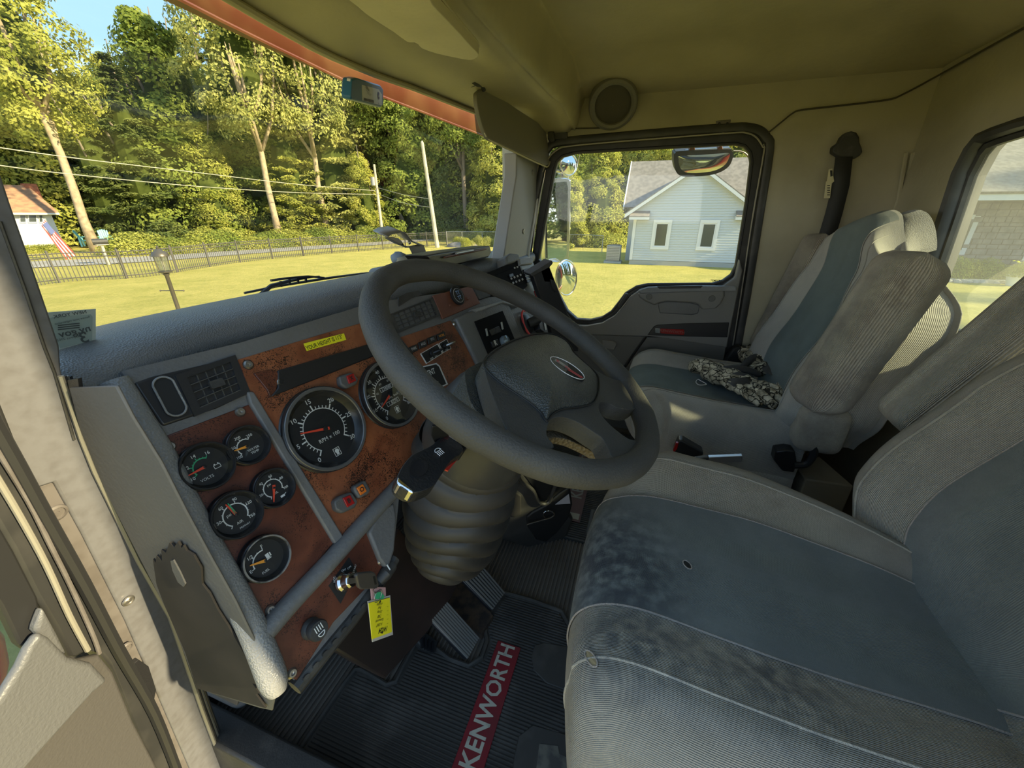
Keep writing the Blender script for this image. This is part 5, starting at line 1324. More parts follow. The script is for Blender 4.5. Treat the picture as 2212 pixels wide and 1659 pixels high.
blob(H(890, 560, PZ, .008), (.06, .03, .012), 5).build('khaki_fold', mat('khaki_cloth', (.28, .25, .18), .9), t, smooth=180)
t = thing('logbook_case', 'black flat logbook case with a pen clipped on it lying on the dash', 'case', H(1000, 555, PZ))
def lay(pix, z, th): return B().prism([H(x, y, pl_z(z)) for x, y in pix], (0, 0, -th))
slab_b([(918, 552), (955, 545), (1058, 531), (1062, 545), (1055, 556), (985, 574), (930, 566)], frame(H(990, 574, PZ), 5, 0), .05).build('case_front', 'black', t, bevel=.004, seg=3)
slab_b([(960, 552), (975, 542), (1015, 535), (1042, 532), (1052, 540), (1055, 546)], frame(H(990, 574, PZ) + V((0, .05, 0)), 5, 0), .004).build('raised_lid', 'black_dusty', t, bevel=.001)
B().tube([H(960, 556, frame(H(990, 574, PZ), 5, 0), .004), H(1050, 538, frame(H(990, 574, PZ), 5, 0), .004)], .0025, 6).build('red_edge', 'maroon', t)
B().tube([H(985, 548, frame(H(990, 574, PZ), 5, 0), .006), H(1022, 541, frame(H(990, 574, PZ), 5, 0), .006)], .0028, 8).build('pen', 'steel', t)
for k, (x, y) in enumerate(((929, 556), (944, 553), (952, 556))):
    pass
t = thing('keys_bundle', 'small dark bundle of crumpled papers beside the logbook case', 'bundle', H(935, 556, PZ))
blob(H(934, 557, PZ, .008), (.03, .014, .008), 9).build('dark_lump', 'black_dusty', t, smooth=180); blob(H(950, 555, PZ, .008), (.018, .012, .009), 11).build('small_lump', 'black', t, smooth=180)

# ---- ignition, key and tag ----
t = thing('ignition_lock', 'chrome ignition lock on a black diamond plate with OFF ON START marks', 'ignition', H(742, 1250, MP))
dm = [(706, 1267), (755, 1198), (775, 1233), (735, 1310)]
slab_b(dm, MP, .001, .0006).build('plate_border', 'white', t)
cxx, cyy = sum(p[0] for p in dm) / 4, sum(p[1] for p in dm) / 4
slab_b([(cxx + (x - cxx) * .90, cyy + (y - cyy) * .90) for x, y in dm], MP, .001, .0012).build('plate', 'ink', t)
ic = H(738, 1258, MP, .002); axk = (MP[1] + MP[2] * .35).normalized()
B().lathe([(.0125, 0), (.013, .004), (.0105, .007), (.010, .015), (.0108, .017), (.0092, .020), (.005, .020), (.0001, .019)], ic, axk, 28).build('lock_barrel', 'chrome', t)
b = B()
for s, x, y, r_ in (('OFF', 742, 1232, -20), ('ON', 754, 1226, 0), ('START', 766, 1228, 40), ('ACC', 722, 1252, 60)): text_on(b, s, MP, H(x, y, MP, .0016), .0040, rot=r_, bold=.01)
b.build('lettering', 'white', t)
k = thing('ignition_key', 'key with a grey-black plastic head turned in the ignition lock', 'key', H(795, 1254, MP))
KP = frame(H(795, 1254, MP, .035), 0, 0)
B().prism([H(x, y, KP, .0) for x, y in ((752, 1250), (772, 1249), (772, 1259), (752, 1262))], KP[1] * -.002).build('blade', 'steel', k)
slab_b([(770, 1244), (775, 1238), (805, 1235), (812, 1238), (820, 1262), (815, 1272), (782, 1274), (776, 1270)], KP, .006, .003).build('key_head', mat('key_plastic', (.075, .065, .055), .4), k, bevel=.002, seg=3)
slab_b([(806, 1246), (810, 1245), (814, 1262), (810, 1263)], KP, .001, .0036).build('key_slot', 'ink', k)
tg = thing('key_tag', 'yellow numbered key tag with handwriting hanging from the ignition key', 'tag', H(820, 1345, KP))
slab_b([(795, 1299), (843, 1286), (849, 1371), (805, 1387)], KP, .0012, .002).build('clear_sleeve', mat('clear_sleeve_plastic', (.55, .52, .50), .2), tg)
slab_b([(797, 1303), (842, 1291), (847, 1365), (804, 1381)], KP, .001, .0034).build('card', 'yellow', tg)
b = B()
TU = (H(804, 1381, KP) - H(847, 1365, KP)).normalized(); TV = KP[1].cross(TU); TG = (KP[0], KP[1], TU, TV)
text_on(b, '14124', TG, H(828, 1360, KP, .004), .0105, off=0, bold=.02)
for s_, y in (('14 2007', 1349), ('Kenworth', 1340), ('T300', 1331), ('Dump', 1322), ('Red', 1313), ('4 Axles', 1305)): text_on(b, s_, TG, H(820, y, KP, .004), .0062, off=0, sx=.9)
for y in (1349, 1340, 1331, 1322, 1313): text_on(b, '---', TG, H(837, y - 2, KP, .004), .005, off=0)
b.build('lettering', 'ink', tg)
for x, y in ((821, 1300), (826, 1366)): B().lathe([(.0022, .0001), (.0001, .0002)], H(x, y, KP, .0042), KP[1], 10).build('punch_hole', 'ink', tg)
slab_b([(801, 1268), (833, 1269), (834, 1296), (803, 1300)], KP, .001, .0008).build('pink_tab', mat('pink_tab', (.60, .36, .38), .4), tg)
slab_b([(810, 1281), (823, 1278), (831, 1288), (828, 1294), (812, 1294)], KP, .001, .0042).build('green_tab', 'green', tg)
B().tube([H(817, 1287, KP, .0055) + KP[2] * math.cos(R(a)) * .009 + KP[3] * math.sin(R(a)) * .009 for a in range(0, 360, 20)], .0005, 5, closed=True).build('key_ring', 'steel', tg)
B().tube([H(812, 1267, KP, .003), H(806, 1275, KP, .005), H(812, 1284, KP, .005)], .0006, 5).build('ring_loop', 'steel', tg)
# headlight knob
t = thing('headlight_knob', 'round black headlight knob with a white lamp symbol at the lower dash corner', 'knob', H(678, 1357, MP))
hc = H(670, 1357, MP)
B().lathe([(.012, 0), (.0135, .003), (.012, .006), (.010, .008), (.010, .012), (.0125, .014), (.0130, .021), (.0115, .024), (.0001, .0245)], hc, MP[1], 32).build('knob', 'black_dusty', t)
o = hc + MP[1] * .0252; b = B()
q = on(MP, [(math.cos(R(a)) * .0045, math.sin(R(a)) * .0045 - .003) for a in range(-180, 1, 15)], 0, o, 0)
b.tube(q + [q[0]], .0006, 5)
for k2 in range(4): b.tube(on(MP, [(-.0045 + k2 * .003, .000), (-.0045 + k2 * .003, .008)], 0, o, 0), .0006, 5)
b.build('symbol', 'white', t)
# small black connector below the panel end
t = thing('trigger_connector', 'small black ribbed connector hanging below the panel end bracket', 'connector', H(835, 1240, MP))
B().tube([H(845, 1222, MP, .0), H(832, 1240, MP, .004), H(818, 1256, MP, 0)], [.010, .011, .009], 12).build('body', 'black_dusty', t)
B().tube([H(836, 1220, MP, .01), H(842, 1230, MP, .012), H(838, 1240, MP, .01)], .0012, 6).build('wire', 'white', t)
# =====================================================================
# steering wheel and column
# =====================================================================
WC = V((.496, .1477, .822)); WN = V((0, -.501, .865)).normalized(); WU = V((1, 0, 0)); WV = WN.cross(WU)
WP = (WC, WN, WU, WV)
def w8(a, b_, off=0.0): return H(1000 + a * .229, 700 + b_ * .229, WP, off)
sw = thing('steering_wheel', 'worn dark grey steering wheel with thick rim and broad leather-grained hub', 'steering wheel', WC)
b = B()
def rimf(u, v):
    a = u * 2 * math.pi; d = WU * math.cos(a) + WV * math.sin(a); t = v * 2 * math.pi
    k = 1 + .05 * math.sin(a * 7 + 1) ** 8
    return WC + d * (.2065 + .0162 * k * math.cos(t)) + WN * (.0162 * k * math.sin(t))
b.grid(rimf, 128, 20, closeu=True, closev=True).build('rim', 'wheel', sw, smooth=180)
def dome(poly, cen, hgt, depth, b=None, rings=7, pw=3.0):
    """poly: 3D outline on the wheel plane; rounded top of height hgt, side walls depth down"""
    b = b or B(); poly = smoothpoly(poly, 4, closed=True); n = len(poly); rows = []
    rows.append([cen + (p - cen) * .985 - WN * depth for p in poly])
    rows.append([cen + (p - cen) * 1.0 - WN * depth * .5 for p in poly])
    for i in range(rings):
        s = 1 - i / rings; rows.append([cen + (p - cen) * s + WN * (hgt * (1 - s ** pw) - .004 * (s ** 12)) for p in poly])
    st = len(b.v)
    for r_ in rows: b.v += r_
    for i in range(len(rows) - 1):
        for k in range(n): b.f.append([st + i * n + k, st + i * n + (k + 1) % n, st + (i + 1) * n + (k + 1) % n, st + (i + 1) * n + k]); b.mi.append(0)
    b.v.append(cen + WN * hgt); m = len(b.v) - 1; L = st + (len(rows) - 1) * n
    for k in range(n): b.f.append([L + k, L + (k + 1) % n, m]); b.mi.append(0)
    return b
def flatprism(poly, off, th, nm, m_, bevel=.006):
    pts = [w8(a, c, off) for a, c in poly]
    return B().prism(smoothpoly(pts, 3, closed=True), WN * -th).build(nm, m_, sw, bevel=bevel, seg=4, smooth=50)
main = [(200, 380), (235, 320), (400, 240), (620, 160), (850, 150), (1000, 200), (1100, 330), (1280, 450), (1390, 508), (1490, 535), (1600, 570), (1700, 700), (1620, 800), (1470, 790), (1380, 748), (1295, 742), (1283, 800), (1310, 860), (1370, 930), (1460, 1010), (1570, 1085), (1680, 1110), (1730, 1200), (1640, 1290), (1440, 1285), (1330, 1090), (1250, 1030), (1100, 932), (950, 877), (850, 888), (806, 940), (792, 1050), (860, 1160), (700, 1170), (550, 1080), (410, 985), (330, 800), (240, 560)]
flatprism(main, .004, .024, 'spokes', 'wheel', bevel=.007)
shell = [(15, 485), (40, 425), (110, 385), (200, 345), (420, 300), (700, 500), (800, 900), (730, 1030), (560, 1050), (410, 985), (260, 920), (140, 835), (60, 700)]
flatprism(shell, -.022, .04, 'hub_shell', 'hub', bevel=.014)
pad = [(203, 352), (240, 288), (340, 213), (480, 143), (620, 97), (740, 80), (850, 84), (955, 130), (1017, 190), (1057, 262), (1148, 350), (1265, 455), (1292, 540), (1280, 660), (1230, 740), (1100, 775), (960, 790), (860, 835), (800, 905), (740, 822), (640, 732), (520, 650), (400, 570), (290, 482), (225, 412)]
pp3 = [w8(a, c, .008) for a, c in pad]; cen = w8(760, 430, .008)
dome(pp3, cen, .014, .03).build('horn_pad', 'hub', sw, smooth=60)
B().tube([p - WN * .002 for p in smoothpoly(pp3, 4, closed=True)], .0012, 6, closed=True).build('pad_seam', 'ink', sw)
flatprism([(795, 1075), (812, 930), (860, 885), (960, 872), (1110, 926), (1260, 1022), (1345, 1082), (1425, 1285), (1360, 1292), (1200, 1190), (1000, 1095), (870, 1070)], -.030, .012, 'hub_underside', mat('hub_underside_plastic', (.11, .085, .055), .5, bump=(260, .5, 'voronoi')), .003)
# oval emblem
lc = w8(985, 415, .0215); LX = (w8(1100, 478, .0215) - w8(870, 352, .0215)).normalized(); LY = WN.cross(LX)
LP = (lc, WN, LX, LY)
em = [(math.cos(a) * .0285, math.sin(a) * .0195) for a in [2 * math.pi * k / 40 for k in range(40)]]
t = sw
ep = B().prism(on(LP, em), WN * -.005).build('emblem_plate', 'ink', sw, bevel=.0005, seg=1)
B().tube(on(LP, [(x * .95, y * .93) for x, y in em], .0003), .0006, 6, closed=True).build('emblem_ring', 'white', ep)
b = B()
b.flat(on(LP, [(-.021, -.001), (-.019, .006), (-.010, .007), (.000, .004), (.006, .000), (.001, -.003), (-.010, -.001)], .0006))
b.build('emblem_grey', mat('emblem_silver', (.38, .37, .36), .35, .5), ep)
b = B()
b.flat(on(LP, [(-.002, -.006), (.004, -.001), (.024, -.004), (.024, -.0062), (.004, -.003)], .0009)); b.flat(on(LP, [(-.002, -.008), (.004, -.0045), (.022, -.0075), (.022, -.0092), (.003, -.007)], .0009))
text_on(b, 'K', LP, lc + LX * -.015 + LY * .003, .009, off=.0009, bold=.02); text_on(b, 'W', LP, lc + LX * -.001 - LY * .001, .008, off=.0010, bold=.02)
b.build('emblem_red', mat('emblem_red', (.62, .05, .07), .4), ep)

# column
col_ = thing('steering_column', 'grey-brown steering column with pleated rubber boot below the wheel', 'steering column', (.52, .3, .3))
B().tube([WC - WN * .03, WC - WN * .10], .035, 16).build('shaft', 'black', col_)
cpath = [V((.500, .165, .775)), V((.502, .190, .735)), V((.506, .215, .695)), V((.510, .232, .655)), V((.514, .242, .632))]
B().tube(cpath, [.050, .074, .086, .090, .086], 40).build('shroud', 'shroud', col_, smooth=60)
shx = [(934, 922), (955, 918), (972, 938), (1018, 968), (1022, 980), (1008, 992), (982, 988), (940, 958), (932, 942)]
SHP = frame(H(980, 955, pl_x(.43)), -35, -28)
slab_b(shx, SHP, .004, .004).build('lever_slot', 'ink', col_, bevel=.001)
# boot
axp = smoothpoly([V((.512, .240, .655)), V((.524, .264, .58)), V((.534, .284, .50)), V((.540, .302, .42)), V((.542, .318, .35))], 30)
def bootf(u, v):
    i = v * (len(axp) - 1); p = axp[int(round(i))]; q = axp[min(int(round(i)) + 1, len(axp) - 1)]; r0 = axp[max(int(round(i)) - 1, 0)]
    ax = (r0 - q).normalized(); a = u * 2 * math.pi
    e1 = V((1, 0, 0)); e1 = (e1 - ax * e1.dot(ax)).normalized(); e2 = ax.cross(e1)
    wv = .034 * math.sin(a * 2.0 + 1.2) + .014 * math.sin(a * 3 + v * 5)
    ph = v * 7.2 + wv * 14
    pl = abs(math.sin(math.pi * ph)) ** .55
    r = lin([(0, .084), (.12, .094), (.5, .102), (.8, .094), (1, .074)], v) + (pl - .6) * .014
    return p + e1 * math.cos(a) * r + e2 * math.sin(a) * r * .98
B().grid(bootf, 64, len(axp), closeu=True).build('pleated_boot', 'boot', col_, smooth=70)
CVP = frame(H(850, 1330, pl_y(.40)), -8, 10)
slab_b([(842, 1180), (862, 1140), (900, 1185), (960, 1212), (1006, 1226), (976, 1290), (918, 1372), (832, 1468), (722, 1402), (790, 1312), (832, 1250)], CVP, .10).build('lower_cover', 'brown_cover', col_, bevel=.004, seg=3)
# control stalk
SKP = (WC - WN * .135, WN, WU, WV)
t = thing('control_stalk', 'black paddle-shaped control stalk with chrome tip and white lamp symbol', 'lever', H(930, 1000, SKP))
B().prism(smoothpoly(hpts([(968, 938), (992, 954), (1000, 975), (974, 995), (950, 1030), (935, 1050), (895, 1064), (861, 1046), (862, 1020), (884, 988), (905, 975), (932, 962), (946, 950)], SKP, .010), 3, closed=True), WN * -.020).build('paddle', mat('stalk_plastic', (.022, .022, .023), .3, bump=(260, .3)), t, bevel=.005, seg=4, smooth=50)
c = H(905, 1012, SKP, .0108)
B().grid(lambda u, v: c + (WU * math.cos(u * 6.283) * .9 + WV * math.sin(u * 6.283) * .55) * .017 * v + WN * (-.0006 + .0012 * v * v), 20, 5, closeu=True).build('thumb_dish', 'black', t)
B().prism(hpts([(860, 1028), (866, 1034), (892, 1056), (897, 1064), (890, 1064), (862, 1046), (858, 1040)], SKP, .011), WN * -.018).build('chrome_tip', 'chrome', t, bevel=.002)
SY = (H(948, 975, SKP, .0112), WN, (H(975, 960, SKP) - H(940, 985, SKP)).normalized(), WN.cross((H(975, 960, SKP) - H(940, 985, SKP)).normalized()))
b = B(); q = on(SY, [(math.cos(R(a)) * .0055, math.sin(R(a)) * .004 + .001) for a in range(0, 181, 15)]); b.tube(q + [q[0]], .0005, 5)
for k in range(4): b.tube(on(SY, [(-.0045 + k * .003, .0), (-.0045 + k * .003, -.006)]), .0005, 5)
b.build('symbol', 'white', t)
B().prism(hpts([(972, 936), (1000, 950), (1012, 962), (1002, 978), (985, 968)], SKP, .006), WN * -.02).build('arm', 'black', t, bevel=.003)
b = B(); text_on(b, 'WIPER', SY, H(960, 950, SKP, .010), .008, rot=4, off=0); b.build('red_lettering', mat('red_print', (.42, .04, .05), .5), t)
t = thing('red_tag', 'small red warning tag tucked beside the black control stalk', 'tag', H(975, 1000, SKP))
B().prism(hpts([(999, 958), (1009, 964), (990, 990), (968, 1017), (954, 1011), (966, 995)], SKP, -.004), WN * -.002).build('tag', mat('red_tag_plastic', (.60, .045, .03), .35), t)
b = B(); text_on(b, 'III', SY, H(967, 1003, SKP, -.0035), .008, off=0, bold=.02); b.build('lettering', mat('pink_print', (.8, .45, .40), .4), t)
# pale dusty ring under wheel
t = thing('collar_ring', 'pale grey collar piece between the wheel rim and the stalk slot', 'collar', H(990, 930, SKP))
B().prism(smoothpoly(hpts([(955, 915), (975, 915), (1010, 940), (1040, 955), (1036, 962), (1000, 948), (972, 930)], SKP, .02), 3, closed=True), WN * -.01).build('collar', 'vinyl_lt', t, bevel=.002)

# =====================================================================
# floor mats, pedals
# =====================================================================
def ribs(poly, holes, axis, step, w, h, z, bb, inset=.0):
    """ribs running along axis (0=x,1=y) inside 2D poly minus holes"""
    o = 1 - axis; lo_ = min(p[o] for p in poly); hi_ = max(p[o] for p in poly); s = lo_ + step
    while s < hi_:
        def cuts(pl):
            r_ = []
            for i in range(len(pl)):
                a, c = pl[i], pl[(i + 1) % len(pl)]
                if (a[o] > s) != (c[o] > s): r_.append(a[axis] + (c[axis] - a[axis]) * (s - a[o]) / (c[o] - a[o]))
            return sorted(r_)
        seg = []
        cc = cuts(poly)
        for i in range(0, len(cc) - 1, 2): seg.append((cc[i] + inset, cc[i + 1] - inset))
        for hl in holes:
            hc = cuts(hl)
            for i in range(0, len(hc) - 1, 2):
                ns = []
                for a, c in seg:
                    if hc[i] >= c or hc[i + 1] <= a: ns.append((a, c)); continue
                    if hc[i] > a: ns.append((a, hc[i]))
                    if hc[i + 1] < c: ns.append((hc[i + 1], c))
                seg = ns
        for a, c in seg:
            if c - a < .004: continue
            for k_ in (0,):
                if axis == 1:
                    q = [V((s - w, a, z)), V((s + w, a, z)), V((s + w * .5, a, z + h)), V((s - w * .5, a, z + h))]; d = V((0, c - a, 0))
                else:
                    q = [V((a, s - w, z)), V((a, s + w, z)), V((a, s + w * .5, z + h)), V((a, s - w * .5, z + h))]; d = V((c - a, 0, 0))
                bb.prism(q, d)
        s += step
    return bb
M['matrub'] = mat('floor_mat_rubber', (.068, .061, .053), .7, var=(14, (.115, .102, .088), .5, .72))
mt = thing('floor_mat', 'driver ribbed black floor mat with a red name banner', 'floor mat', (.4, .2, .0))
mpx = [(600, 1700), (622, 1659), (655, 1608), (693, 1552), (741, 1481), (767, 1448), (779, 1447), (805, 1462), (835, 1481), (855, 1474), (870, 1443), (896, 1395), (912, 1378), (935, 1396), (972, 1425), (1012, 1440), (1040, 1422), (1052, 1388), (1046, 1350), (1062, 1320), (1089, 1281), (1150, 1298), (1213, 1322), (1226, 1345), (1240, 1365)]
poly = [H(x, y, pl_z(.012)) for x, y in mpx] + [V((.62, -.05, .012)), V((.60, -.22, .012)), (V((.10, -.22, .012))), V((.10, .40, .012))]
B().prism(poly, (0, 0, -.010)).build('mat_base', 'matrub', mt)
B().tube([p + V((0, 0, .002)) for p in poly[1:-4]], .006, 8).build('raised_border', 'matrub', mt)
ban = [(.10, .176), (.598, .176), (.598, .236), (.10, .236)]
def pxp(l, z=.012): return [(H(x, y, pl_z(z)).x, H(x, y, pl_z(z)).y) for x, y in l]
e1 = pxp([(1156, 1395), (1175, 1390), (1235, 1400), (1240, 1500), (1180, 1478), (1152, 1450), (1148, 1420)])
e2 = pxp([(1120, 1592), (1138, 1578), (1150, 1568), (1245, 1595), (1240, 1720), (1100, 1720), (1110, 1640)])
bb = ribs([(p.x, p.y) for p in poly], [ban, e1, e2], 1, .0072, .0024, .0040, .012, B(), inset=.012)
bb.build('mat_ribs', 'matrub', mt, kind='stuff')
M['banner'] = mat('mat_banner_red', (.27, .022, .03), .5, var=(20, (.20, .03, .035), .5, .7))
M['cream'] = mat('mat_lettering_cream', (.60, .55, .43), .6, var=(60, (.42, .38, .30), .55, .7))
B().prism([V((x, y, .018)) for x, y in ban], (0, 0, -.006)).build('banner', 'banner', mt, bevel=.001)
ZF = (V((0, 0, 0)), V((0, 0, 1)), V((1, 0, 0)), V((0, 1, 0)))
b = B(); text_on(b, 'KENWORTH', ZF, V((.470, .2055, .0188)), .050, off=0, bold=.022, sx=.88); b.build('lettering', 'cream', mt)
for nm, e in (('worn_emblem', e1), ('worn_emblem', e2)):
    B().prism([V((x, y, .0165)) for x, y in e], (0, 0, -.005)).build(nm, 'matrub', mt, bevel=.002)
cxx = sum(x for x, y in e2) / len(e2); cyy = sum(y for x, y in e2) / len(e2)
B().prism([V((x, y, .018)) for x, y in pxp([(1165, 1610), (1205, 1615), (1208, 1632), (1225, 1640), (1220, 1720), (1150, 1720), (1160, 1650)])], (0, 0, -.002)).build('worn_patch', mat('worn_mat_patch', (.20, .18, .14), .7, var=(40, (.10, .09, .08), .4, .6)), mt)
# passenger mat
mt = thing('floor_mat', 'passenger ribbed dark floor mat with the same name banner in the far footwell', 'floor mat', (1.3, .2, .0))
poly = [V((.99, .50, .010)), V((.995, .02, .010)), V((1.0, -.12, .010)), V((1.75, -.12, .010)), V((1.75, .50, .010))]
B().prism(poly, (0, 0, -.008)).build('mat_base', mat('dusty_green_black_mat', (.030, .036, .036), .5), mt)
ban = [(1.075, .108), (1.6, .108), (1.6, .178), (1.075, .178)]
bb = ribs([(p.x, p.y) for p in poly], [ban, [(1.03, -.02), (1.16, -.02), (1.16, .08), (1.03, .08)]], 1, .0098, .0030, .004, .010, B(), inset=.012); bb.build('mat_ribs', 'matrub', mt, kind='stuff')
B().prism([V((x, y, .015)) for x, y in ban], (0, 0, -.004)).build('banner', mat('dim_banner', (.13, .06, .055), .6), mt)
b = B(); text_on(b, 'KENWORTH', ZF, V((1.36, .142, .0158)), .062, off=0, bold=.02, sx=.92); b.build('lettering', mat('dim_lettering', (.30, .30, .27), .6), mt)
b = B(); b.box((1.10, .142, .0158), (.03, .055, .001)); b.build('emblem_box', mat('dim_emblem', (.36, .35, .30), .6), mt)
B().prism([V((x, y, .016)) for x, y in [(1.04, -.01), (1.15, -.01), (1.15, .07), (1.04, .07)]], (0, 0, -.004)).build('worn_emblem', 'matrub', mt, bevel=.002)

# pedals
PP_ = frame((.60, .33, .10), 0, 48)
def pedal(label, corners, n, cat='pedal'):
    c = sum((H(x, y, PP_) for x, y in corners), V()) / 4
    t = thing('pedal', label, cat, c)
    a, b_, c_, d = [H(x, y, PP_) for x, y in corners]        # a->b short edge top, a->d long
    B().prism([a, b_, c_, d], PP_[1] * -.012).build('plate', 'black', t, bevel=.003)
    for i in range(n):
        f = (i + .5) / n; p0 = a.lerp(b_, f); p1 = d.lerp(c_, f); w = (b_ - a).normalized() * .0019
        B().prism([p0 - w, p0 + w, p1 + w, p1 - w], PP_[1] * .004).build('tread_rib', 'tread', t)
    B().tube([c - PP_[1] * .01, c - PP_[1] * .03 + V((0, .10, .06))], .012, 8).build('arm', 'black', t)
M['tread'] = mat('worn_tread_rib', (.24, .225, .20), .45)
pedal('ribbed black pedal close to the column cover', [(924, 1334), (954, 1288), (1034, 1378), (1008, 1424)], 9)
pedal('ribbed black pedal further right against the floor hump', [(984, 1238), (1018, 1193), (1090, 1280), (1062, 1318)], 8)
t = thing('floor_bracket', 'small ribbed black floor bracket left of the nearer pedal', 'bracket', H(925, 1390, pl_z(.05)))
slab_b([(895, 1378), (915, 1362), (948, 1385), (940, 1412), (915, 1402)], frame(H(920, 1388, pl_z(.05)), 0, 40), .02).build('body', 'black_dusty', t, bevel=.003)
for k in range(4): slab_b([(910 + k * 8, 1372 + k * 5), (914 + k * 8, 1370 + k * 5), (916 + k * 7, 1400 + k * 3), (912 + k * 7, 1400 + k * 3)], frame(H(920, 1388, pl_z(.05)), 0, 40), .006, .006).build('rib', 'black', t)
# engine hump and rusty opening behind the pedals
b = B(); b.prism([H(x, y, pl_z(.03)) for x, y in ((960, 1290), (990, 1240), (1020, 1270), (1065, 1330), (1040, 1370), (1010, 1350))], (0, 0, -.02))
tag(b.build('pedal_recess', mat('rusty_recess', (.12, .075, .045), .9, var=(30, (.04, .03, .025), .4, .6)), smooth=30), 'rusty brown recess in the floor between the two pedals', 'floor recess')

# lower centre console, cubby and bag
LC = frame(H(1120, 1110, pl_x(.88)), -55, -8)
t = thing('lower_console', 'dim brown-grey lower console with square flap and cup ring under the steering wheel', 'console', H(1120, 1110, LC))
slab_b([(1040, 990), (1130, 1020), (1175, 1050), (1200, 1062), (1215, 1100), (1240, 1120), (1225, 1165), (1200, 1180), (1140, 1184), (1050, 1158), (1010, 1120)], LC, .12).build('housing', 'shroud', t, bevel=.01, seg=4)
slab_b([(1076, 1068), (1112, 1063), (1126, 1072), (1126, 1112), (1112, 1118), (1070, 1108)], LC, .006, .004).build('square_flap', 'boot', t, bevel=.003, seg=3)
B().tube(smoothpoly([H(x, y, LC, .012) for x, y in ((1118, 1020), (1125, 1040), (1150, 1058), (1165, 1085), (1185, 1085), (1195, 1060), (1200, 1048))], 5), .006, 10).build('cup_ring', 'shroud', t)
slab_b([(1125, 1018), (1205, 1030), (1232, 1050), (1205, 1075), (1180, 1082), (1165, 1078), (1152, 1055)], LC, .02, .002).build('cup_well', 'ink', t, bevel=.003)
slab_b([(1180, 1092), (1210, 1066), (1232, 1052), (1237, 1090), (1228, 1120), (1205, 1150), (1180, 1172), (1158, 1166), (1140, 1140), (1138, 1118), (1150, 1108)], LC, .03, .008).build('black_pouch', 'ink', t, bevel=.004)
slab_b([(1200, 1090), (1229, 1068), (1232, 1088)], LC, .002, .012).build('paper_corner', mat('white_paper', (.45, .44, .47), .8), t)
hk = thing('chrome_hook', 'chrome wire hook hanging at the front of the black console pouch', 'hook', H(1170, 1115, LC))
B().tube(smoothpoly([H(x, y, LC, .018) for x, y in ((1138, 1133), (1165, 1125), (1190, 1118), (1197, 1110), (1190, 1104), (1178, 1105), (1173, 1112), (1177, 1117))], 5), .0022, 8).build('wire', 'chrome', hk)
# floor hump edge left
B().box((XL + .02, .35, .06), (.05, .9, .12)).build('trim_5', 'black_dusty', kind='structure', bevel=.006)
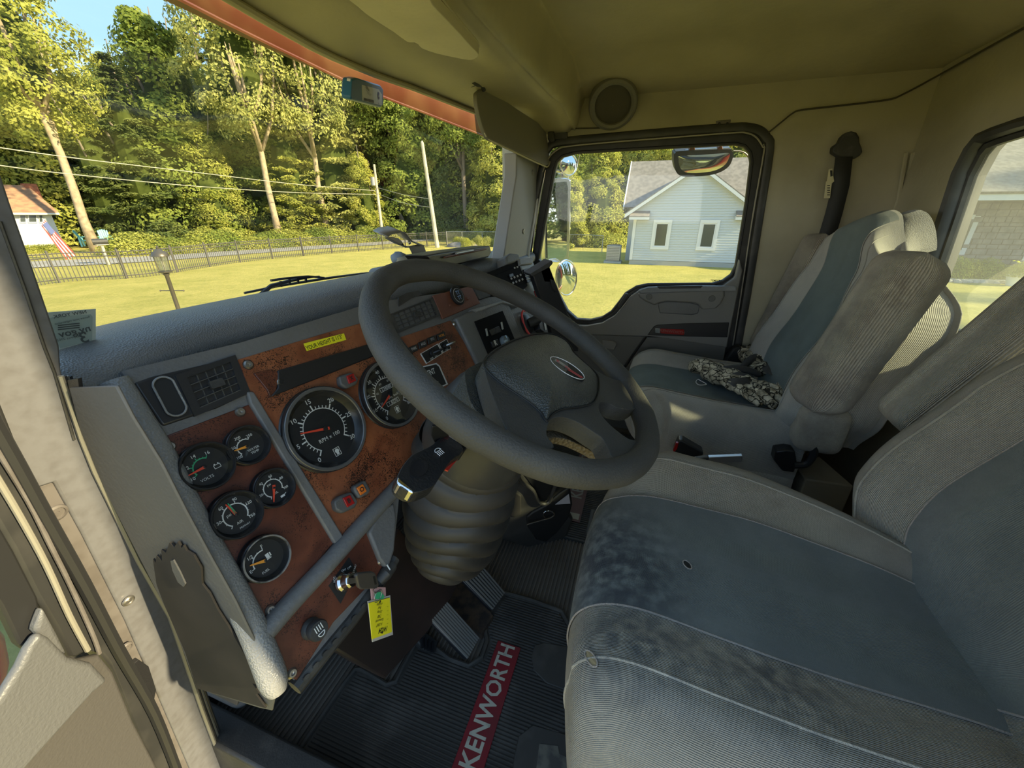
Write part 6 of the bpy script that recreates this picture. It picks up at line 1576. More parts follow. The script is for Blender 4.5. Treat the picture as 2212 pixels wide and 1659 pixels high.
# =====================================================================
# seats
# =====================================================================
def fabric(name, c1, c2, sc, st, dirn='X', stain=None, vsc=10):
    m = bpy.data.materials.new(name); m.use_nodes = True
    nt = m.node_tree; b = nt.nodes['Principled BSDF']; b.inputs['Roughness'].default_value = .95; b.inputs['Specular IOR Level'].default_value = .15
    b.inputs['Sheen Weight'].default_value = .25
    tc = nt.nodes.new('ShaderNodeTexCoord'); uvn = nt.nodes.new('ShaderNodeUVMap'); uvn.uv_map = 'cloth'
    w = nt.nodes.new('ShaderNodeTexWave'); w.inputs['Scale'].default_value = sc; w.inputs['Distortion'].default_value = .5; w.inputs['Detail'].default_value = 2; w.inputs['Detail Scale'].default_value = 1.5; w.bands_direction = dirn
    n = nt.nodes.new('ShaderNodeTexNoise'); n.inputs['Scale'].default_value = 420; n.inputs['Detail'].default_value = 3
    n2 = nt.nodes.new('ShaderNodeTexNoise'); n2.inputs['Scale'].default_value = vsc; n2.inputs['Detail'].default_value = 7; n2.inputs['Roughness'].default_value = .65
    nt.links.new(uvn.outputs[0], w.inputs['Vector'])
    for q in (n, n2): nt.links.new(tc.outputs['Object'], q.inputs['Vector'])
    ad = nt.nodes.new('ShaderNodeMath'); ad.operation = 'ADD'; nt.links.new(w.outputs['Fac'], ad.inputs[0]); nt.links.new(n.outputs['Fac'], ad.inputs[1])
    bp = nt.nodes.new('ShaderNodeBump'); bp.inputs['Strength'].default_value = st; bp.inputs['Distance'].default_value = .0025
    nt.links.new(ad.outputs[0], bp.inputs['Height']); nt.links.new(bp.outputs[0], b.inputs['Normal'])
    r = nt.nodes.new('ShaderNodeValToRGB'); r.color_ramp.elements[0].position = .38; r.color_ramp.elements[1].position = .62
    r.color_ramp.elements[0].color = (*c2, 1); r.color_ramp.elements[1].color = (*c1, 1); nt.links.new(n2.outputs['Fac'], r.inputs[0])
    mx = nt.nodes.new('ShaderNodeMix'); mx.data_type = 'RGBA'; mx.blend_type = 'MULTIPLY'; mx.inputs['Factor'].default_value = .55
    r3 = nt.nodes.new('ShaderNodeValToRGB'); r3.color_ramp.elements[0].position = .35; r3.color_ramp.elements[0].color = (.62, .62, .62, 1); r3.color_ramp.elements[1].position = .75; r3.color_ramp.elements[1].color = (1.25, 1.25, 1.25, 1)
    a2 = nt.nodes.new('ShaderNodeMath'); a2.operation = 'MULTIPLY'; a2.inputs[1].default_value = .5; nt.links.new(ad.outputs[0], a2.inputs[0]); nt.links.new(a2.outputs[0], r3.inputs[0])
    nt.links.new(r.outputs[0], mx.inputs['A']); nt.links.new(r3.outputs[0], mx.inputs['B'])
    last = mx.outputs['Result']
    if stain:                                     # grime blotches: [(centre, radius)], darker colour
        for (cx_, cy_, cz_), rad, colr, amt in stain:
            vd = nt.nodes.new('ShaderNodeVectorMath'); vd.operation = 'DISTANCE'; vd.inputs[1].default_value = (cx_, cy_, cz_)
            nt.links.new(tc.outputs['Object'], vd.inputs[0])
            mr = nt.nodes.new('ShaderNodeMapRange'); mr.inputs['From Min'].default_value = rad; mr.inputs['From Max'].default_value = 0; mr.inputs['To Max'].default_value = amt
            mr.inputs['To Min'].default_value = 0
            ns = nt.nodes.new('ShaderNodeTexNoise'); ns.inputs['Scale'].default_value = 55; ns.inputs['Detail'].default_value = 6; nt.links.new(tc.outputs['Object'], ns.inputs['Vector'])
            mm = nt.nodes.new('ShaderNodeMath'); mm.operation = 'MULTIPLY'; nt.links.new(vd.outputs['Value'], mr.inputs[0]); nt.links.new(mr.outputs[0], mm.inputs[0])
            rs_ = nt.nodes.new('ShaderNodeMapRange'); rs_.inputs['From Min'].default_value = .35; rs_.inputs['From Max'].default_value = .6; nt.links.new(ns.outputs['Fac'], rs_.inputs[0]); nt.links.new(rs_.outputs[0], mm.inputs[1])
            m3 = nt.nodes.new('ShaderNodeMix'); m3.data_type = 'RGBA'; nt.links.new(mm.outputs[0], m3.inputs['Factor']); nt.links.new(last, m3.inputs['A']); m3.inputs['B'].default_value = (*colr, 1); last = m3.outputs['Result']
    nt.links.new(last, b.inputs['Base Color'])
    return m
GR = (.03, .031, .033)
M['f_teal'] = fabric('teal_grey_velour', (.20, .208, .183), (.155, .163, .145), 200, .5, 'X', [((.50, .02, .48), .17, GR, 1.2), ((.44, -.02, .5), .12, GR, 1.0), ((.60, -.47, .72), .06, (.09, .08, .07), .9)])
M['f_grey'] = fabric('ribbed_grey_fabric', (.60, .53, .42), (.48, .425, .335), 135, 1.0, 'X', [((.34, -.05, .50), .10, (.11, .12, .13), 1.1), ((.36, -.20, .50), .12, (.13, .13, .13), .9)])
M['f_side'] = fabric('pinkish_grey_side_fabric', (.55, .46, .39), (.41, .345, .29), 110, 1.0, 'Y')
M['f_far'] = fabric('brown_grey_bolster_fabric', (.36, .325, .28), (.28, .25, .215), 85, .7, 'X', [((.74, -.12, .5), .12, (.08, .075, .07), 1.1)])
M['f_teal_p'] = fabric('teal_blue_velour', (.16, .205, .205), (.12, .155, .155), 130, .45, 'X', None, 6)
M['f_grey_p'] = fabric('pale_grey_velour', (.50, .475, .42), (.40, .38, .34), 110, .4, 'X', [((1.30, -.60, .93), .05, (.10, .06, .045), 1.2), ((1.62, -.58, .88), .035, (.12, .07, .05), 1.2)], 6)
M['f_rib_p'] = fabric('ribbed_brown_grey_fabric', (.55, .49, .38), (.36, .31, .25), 150, .8, 'X', [((1.17, -.55, .84), .07, (.11, .06, .05), 1.0), ((1.17, -.50, .72), .05, (.12, .07, .05), 1.0)])

LAT = smoothpoly([V((0, 0, 0)), V((.30, .000, 0)), V((.46, .004, 0)), V((.60, .020, 0)), V((.76, .034, 0)), V((.88, .026, 0)), V((.965, -.004, 0)), V((1.0, -.045, 0)), V((.995, -.11, 0)), V((.97, -.17, 0))], 6)
def lat(a):
    s = -1 if a < 0 else 1; i = min(abs(a), 1) * (len(LAT) - 1); k = int(i); f = i - k
    p = LAT[k].lerp(LAT[min(k + 1, len(LAT) - 1)], f); return s * p.x, p.y
def seat(label, xc, zt, yf, W, backw, btop, lean, mats, armside, grp=None):
    mt_, mg, ms = mats
    t = thing('seat', label, 'seat', (xc, -.3, 0.03))
    side = smoothpoly([V((0, yf + .005, zt - .20)), V((0, yf + .040, zt - .12)), V((0, yf + .040, zt - .055)), V((0, yf + .012, zt - .014)), V((0, yf - .05, zt + .004)), V((0, yf - .16, zt - .004)), V((0, yf - .30, zt - .016)), V((0, yf - .42, zt - .02)), V((0, yf - .50, zt - .03))], 7)
    def cp(a, s, off=0):
        x, dz = lat(a); i = s * (len(side) - 1); k = int(i); p = side[k].lerp(side[min(k + 1, len(side) - 1)], i - k)
        front = max(0, min(1, (p.y - (yf - .12)) / .12))
        rear = max(0, (yf - .22 - p.y) / .26)
        wv = W * (1 - (.10 if (x > 0) == (armside > 0) else .03) * front ** 2 - (.58 * min(1, rear) ** 1.6 if (armside > 0 and x > 0) else .05 * rear))
        y = p.y - (.10 if (x > 0) == (armside > 0) else .035) * abs(x) ** 3.0 * front
        z = p.z + dz * (1.0 if p.z > zt - .05 or dz < 0 else .4)
        if dz < -.03 and p.z < zt - .06: z = max(z, zt - .22)
        # surface offset
        return V((xc + wv * x, y + off * front, z + off))
    B().grid(lambda u, v: cp(-1 + 2 * u, v), 73, 58, uvs=(.90, .80)).build('cushion', mg, t, smooth=180)
    # lower side skirts
    for s_, nm in ((-1, 'side_skirt'), (1, 'side_skirt')):
        b = B()
        def sk(u, v):
            top = cp(s_ * 1.0, .12 + .88 * u); return V((top.x + s_ * (.004 * math.sin(v * 3.14)), top.y, top.z + .015 - v * (.12 + .02)))
        b.grid(sk, 30, 6, uvs=(.6, .14)).build(nm, ms, t, smooth=180, solid=.006)
    A0 = .20
    def ins(u, v):
        s = v * .97; f = interp([(0, 1.0), (.30, 1.0), (.5, .92), (.75, 1.0), (1, 1.1)], s)
        return cp((-A0 + 2 * A0 * u) * f, s, .0022)
    B().grid(ins, 30, 60, uvs=(.28, .8)).build('cushion_insert', mt_, t, smooth=180)
    for sgn in (-1, 1):
        B().tube([ins(0 if sgn < 0 else 1, k / 60) for k in range(61)], .0013, 6).build('insert_seam', ms, t)
        B().tube([cp(sgn * .42, .06 + .9 * k / 50, .0006) for k in range(51)], .0016, 6).build('bolster_piping', mg, t)
    # seat box
    B().box((xc, yf - .26, (zt - .22) / 2 + .02), (W * 1.7, .40, zt - .24)).build('pedestal', 'black_dusty', t, bevel=.01)
    # backrest
    H0 = zt - .06
    def bp(a, v, off=0):
        x, dz = lat(a); L = btop - H0
        z = H0 + L * v
        wv = backw * interp([(0, .62 if armside > 0 else .84), (.17, 1.0), (.50, .97), (.72, .80), (.88, .70), (1, .56)], v)
        y0_ = yf - .44 - lean * (z - H0) + .020 * math.exp(-((v - .28) / .16) ** 2) + .025 * interp([(.70, 0), (.88, 1)], v)
        top = max(0, (v - .90) / .10)
        y = y0_ + dz * 1.05 * (1 - .75 * interp([(.6, 0), (.85, 1)], v)) + off - .055 * top ** 2
        z = z - .10 * (abs(x) ** 2.4) * interp([(.72, 0), (1, 1)], v) - .02 * top
        return V((xc + wv * x + (.05 * interp([(.4, 0), (.9, 1)], v) if armside < 0 else 0), y, z))
    B().grid(lambda u, v: bp(-1 + 2 * u, v), 73, 60, uvs=(.9, .65)).build('backrest', mg, t, smooth=180)
    # back shell closes the body
    def shell(u, v):
        a = -1 + 2 * u; p = bp(a if abs(a) < 1 else a, v); e = bp(1.0 if a > 0 else -1.0, v)
        yb = bp(1, v).y - .02; return V((p.x, min(e.y, p.y - .03 * (1 - abs(a) ** 4)) - .015 * (1 - abs(a) ** 6), p.z))
    B().grid(shell, 31, 40).build('back_shell', ms, t, smooth=180)
    def bi(u, v):
        f = interp([(0, 1.0), (.3, 1.15), (.6, 1.15), (1, 1.5)], v); return bp((-A0 + 2 * A0 * u) * f, .01 + v * .985, .0024)
    B().grid(bi, 30, 60, uvs=(.28, .65)).build('backrest_insert', mt_, t, smooth=180)
    for sgn in (0, 1): B().tube([bi(sgn, k / 60) for k in range(61)], .0013, 6).build('insert_seam', ms, t)
    for sgn in (-1, 1): B().tube([bp(sgn * .45, .04 + .93 * k / 50, .001) for k in range(51)], .0016, 6).build('bolster_piping', mg, t)
    return t, bp, cp

ds, dbp, dcp = seat('driver seat with worn teal centre, grimy front edge and pinkish ribbed bolsters', .525, .500, 0.0, .305, .315, 1.04, .38, ('f_teal', 'f_grey', 'f_side'), 1)
# worn marks on the driver cushion
def patch(pix, P, nm, m_, par, th=.0015, off=.0): slab_b(pix, P, th, off).build(nm, m_, par)
CT = pl_z(.507)
from mathutils.bvhtree import BVHTree
def surf(px, py, obs):
    best = None
    for o in obs:
        bv = BVHTree.FromPolygons([v.co.copy() for v in o.data.vertices], [list(p.vertices) for p in o.data.polygons])
        l, n, i_, d_ = bv.ray_cast(EYE, ray(px, py).normalized())
        if l is not None and (best is None or d_ < best[2]): best = (l, n if n.dot(ray(px, py)) < 0 else -n, d_)
    return best
dcs = [o for o in ds.children if o.name.split('.')[0] in ('cushion', 'cushion_insert')]
M['foam'] = mat('exposed_foam', (.36, .27, .14), .95)
for px, py, a_, b_, m_, nm in ((1484, 1221, .0075, .0052, 'ink', 'burn_hole'), (1278, 1424, .0135, .0045, 'foam', 'torn_hole')):
    l, n, _ = surf(px, py, dcs); dx = (surf(px + 12, py + 17, dcs)[0] - l); dx = (dx - n * dx.dot(n)).normalized(); dy = n.cross(dx)
    B().grid(lambda u, v: l + (dx * math.cos(u * 6.2832) * a_ + dy * math.sin(u * 6.2832) * b_) * v * (1 + .15 * math.sin(u * 31)) + n * (.0022 - .0012 * v), 24, 4, closeu=True).build(nm, m_, ds)
    B().tube([l + (dx * math.cos(u) * a_ + dy * math.sin(u) * b_) * 1.08 + n * .0016 for u in [k * .3142 for k in range(20)]], .0009, 5, closed=True).build('frayed_edge', 'f_side', ds)
# folded-up inboard armrest on the driver seat
def armrest(p0, p1, w, d, parent, m_, rot_y=0):
    """rounded slab between p0 (lower end) and p1 (upper end)"""
    ax = (p1 - p0).normalized(); sx_ = V((1, 0, 0)); fy = sx_.cross(ax).normalized(); L = (p1 - p0).length
    def f(u, v):
        a = u * 2 * math.pi; s = v * L; e = min(s, L - s); k = math.sqrt(max(0, 1 - max(0, 1 - e / (d * .62)) ** 2)) if e < d * .62 else 1
        ce, se = math.cos(a), math.sin(a); pw = .62
        X = (abs(ce) ** pw) * (1 if ce > 0 else -1) * w * (.55 + .45 * k); Y = (abs(se) ** pw) * (1 if se > 0 else -1) * d * k
        return p0 + ax * s + sx_ * X + fy * Y
    return B().grid(f, 40, 40, closeu=True, uvs=(.30, .45)).build('armrest', m_, parent, smooth=180)
armrest(V((.885, -.515, .61)), V((.875, -.70, 1.00)), .036, .056, ds, 'f_grey')
ps, pbp, pcp = seat('passenger seat with clean teal-blue centre and pale grey sides, camouflage gloves lying on it', 1.50, .425, -.02, .300, .305, 1.035, .26, ('f_teal_p', 'f_grey_p', 'f_grey_p'), -1)
armrest(V((1.155, -.475, .515)), V((1.165, -.585, .925)), .036, .075, ps, 'f_rib_p')
armrest(V((1.80, -.50, .48)), V((1.80, -.60, .94)), .030, .055, ps, 'f_rib_p')
B().box((1.21, -.53, .44), (.10, .12, .14)).build('armrest_pivot', 'f_rib_p', ps, bevel=.03, seg=4)
# recliner lever and cover by the passenger seat base
t = thing('recline_lever', 'dark blue-black recline lever at the inner side of the passenger seat', 'lever', V((1.18, -.45, .30)))
LPn = pl_x(1.17)
slab_b([(1676, 975), (1700, 972), (1718, 975), (1722, 1000), (1716, 1022), (1690, 1018), (1672, 995)], LPn, .04).build('knob', 'black', t, bevel=.005, seg=3)
B().tube(smoothpoly([H(x, y, LPn) for x, y in ((1715, 1005), (1740, 1003), (1756, 985), (1762, 955))], 4), .010, 10).build('arm', 'rubber', t)
# seat belt buckle and silver handled tool between the seats
t = thing('belt_buckle', 'black seat belt buckle with red button beside the passenger seat', 'buckle', H(1465, 965, pl_x(1.08)))
slab_b([(1455, 975), (1466, 952), (1474, 951), (1520, 978), (1514, 1004), (1480, 1003)], pl_x(1.08), .035).build('body', 'black', t, bevel=.004)
p_ = H(1495, 1000, pl_x(1.09)); B().tube([p_, V((p_.x, p_.y, .0))], .012, 8, squash=(1, .4)).build('stalk', 'black', t)
slab_b([(1454, 973), (1460, 957), (1466, 957), (1463, 970), (1456, 978)], pl_x(1.08), .01, .003).build('button', 'redlens', t, bevel=.001)
t = thing('parking_lever', 'flat silver handle of a lever lying between the two seats', 'handle', H(1550, 993, pl_x(.98)))
slab_b([(1527, 988), (1604, 985), (1603, 998), (1502, 1001), (1504, 992)], pl_x(.98), .012).build('blade', mat('silver_handle', (.50, .49, .48), .28, .8), t, bevel=.001)
slab_b([(1500, 992), (1532, 988), (1530, 1000), (1500, 1004)], pl_x(.98), .016, .003).build('grip', 'black_dusty', t, bevel=.003)
p_ = H(1480, 1004, pl_x(.98)); b = B(); b.tube([V((p_.x, p_.y, .0)), p_ + V((0, 0, -.02)), p_, H(1500, 1000, pl_x(.98))], .006, 8).build('rod', 'steel', t)
# tan floor box between the seats
t = thing('floor_case', 'pale tan flat case on the floor behind the gap of the seats', 'case', (1.05, -.55, .1))
B().prism([H(x, y, pl_z(.25)) for x, y in ((1715, 1000), (1770, 985), (1845, 1050), (1740, 1035))], (0, 0, -.16)).build('case', mat('tan_case', (.28, .24, .17), .8), t, bevel=.005)
t = thing('seat_tether', 'grey webbing strap end behind the driver cushion', 'strap', H(1890, 1160, pl_z(.42)))
B().tube([H(x, y, pl_z(.42)) for x, y in ((1868, 1163), (1882, 1166), (1898, 1160), (1912, 1150))], .008, 8, squash=(1, .3)).build('webbing', 'alu_dk', t)
t = thing('seat_suspension', 'chrome-edged suspension spring part under the front of the driver seat', 'spring', V((.30, .0, .2)))
sp0 = H(1285, 1640, pl_z(.30))
B().tube([sp0 + V((math.cos(a * .7) * .018, math.sin(a * .7) * .018, -.06 + a * .006)) for a in [k_ * .25 for k_ in range(0, 100)]], .004, 8).build('coil', 'chrome', t)
B().box(sp0 + V((.02, -.03, -.12)), (.07, .07, .16)).build('bracket', 'black', t, bevel=.01)

# ---- camouflage gloves on the passenger cushion ----
def camo():
    m = bpy.data.materials.new('camouflage_cloth'); m.use_nodes = True; nt = m.node_tree; b = nt.nodes['Principled BSDF']; b.inputs['Roughness'].default_value = .95
    tc = nt.nodes.new('ShaderNodeTexCoord'); n = nt.nodes.new('ShaderNodeTexNoise'); n.inputs['Scale'].default_value = 40; n.inputs['Detail'].default_value = 2
    ad = nt.nodes.new('ShaderNodeMix'); ad.data_type = 'RGBA'; ad.inputs['Factor'].default_value = .03
    v = nt.nodes.new('ShaderNodeTexVoronoi'); v.feature = 'DISTANCE_TO_EDGE'; v.inputs['Scale'].default_value = 42
    r = nt.nodes.new('ShaderNodeValToRGB'); r.color_ramp.elements[0].position = .035; r.color_ramp.elements[0].color = (.045, .042, .032, 1); r.color_ramp.elements[1].position = .09; r.color_ramp.elements[1].color = (1, 1, 1, 1)
    r2 = nt.nodes.new('ShaderNodeValToRGB'); r2.color_ramp.elements[0].position = .38; r2.color_ramp.elements[0].color = (.24, .21, .145, 1); r2.color_ramp.elements[1].position = .6; r2.color_ramp.elements[1].color = (.66, .60, .46, 1)
    mx = nt.nodes.new('ShaderNodeMix'); mx.data_type = 'RGBA'; mx.blend_type = 'MULTIPLY'; mx.inputs['Factor'].default_value = 1
    nt.links.new(tc.outputs['Object'], n.inputs['Vector']); nt.links.new(tc.outputs['Object'], ad.inputs['A']); nt.links.new(n.outputs['Color'], ad.inputs['B'])
    nt.links.new(ad.outputs['Result'], v.inputs['Vector']); nt.links.new(v.outputs['Distance'], r.inputs[0]); nt.links.new(n.outputs['Fac'], r2.inputs[0])
    nt.links.new(r2.outputs[0], mx.inputs['A']); nt.links.new(r.outputs[0], mx.inputs['B']); nt.links.new(mx.outputs['Result'], b.inputs['Base Color'])
    return m
M['camo'] = camo(); M['palm'] = mat('dark_glove_palm', (.055, .052, .05), .7, bump=(120, .4)); M['fleece'] = mat('black_glove_lining', (.012, .012, .014), .9)
GZ = .445
def gp(x, y, z=0): return H(x, y, pl_z(GZ)) + V((0, 0, z))
def glove(label, cuff, palmc, tips, thumb, patchpx, k):
    t = thing('glove', label, 'glove', gp(*palmc), 'camouflage gloves on the passenger seat')
    cu, pa = gp(*cuff, .022), gp(*palmc, .022)
    ax = (pa - cu).normalized(); sd = V((0, 0, 1)).cross(ax).normalized()
    def body(u, v):
        a = u * 6.2832; c = cu.lerp(pa + ax * .015, v); w = lin([(0, .056), (.35, .052), (.7, .064), (1, .054)], v); h = lin([(0, .026), (.5, .032), (1, .022)], v) * (1 - .0)
        wr = .003 * math.sin(v * 22 + math.sin(a * 3 + k)) + .006 * noise.noise(V((math.cos(a) * 2, v * 5, k)))
        return c + sd * math.cos(a) * (w + wr) + V((0, 0, math.sin(a) * (h + wr * 1.5)))
    B().grid(body, 28, 26, closeu=True).build('hand', 'camo', t, smooth=180)
    B().tube([cu - ax * .012, cu + ax * .006], [.040, .052], 18, squash=(1, .55), upv=(0, 0, 1)).build('lining', 'fleece', t)
    for i, tp in enumerate(tips):
        f = (i - 1.5) / 1.5; base = pa + sd * (-f * .042) + ax * .004 + V((0, 0, -.002)); e = gp(*tp, .013); mid = base.lerp(e, .55) + V((0, 0, .010))
        path = smoothpoly([base, base.lerp(mid, .6), mid, e], 5); b = B()
        nP = len(path); b.tube(path, [.0165 + .002 * math.sin(j * 1.3) * (j < nP - 3) - .006 * max(0, (j - nP + 4) / 4) for j in range(nP)], 12).build('finger', 'camo', t, smooth=180)
    base = cu.lerp(pa, .55) + V((0, 0, .012)); e = gp(*thumb, .022)
    path = smoothpoly([base, base.lerp(e, .5) + V((0, 0, .014)), e], 6)
    B().tube(path, [.016, .0165, .0165, .016, .016, .0155, .015, .0145, .014, .0135, .013, .011, .006][:len(path)], 12).build('thumb', 'palm', t, smooth=180)
    pp2 = [gp(*p) for p in patchpx]; cc = sum(pp2, V()) / len(pp2)
    def pf(u, v):
        n_ = len(pp2); i = u * n_; a_ = pp2[int(i) % n_].lerp(pp2[(int(i) + 1) % n_], i - int(i)); q = cc.lerp(a_, v); return q + V((0, 0, .047 - .014 * v * v))
    B().grid(pf, 30, 6, closeu=True).build('palm_patch', 'palm', t, smooth=180)
    return t
glove('camouflage glove nearest the seat front, cuff towards the wheel and dark thumb folded over', (1508, 800), (1590, 838), [(1700, 868), (1692, 878), (1672, 886), (1640, 880)], (1640, 822), [(1545, 828), (1585, 818), (1625, 830), (1615, 852), (1580, 855)], 1.0)
glove('camouflage glove lying against the seat back with a dark green palm patch', (1612, 768), (1655, 810), [(1688, 868), (1700, 850), (1702, 830), (1700, 812)], (1600, 806), [(1636, 802), (1655, 792), (1682, 806), (1672, 832), (1645, 822)], 4.0)
t = thing('glove_toggle', 'thin pale cord loop on the cuff of the nearer glove', 'cord', gp(1512, 832))
B().tube(smoothpoly([gp(x, y, .012) for x, y in ((1506, 826), (1502, 832), (1508, 838), (1520, 838), (1524, 836), (1512, 829))], 4, closed=True), .0012, 6, closed=True).build('loop', 'white', t)

# ---- seat belt on the rear side wall ----
t = thing('seat_belt', 'black seat belt hanging from its shoulder anchor behind the passenger seat', 'seat belt', H(1840, 290, pl_x(1.83)))
BP_ = pl_x(1.83)
slab_b([(1828, 286), (1840, 283), (1851, 286), (1857, 296), (1858, 308), (1862, 318), (1864, 328), (1858, 336), (1845, 344), (1818, 342), (1798, 330), (1800, 316), (1812, 308), (1818, 296)], BP_, .03, .012).build('anchor_cover', 'black_dusty', t, bevel=.008, seg=4)
w = [(1822, 338), (1815, 400), (1800, 460), (1782, 520), (1768, 560)]
b = B(); L = [H(x - 17, y, BP_, .012) for x, y in w]; Rr = [H(x + 20, y, BP_, .012) for x, y in w]; n = len(w)
b.add(L + Rr, [[i, i + 1, n + i + 1, n + i] for i in range(n - 1)]).build('webbing', mat('black_webbing', (.025, .025, .025), .7, bump=(200, .3, 'wave')), t, solid=.003)
slab_b([(1790, 366), (1798, 364), (1802, 392), (1794, 398), (1786, 396)], BP_, .002, .016).build('belt_label', mat('cream_label', (.55, .50, .32), .7), t)
slab_b([(1784, 392), (1797, 390), (1793, 428), (1780, 428)], BP_, .002, .018).build('belt_label', bpy.data.materials['cream_label'], t)
b = B()
for k in range(5): b.prism([H(x, y, BP_, .0185) for x, y in ((1787, 400 + k * 5), (1793, 400 + k * 5), (1793, 402 + k * 5), (1787, 402 + k * 5))], (.0004, 0, 0))
b.prism([H(x, y, BP_, .0165) for x, y in ((1793, 368), (1798, 368), (1799, 380), (1794, 382))], (.0004, 0, 0))
b.build('lettering', 'ink', t)
t = thing('belt_retractor', 'black belt retractor cover beside the passenger seat at the door sill', 'seat belt', H(1590, 770, pl_x(1.80)))
slab_b([(1585, 752), (1598, 748), (1608, 758), (1612, 770), (1580, 800), (1562, 790), (1572, 770)], pl_x(1.78), .04).build('cover', 'ink', t, bevel=.006)
# =====================================================================
# visors, toll tag, stickers, wipers, mirrors
# =====================================================================
M['visor'] = mat('visor_vinyl', (.66, .60, .40), .5, bump=(70, .15), var=(5, (.58, .53, .35), .4, .6))
M['visor_dk'] = mat('visor_vinyl_grey', (.20, .185, .145), .55, bump=(70, .15))
VP = frame(H(930, 50, pl_z(1.305)), 0, 84)
t = thing('sun_visor', 'cream padded sun visor folded up against the roof over the driver', 'sun visor', H(930, 50, VP))
vs_ = [(700, -90), (772, -14), (800, 10), (850, 44), (878, 66), (893, 68), (903, 72), (912, 82), (945, 94), (985, 103), (1012, 108), (1026, 106), (1034, 99), (1033, 92), (1020, 78), (990, 42), (960, 8), (935, -20), (880, -90)]
B().prism(smoothpoly(hpts(vs_, VP), 2, closed=True), VP[1] * -.016).build('pad', 'visor', t, bevel=.006, seg=4, smooth=50)
B().tube(smoothpoly(hpts([(893, 76), (945, 98), (985, 106), (1012, 110), (1030, 106), (1034, 97), (1022, 80), (990, 42), (945, -14)], VP, -.008), 4), .0025, 6).build('piping', 'visor', t)
B().tube([H(886, 74, VP, .006), H(896, 80, VP, .004), H(903, 80, VP, 0)], [.006, .009, .007], 10).build('clip', 'black_dusty', t)
VQ = frame(H(1110, 270, pl_y(.50)), -8, 6)
t = thing('sun_visor', 'dark grey sun visor hanging down before the passenger windshield corner', 'sun visor', H(1110, 200, VQ))
vs_ = [(1030, 205), (1034, 196), (1044, 191), (1060, 196), (1118, 236), (1172, 272), (1180, 290), (1186, 330), (1187, 350), (1182, 357), (1172, 354), (1110, 325), (1062, 303), (1052, 294), (1042, 270), (1033, 235)]
B().prism(smoothpoly(hpts(vs_, VQ), 2, closed=True), VQ[1] * -.014).build('pad', 'visor_dk', t, bevel=.005, seg=4, smooth=50)
B().tube(smoothpoly(hpts([(1034, 240), (1044, 274), (1056, 300), (1110, 328), (1172, 357), (1184, 359), (1189, 346)], VQ, -.004), 4), .003, 6).build('piping', 'visor', t)
B().tube(smoothpoly([H(x, y, VQ, .008) for x, y in ((1022, 176), (1030, 182), (1040, 184), (1046, 196))], 4), [.006] * 13, 8).build('hinge_rod', 'black_dusty', t)
slab_b([(1023, 172), (1040, 170), (1044, 180), (1028, 186)], VQ, .02, .004).build('hinge_bracket', 'black_dusty', t, bevel=.003)
t = thing('visor_catch', 'small black catch bracket above the front corner of the passenger window', 'bracket', H(1200, 295, PXR))
slab_b([(1183, 284), (1196, 282), (1198, 304), (1188, 308), (1183, 300)], PXR, .03, .03).build('hook', 'black_dusty', t, bevel=.004)
slab_b([(1198, 286), (1225, 284), (1225, 300), (1199, 302)], PXR, .012, .014).build('plate', 'black_dusty', t, bevel=.002)

# toll tag
TP = frame(H(792, 200, pl_y(.72)), 18, -8)
t = thing('toll_tag', 'blue electronic toll tag box with white label stuck high on the windshield', 'toll tag', H(792, 200, TP))
slab_b([(761, 170), (771, 168), (822, 184), (828, 192), (828, 228), (822, 233), (760, 216), (758, 210)], TP, .022).build('box', mat('toll_tag_blue', (.035, .15, .27), .35), t, bevel=.004, seg=3)
slab_b([(782, 183), (818, 193), (825, 204), (825, 228), (783, 217)], TP, .001, .001).build('label', mat('toll_label', (.55, .58, .56), .4), t)
c = H(818, 207, TP, .0018)
B().lathe([(.0085, 0), (.0001, .0002)], c, TP[1], 20).build('round_seal', mat('seal_navy', (.03, .04, .16), .4), t)
b = B(); b.flat([c + TP[1] * .0006 + TP[2] * x + TP[3] * y for x, y in ((-.004, -.004), (.001, .005), (.004, .001), (.004, -.004), (0, -.001))]).build('seal_mark', 'white', t)
b = B(); text_on(b, 'E-ZPass', TP, H(794, 191, TP, .0018), .009, rot=-2, off=0, bold=.01)
for k, s in enumerate(('New York State Thruway', 'Authority property')): text_on(b, s, TP, H(797, 200 + k * 3.4, TP, .0018), .0034, rot=-2, off=0)
for k in range(14): b.flat([H(786 + k * 1.6 + dx, 211 + (k * 1.6 + dx) * .25 + dy, TP, .0018) for dx, dy in ((0, 0), (.9, .2), (.9, 6.2), (0, 6))])
text_on(b, '38217', TP, H(818, 224, TP, .0018), .0045, rot=-2, off=0)
b.build('lettering', 'ink', t)
B().prism(hpts([(757, 170), (760, 171), (759, 214), (755, 208)], TP, -.004), TP[1] * -.008).build('mounting_strip', 'white', t)
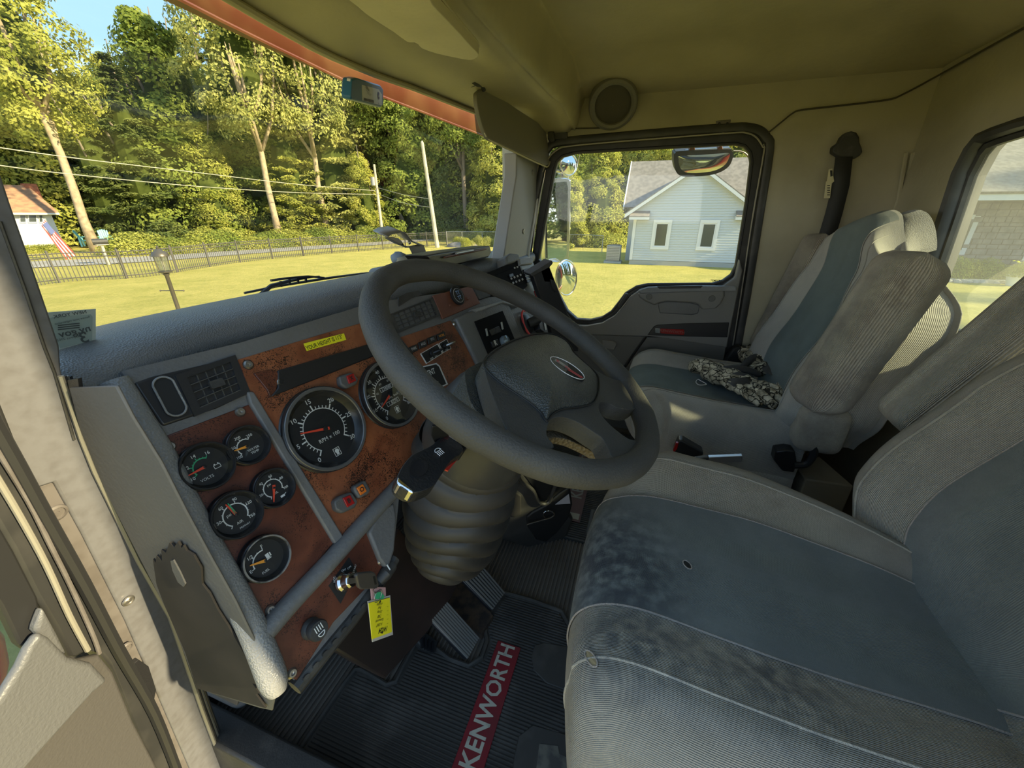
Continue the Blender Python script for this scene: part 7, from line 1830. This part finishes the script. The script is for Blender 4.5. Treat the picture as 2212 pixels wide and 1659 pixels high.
# windshield sticker (printed side faces out)
SP = frame(H(165, 710, pl_y(.60)), -4, -6)
t = thing('windshield_sticker', 'translucent inspection sticker at the lower driver corner of the windshield', 'sticker', H(165, 710, SP))
slab_b([(90, 676), (207, 667), (207, 741), (135, 757), (100, 756)], SP, .0006).build('film', mat('sticker_film', (.40, .46, .42), .5), t)
slab_b([(100, 690), (120, 684), (196, 679), (200, 684), (199, 736), (130, 752)], SP, .0006, .0004).build('print_area', mat('sticker_teal', (.27, .34, .31), .5), t)
b = B()
text_on(b, 'NEW YORK', SP, H(152, 679, SP, .001), .0052, mirror=True, off=0, bold=.01); text_on(b, 'ny.gov', SP, H(162, 716, SP, .0015), .0105, mirror=True, off=0, bold=.02, rot=2)
text_on(b, '3', SP, H(181, 730, SP, .0015), .018, mirror=True, off=0, bold=.01); text_on(b, 'Renew your registration', SP, H(157, 692, SP, .0015), .0030, mirror=True, off=0, rot=3, bold=.01)
text_on(b, 'expires 20020', SP, H(145, 731, SP, .0015), .0036, mirror=True, off=0)
for k in range(3): b.flat([H(x, y + k * 4.5, SP, .0012) for x, y in ((125, 702), (172, 697), (172, 699.5), (125, 704.5))])
b.build('lettering', mat('faded_ink', (.06, .075, .075), .6), t)
# wiper
WPn = frame(H(640, 610, pl_y(.84)), 0, -10)
t = thing('windshield_wiper', 'black wiper arm and blade resting at the foot of the windshield', 'wiper', H(600, 640, WPn))
B().tube([H(x, y, WPn) for x, y in ((528, 633), (600, 618), (700, 602), (780, 591), (812, 588))], [.0025, .003, .0035, .003, .002], 8).build('blade', 'rubber', t)
B().tube([H(x, y, WPn, .006) for x, y in ((540, 668), (560, 640), (585, 618), (620, 608), (660, 600), (690, 597))], [.006, .006, .005, .004, .003, .002], 8).build('arm', 'black', t)
for x, y in ((606, 611), (625, 607), (643, 604), (660, 601)): B().prism([H(x, y - 4, WPn, .01), H(x + 3, y - 4, WPn, .01), H(x + 4, y + 9, WPn, .01), H(x + 1, y + 9, WPn, .01)], (0, .004, 0)).build('bridge', 'black', t)
B().tube([H(x, y, WPn, .01) for x, y in ((585, 606), (620, 601), (665, 597), (700, 600))], .003, 6).build('frame', 'black', t)

# exterior mirrors (passenger side)
MX = 2.22
def mirror_plane(px, py, yaw): return frame(H(px, py, pl_x(MX)), yaw, 0)
t = thing('side_mirror', 'tall rectangular outside mirror with chrome edge by the passenger door glass', 'mirror', H(1208, 470, pl_x(MX)))
P = mirror_plane(1208, 470, -30)
fr = [(1184, 392), (1192, 386), (1222, 384), (1231, 390), (1233, 402), (1229, 552), (1224, 563), (1215, 567), (1185, 566), (1178, 560), (1179, 470)]
B().prism(smoothpoly(hpts(fr, P), 2, closed=True), P[1] * -.03).build('housing', 'chrome', t, bevel=.008, seg=3)
B().flat(hpts([(1183, 396), (1224, 392), (1227, 405), (1224, 550), (1218, 558), (1183, 558), (1181, 470)], P, .005)).build('mirror_glass', 'mirror', t)
B().tube([H(x, y, P, -.06) for x, y in ((1226, 380), (1230, 470), (1226, 572))], .006, 8).build('support_bar', 'chrome', t)
for (cx_, cy_, rx_, ry_, lb, yaw) in ((1228, 356, 17.5, 23.5, 'round convex mirror on top of the tall outside mirror', -30), (1223, 600, 22, 38, 'large round convex mirror below the tall outside mirror', -30)):
    t = thing('side_mirror', lb, 'mirror', H(cx_, cy_, pl_x(MX)))
    P = mirror_plane(cx_, cy_, yaw)
    rim = hpts([(cx_ + math.cos(a) * rx_, cy_ + math.sin(a) * ry_) for a in [2 * math.pi * k / 32 for k in range(32)]], P)
    c = sum(rim, V()) / 32
    B().tube(rim, .005, 8, closed=True).build('rim', 'chrome', t)
    B().grid(lambda u, v: c.lerp(rim[int(round(u * 32)) % 32], v) + P[1] * (.020 * (1 - v * v)), 32, 8, closeu=True).build('mirror_glass', 'mirror', t, smooth=180)
    B().grid(lambda u, v: c.lerp(rim[int(round(u * 32)) % 32], v) - P[1] * (.045 * (1 - v * v)), 32, 8, closeu=True).build('back_shell', 'chrome', t, smooth=180)
    B().tube([c - P[1] * .04, H(1222 if cy_ > 400 else 1215, 570 if cy_ > 400 else 382, pl_x(MX))], .007, 6).build('stem', 'steel', t)
t = thing('mirror_bracket', 'chrome bracket arms holding the tall outside mirror to the door', 'bracket', (XR + .06, .5, .7))
for z in (.62, 1.20): B().tube([V((XR + .05, .50, z)), V((MX, .47, z)), V((MX, .46, z + .02))], .009, 8).build('arm', 'chrome', t)
# look-down mirror above the door glass
t = thing('look_down_mirror', 'wide black framed convex mirror hung outside the top of the door window', 'mirror', H(1520, 350, pl_x(2.02)))
P = frame(H(1520, 350, pl_x(2.02)), -78, -22)
o_ = [(1456, 335), (1460, 330), (1470, 326), (1570, 322), (1580, 324), (1584, 332), (1582, 345), (1574, 360), (1556, 372), (1530, 379), (1490, 382), (1470, 380), (1460, 370), (1456, 352)]
B().prism(smoothpoly(hpts(o_, P), 3, closed=True), P[1] * -.05).build('housing', 'black_dusty', t, bevel=.012, seg=4)
i_ = smoothpoly(hpts([(1466, 343), (1470, 337), (1540, 333), (1574, 330), (1575, 340), (1566, 356), (1545, 368), (1515, 373), (1485, 373), (1472, 366), (1467, 355)], P, .002), 3, closed=True)
c = sum(i_, V()) / len(i_)
B().grid(lambda u, v: c.lerp(i_[int(round(u * len(i_))) % len(i_)], v) + P[1] * (.014 * (1 - v * v)), len(i_), 8, closeu=True).build('mirror_glass', 'mirror', t, smooth=180)
B().tube(hpts([(1462, 329), (1500, 325), (1575, 321)], P, -.01), .006, 8).build('chrome_edge', 'chrome', t)
for x in (1494, 1554): slab_b([(x - 6, 326), (x - 2, 318), (x + 6, 314), (x + 8, 324)], P, .02, .0).build('bracket', 'maroon', t, bevel=.002)
B().tube(smoothpoly([H(x, y, P, -.01) for x, y in ((1584, 326), (1600, 327), (1612, 333), (1622, 348))], 4), .003, 6).build('cable', 'goldline', t)
# red truck hood side: gives the mirrors the truck body to reflect
t = thing('truck_exterior', 'red painted truck body panels outside below the passenger door', 'truck', (XR + .1, -.4, -.6))
B().box((XR + .12, -.15, -.55), (.06, 1.5, 1.15)).build('door_skin', 'red_paint', t, bevel=.02)
B().box((XR + .10, -.60, 1.0), (.04, .40, 1.0)).build('rear_skin', 'red_paint', t, bevel=.02)
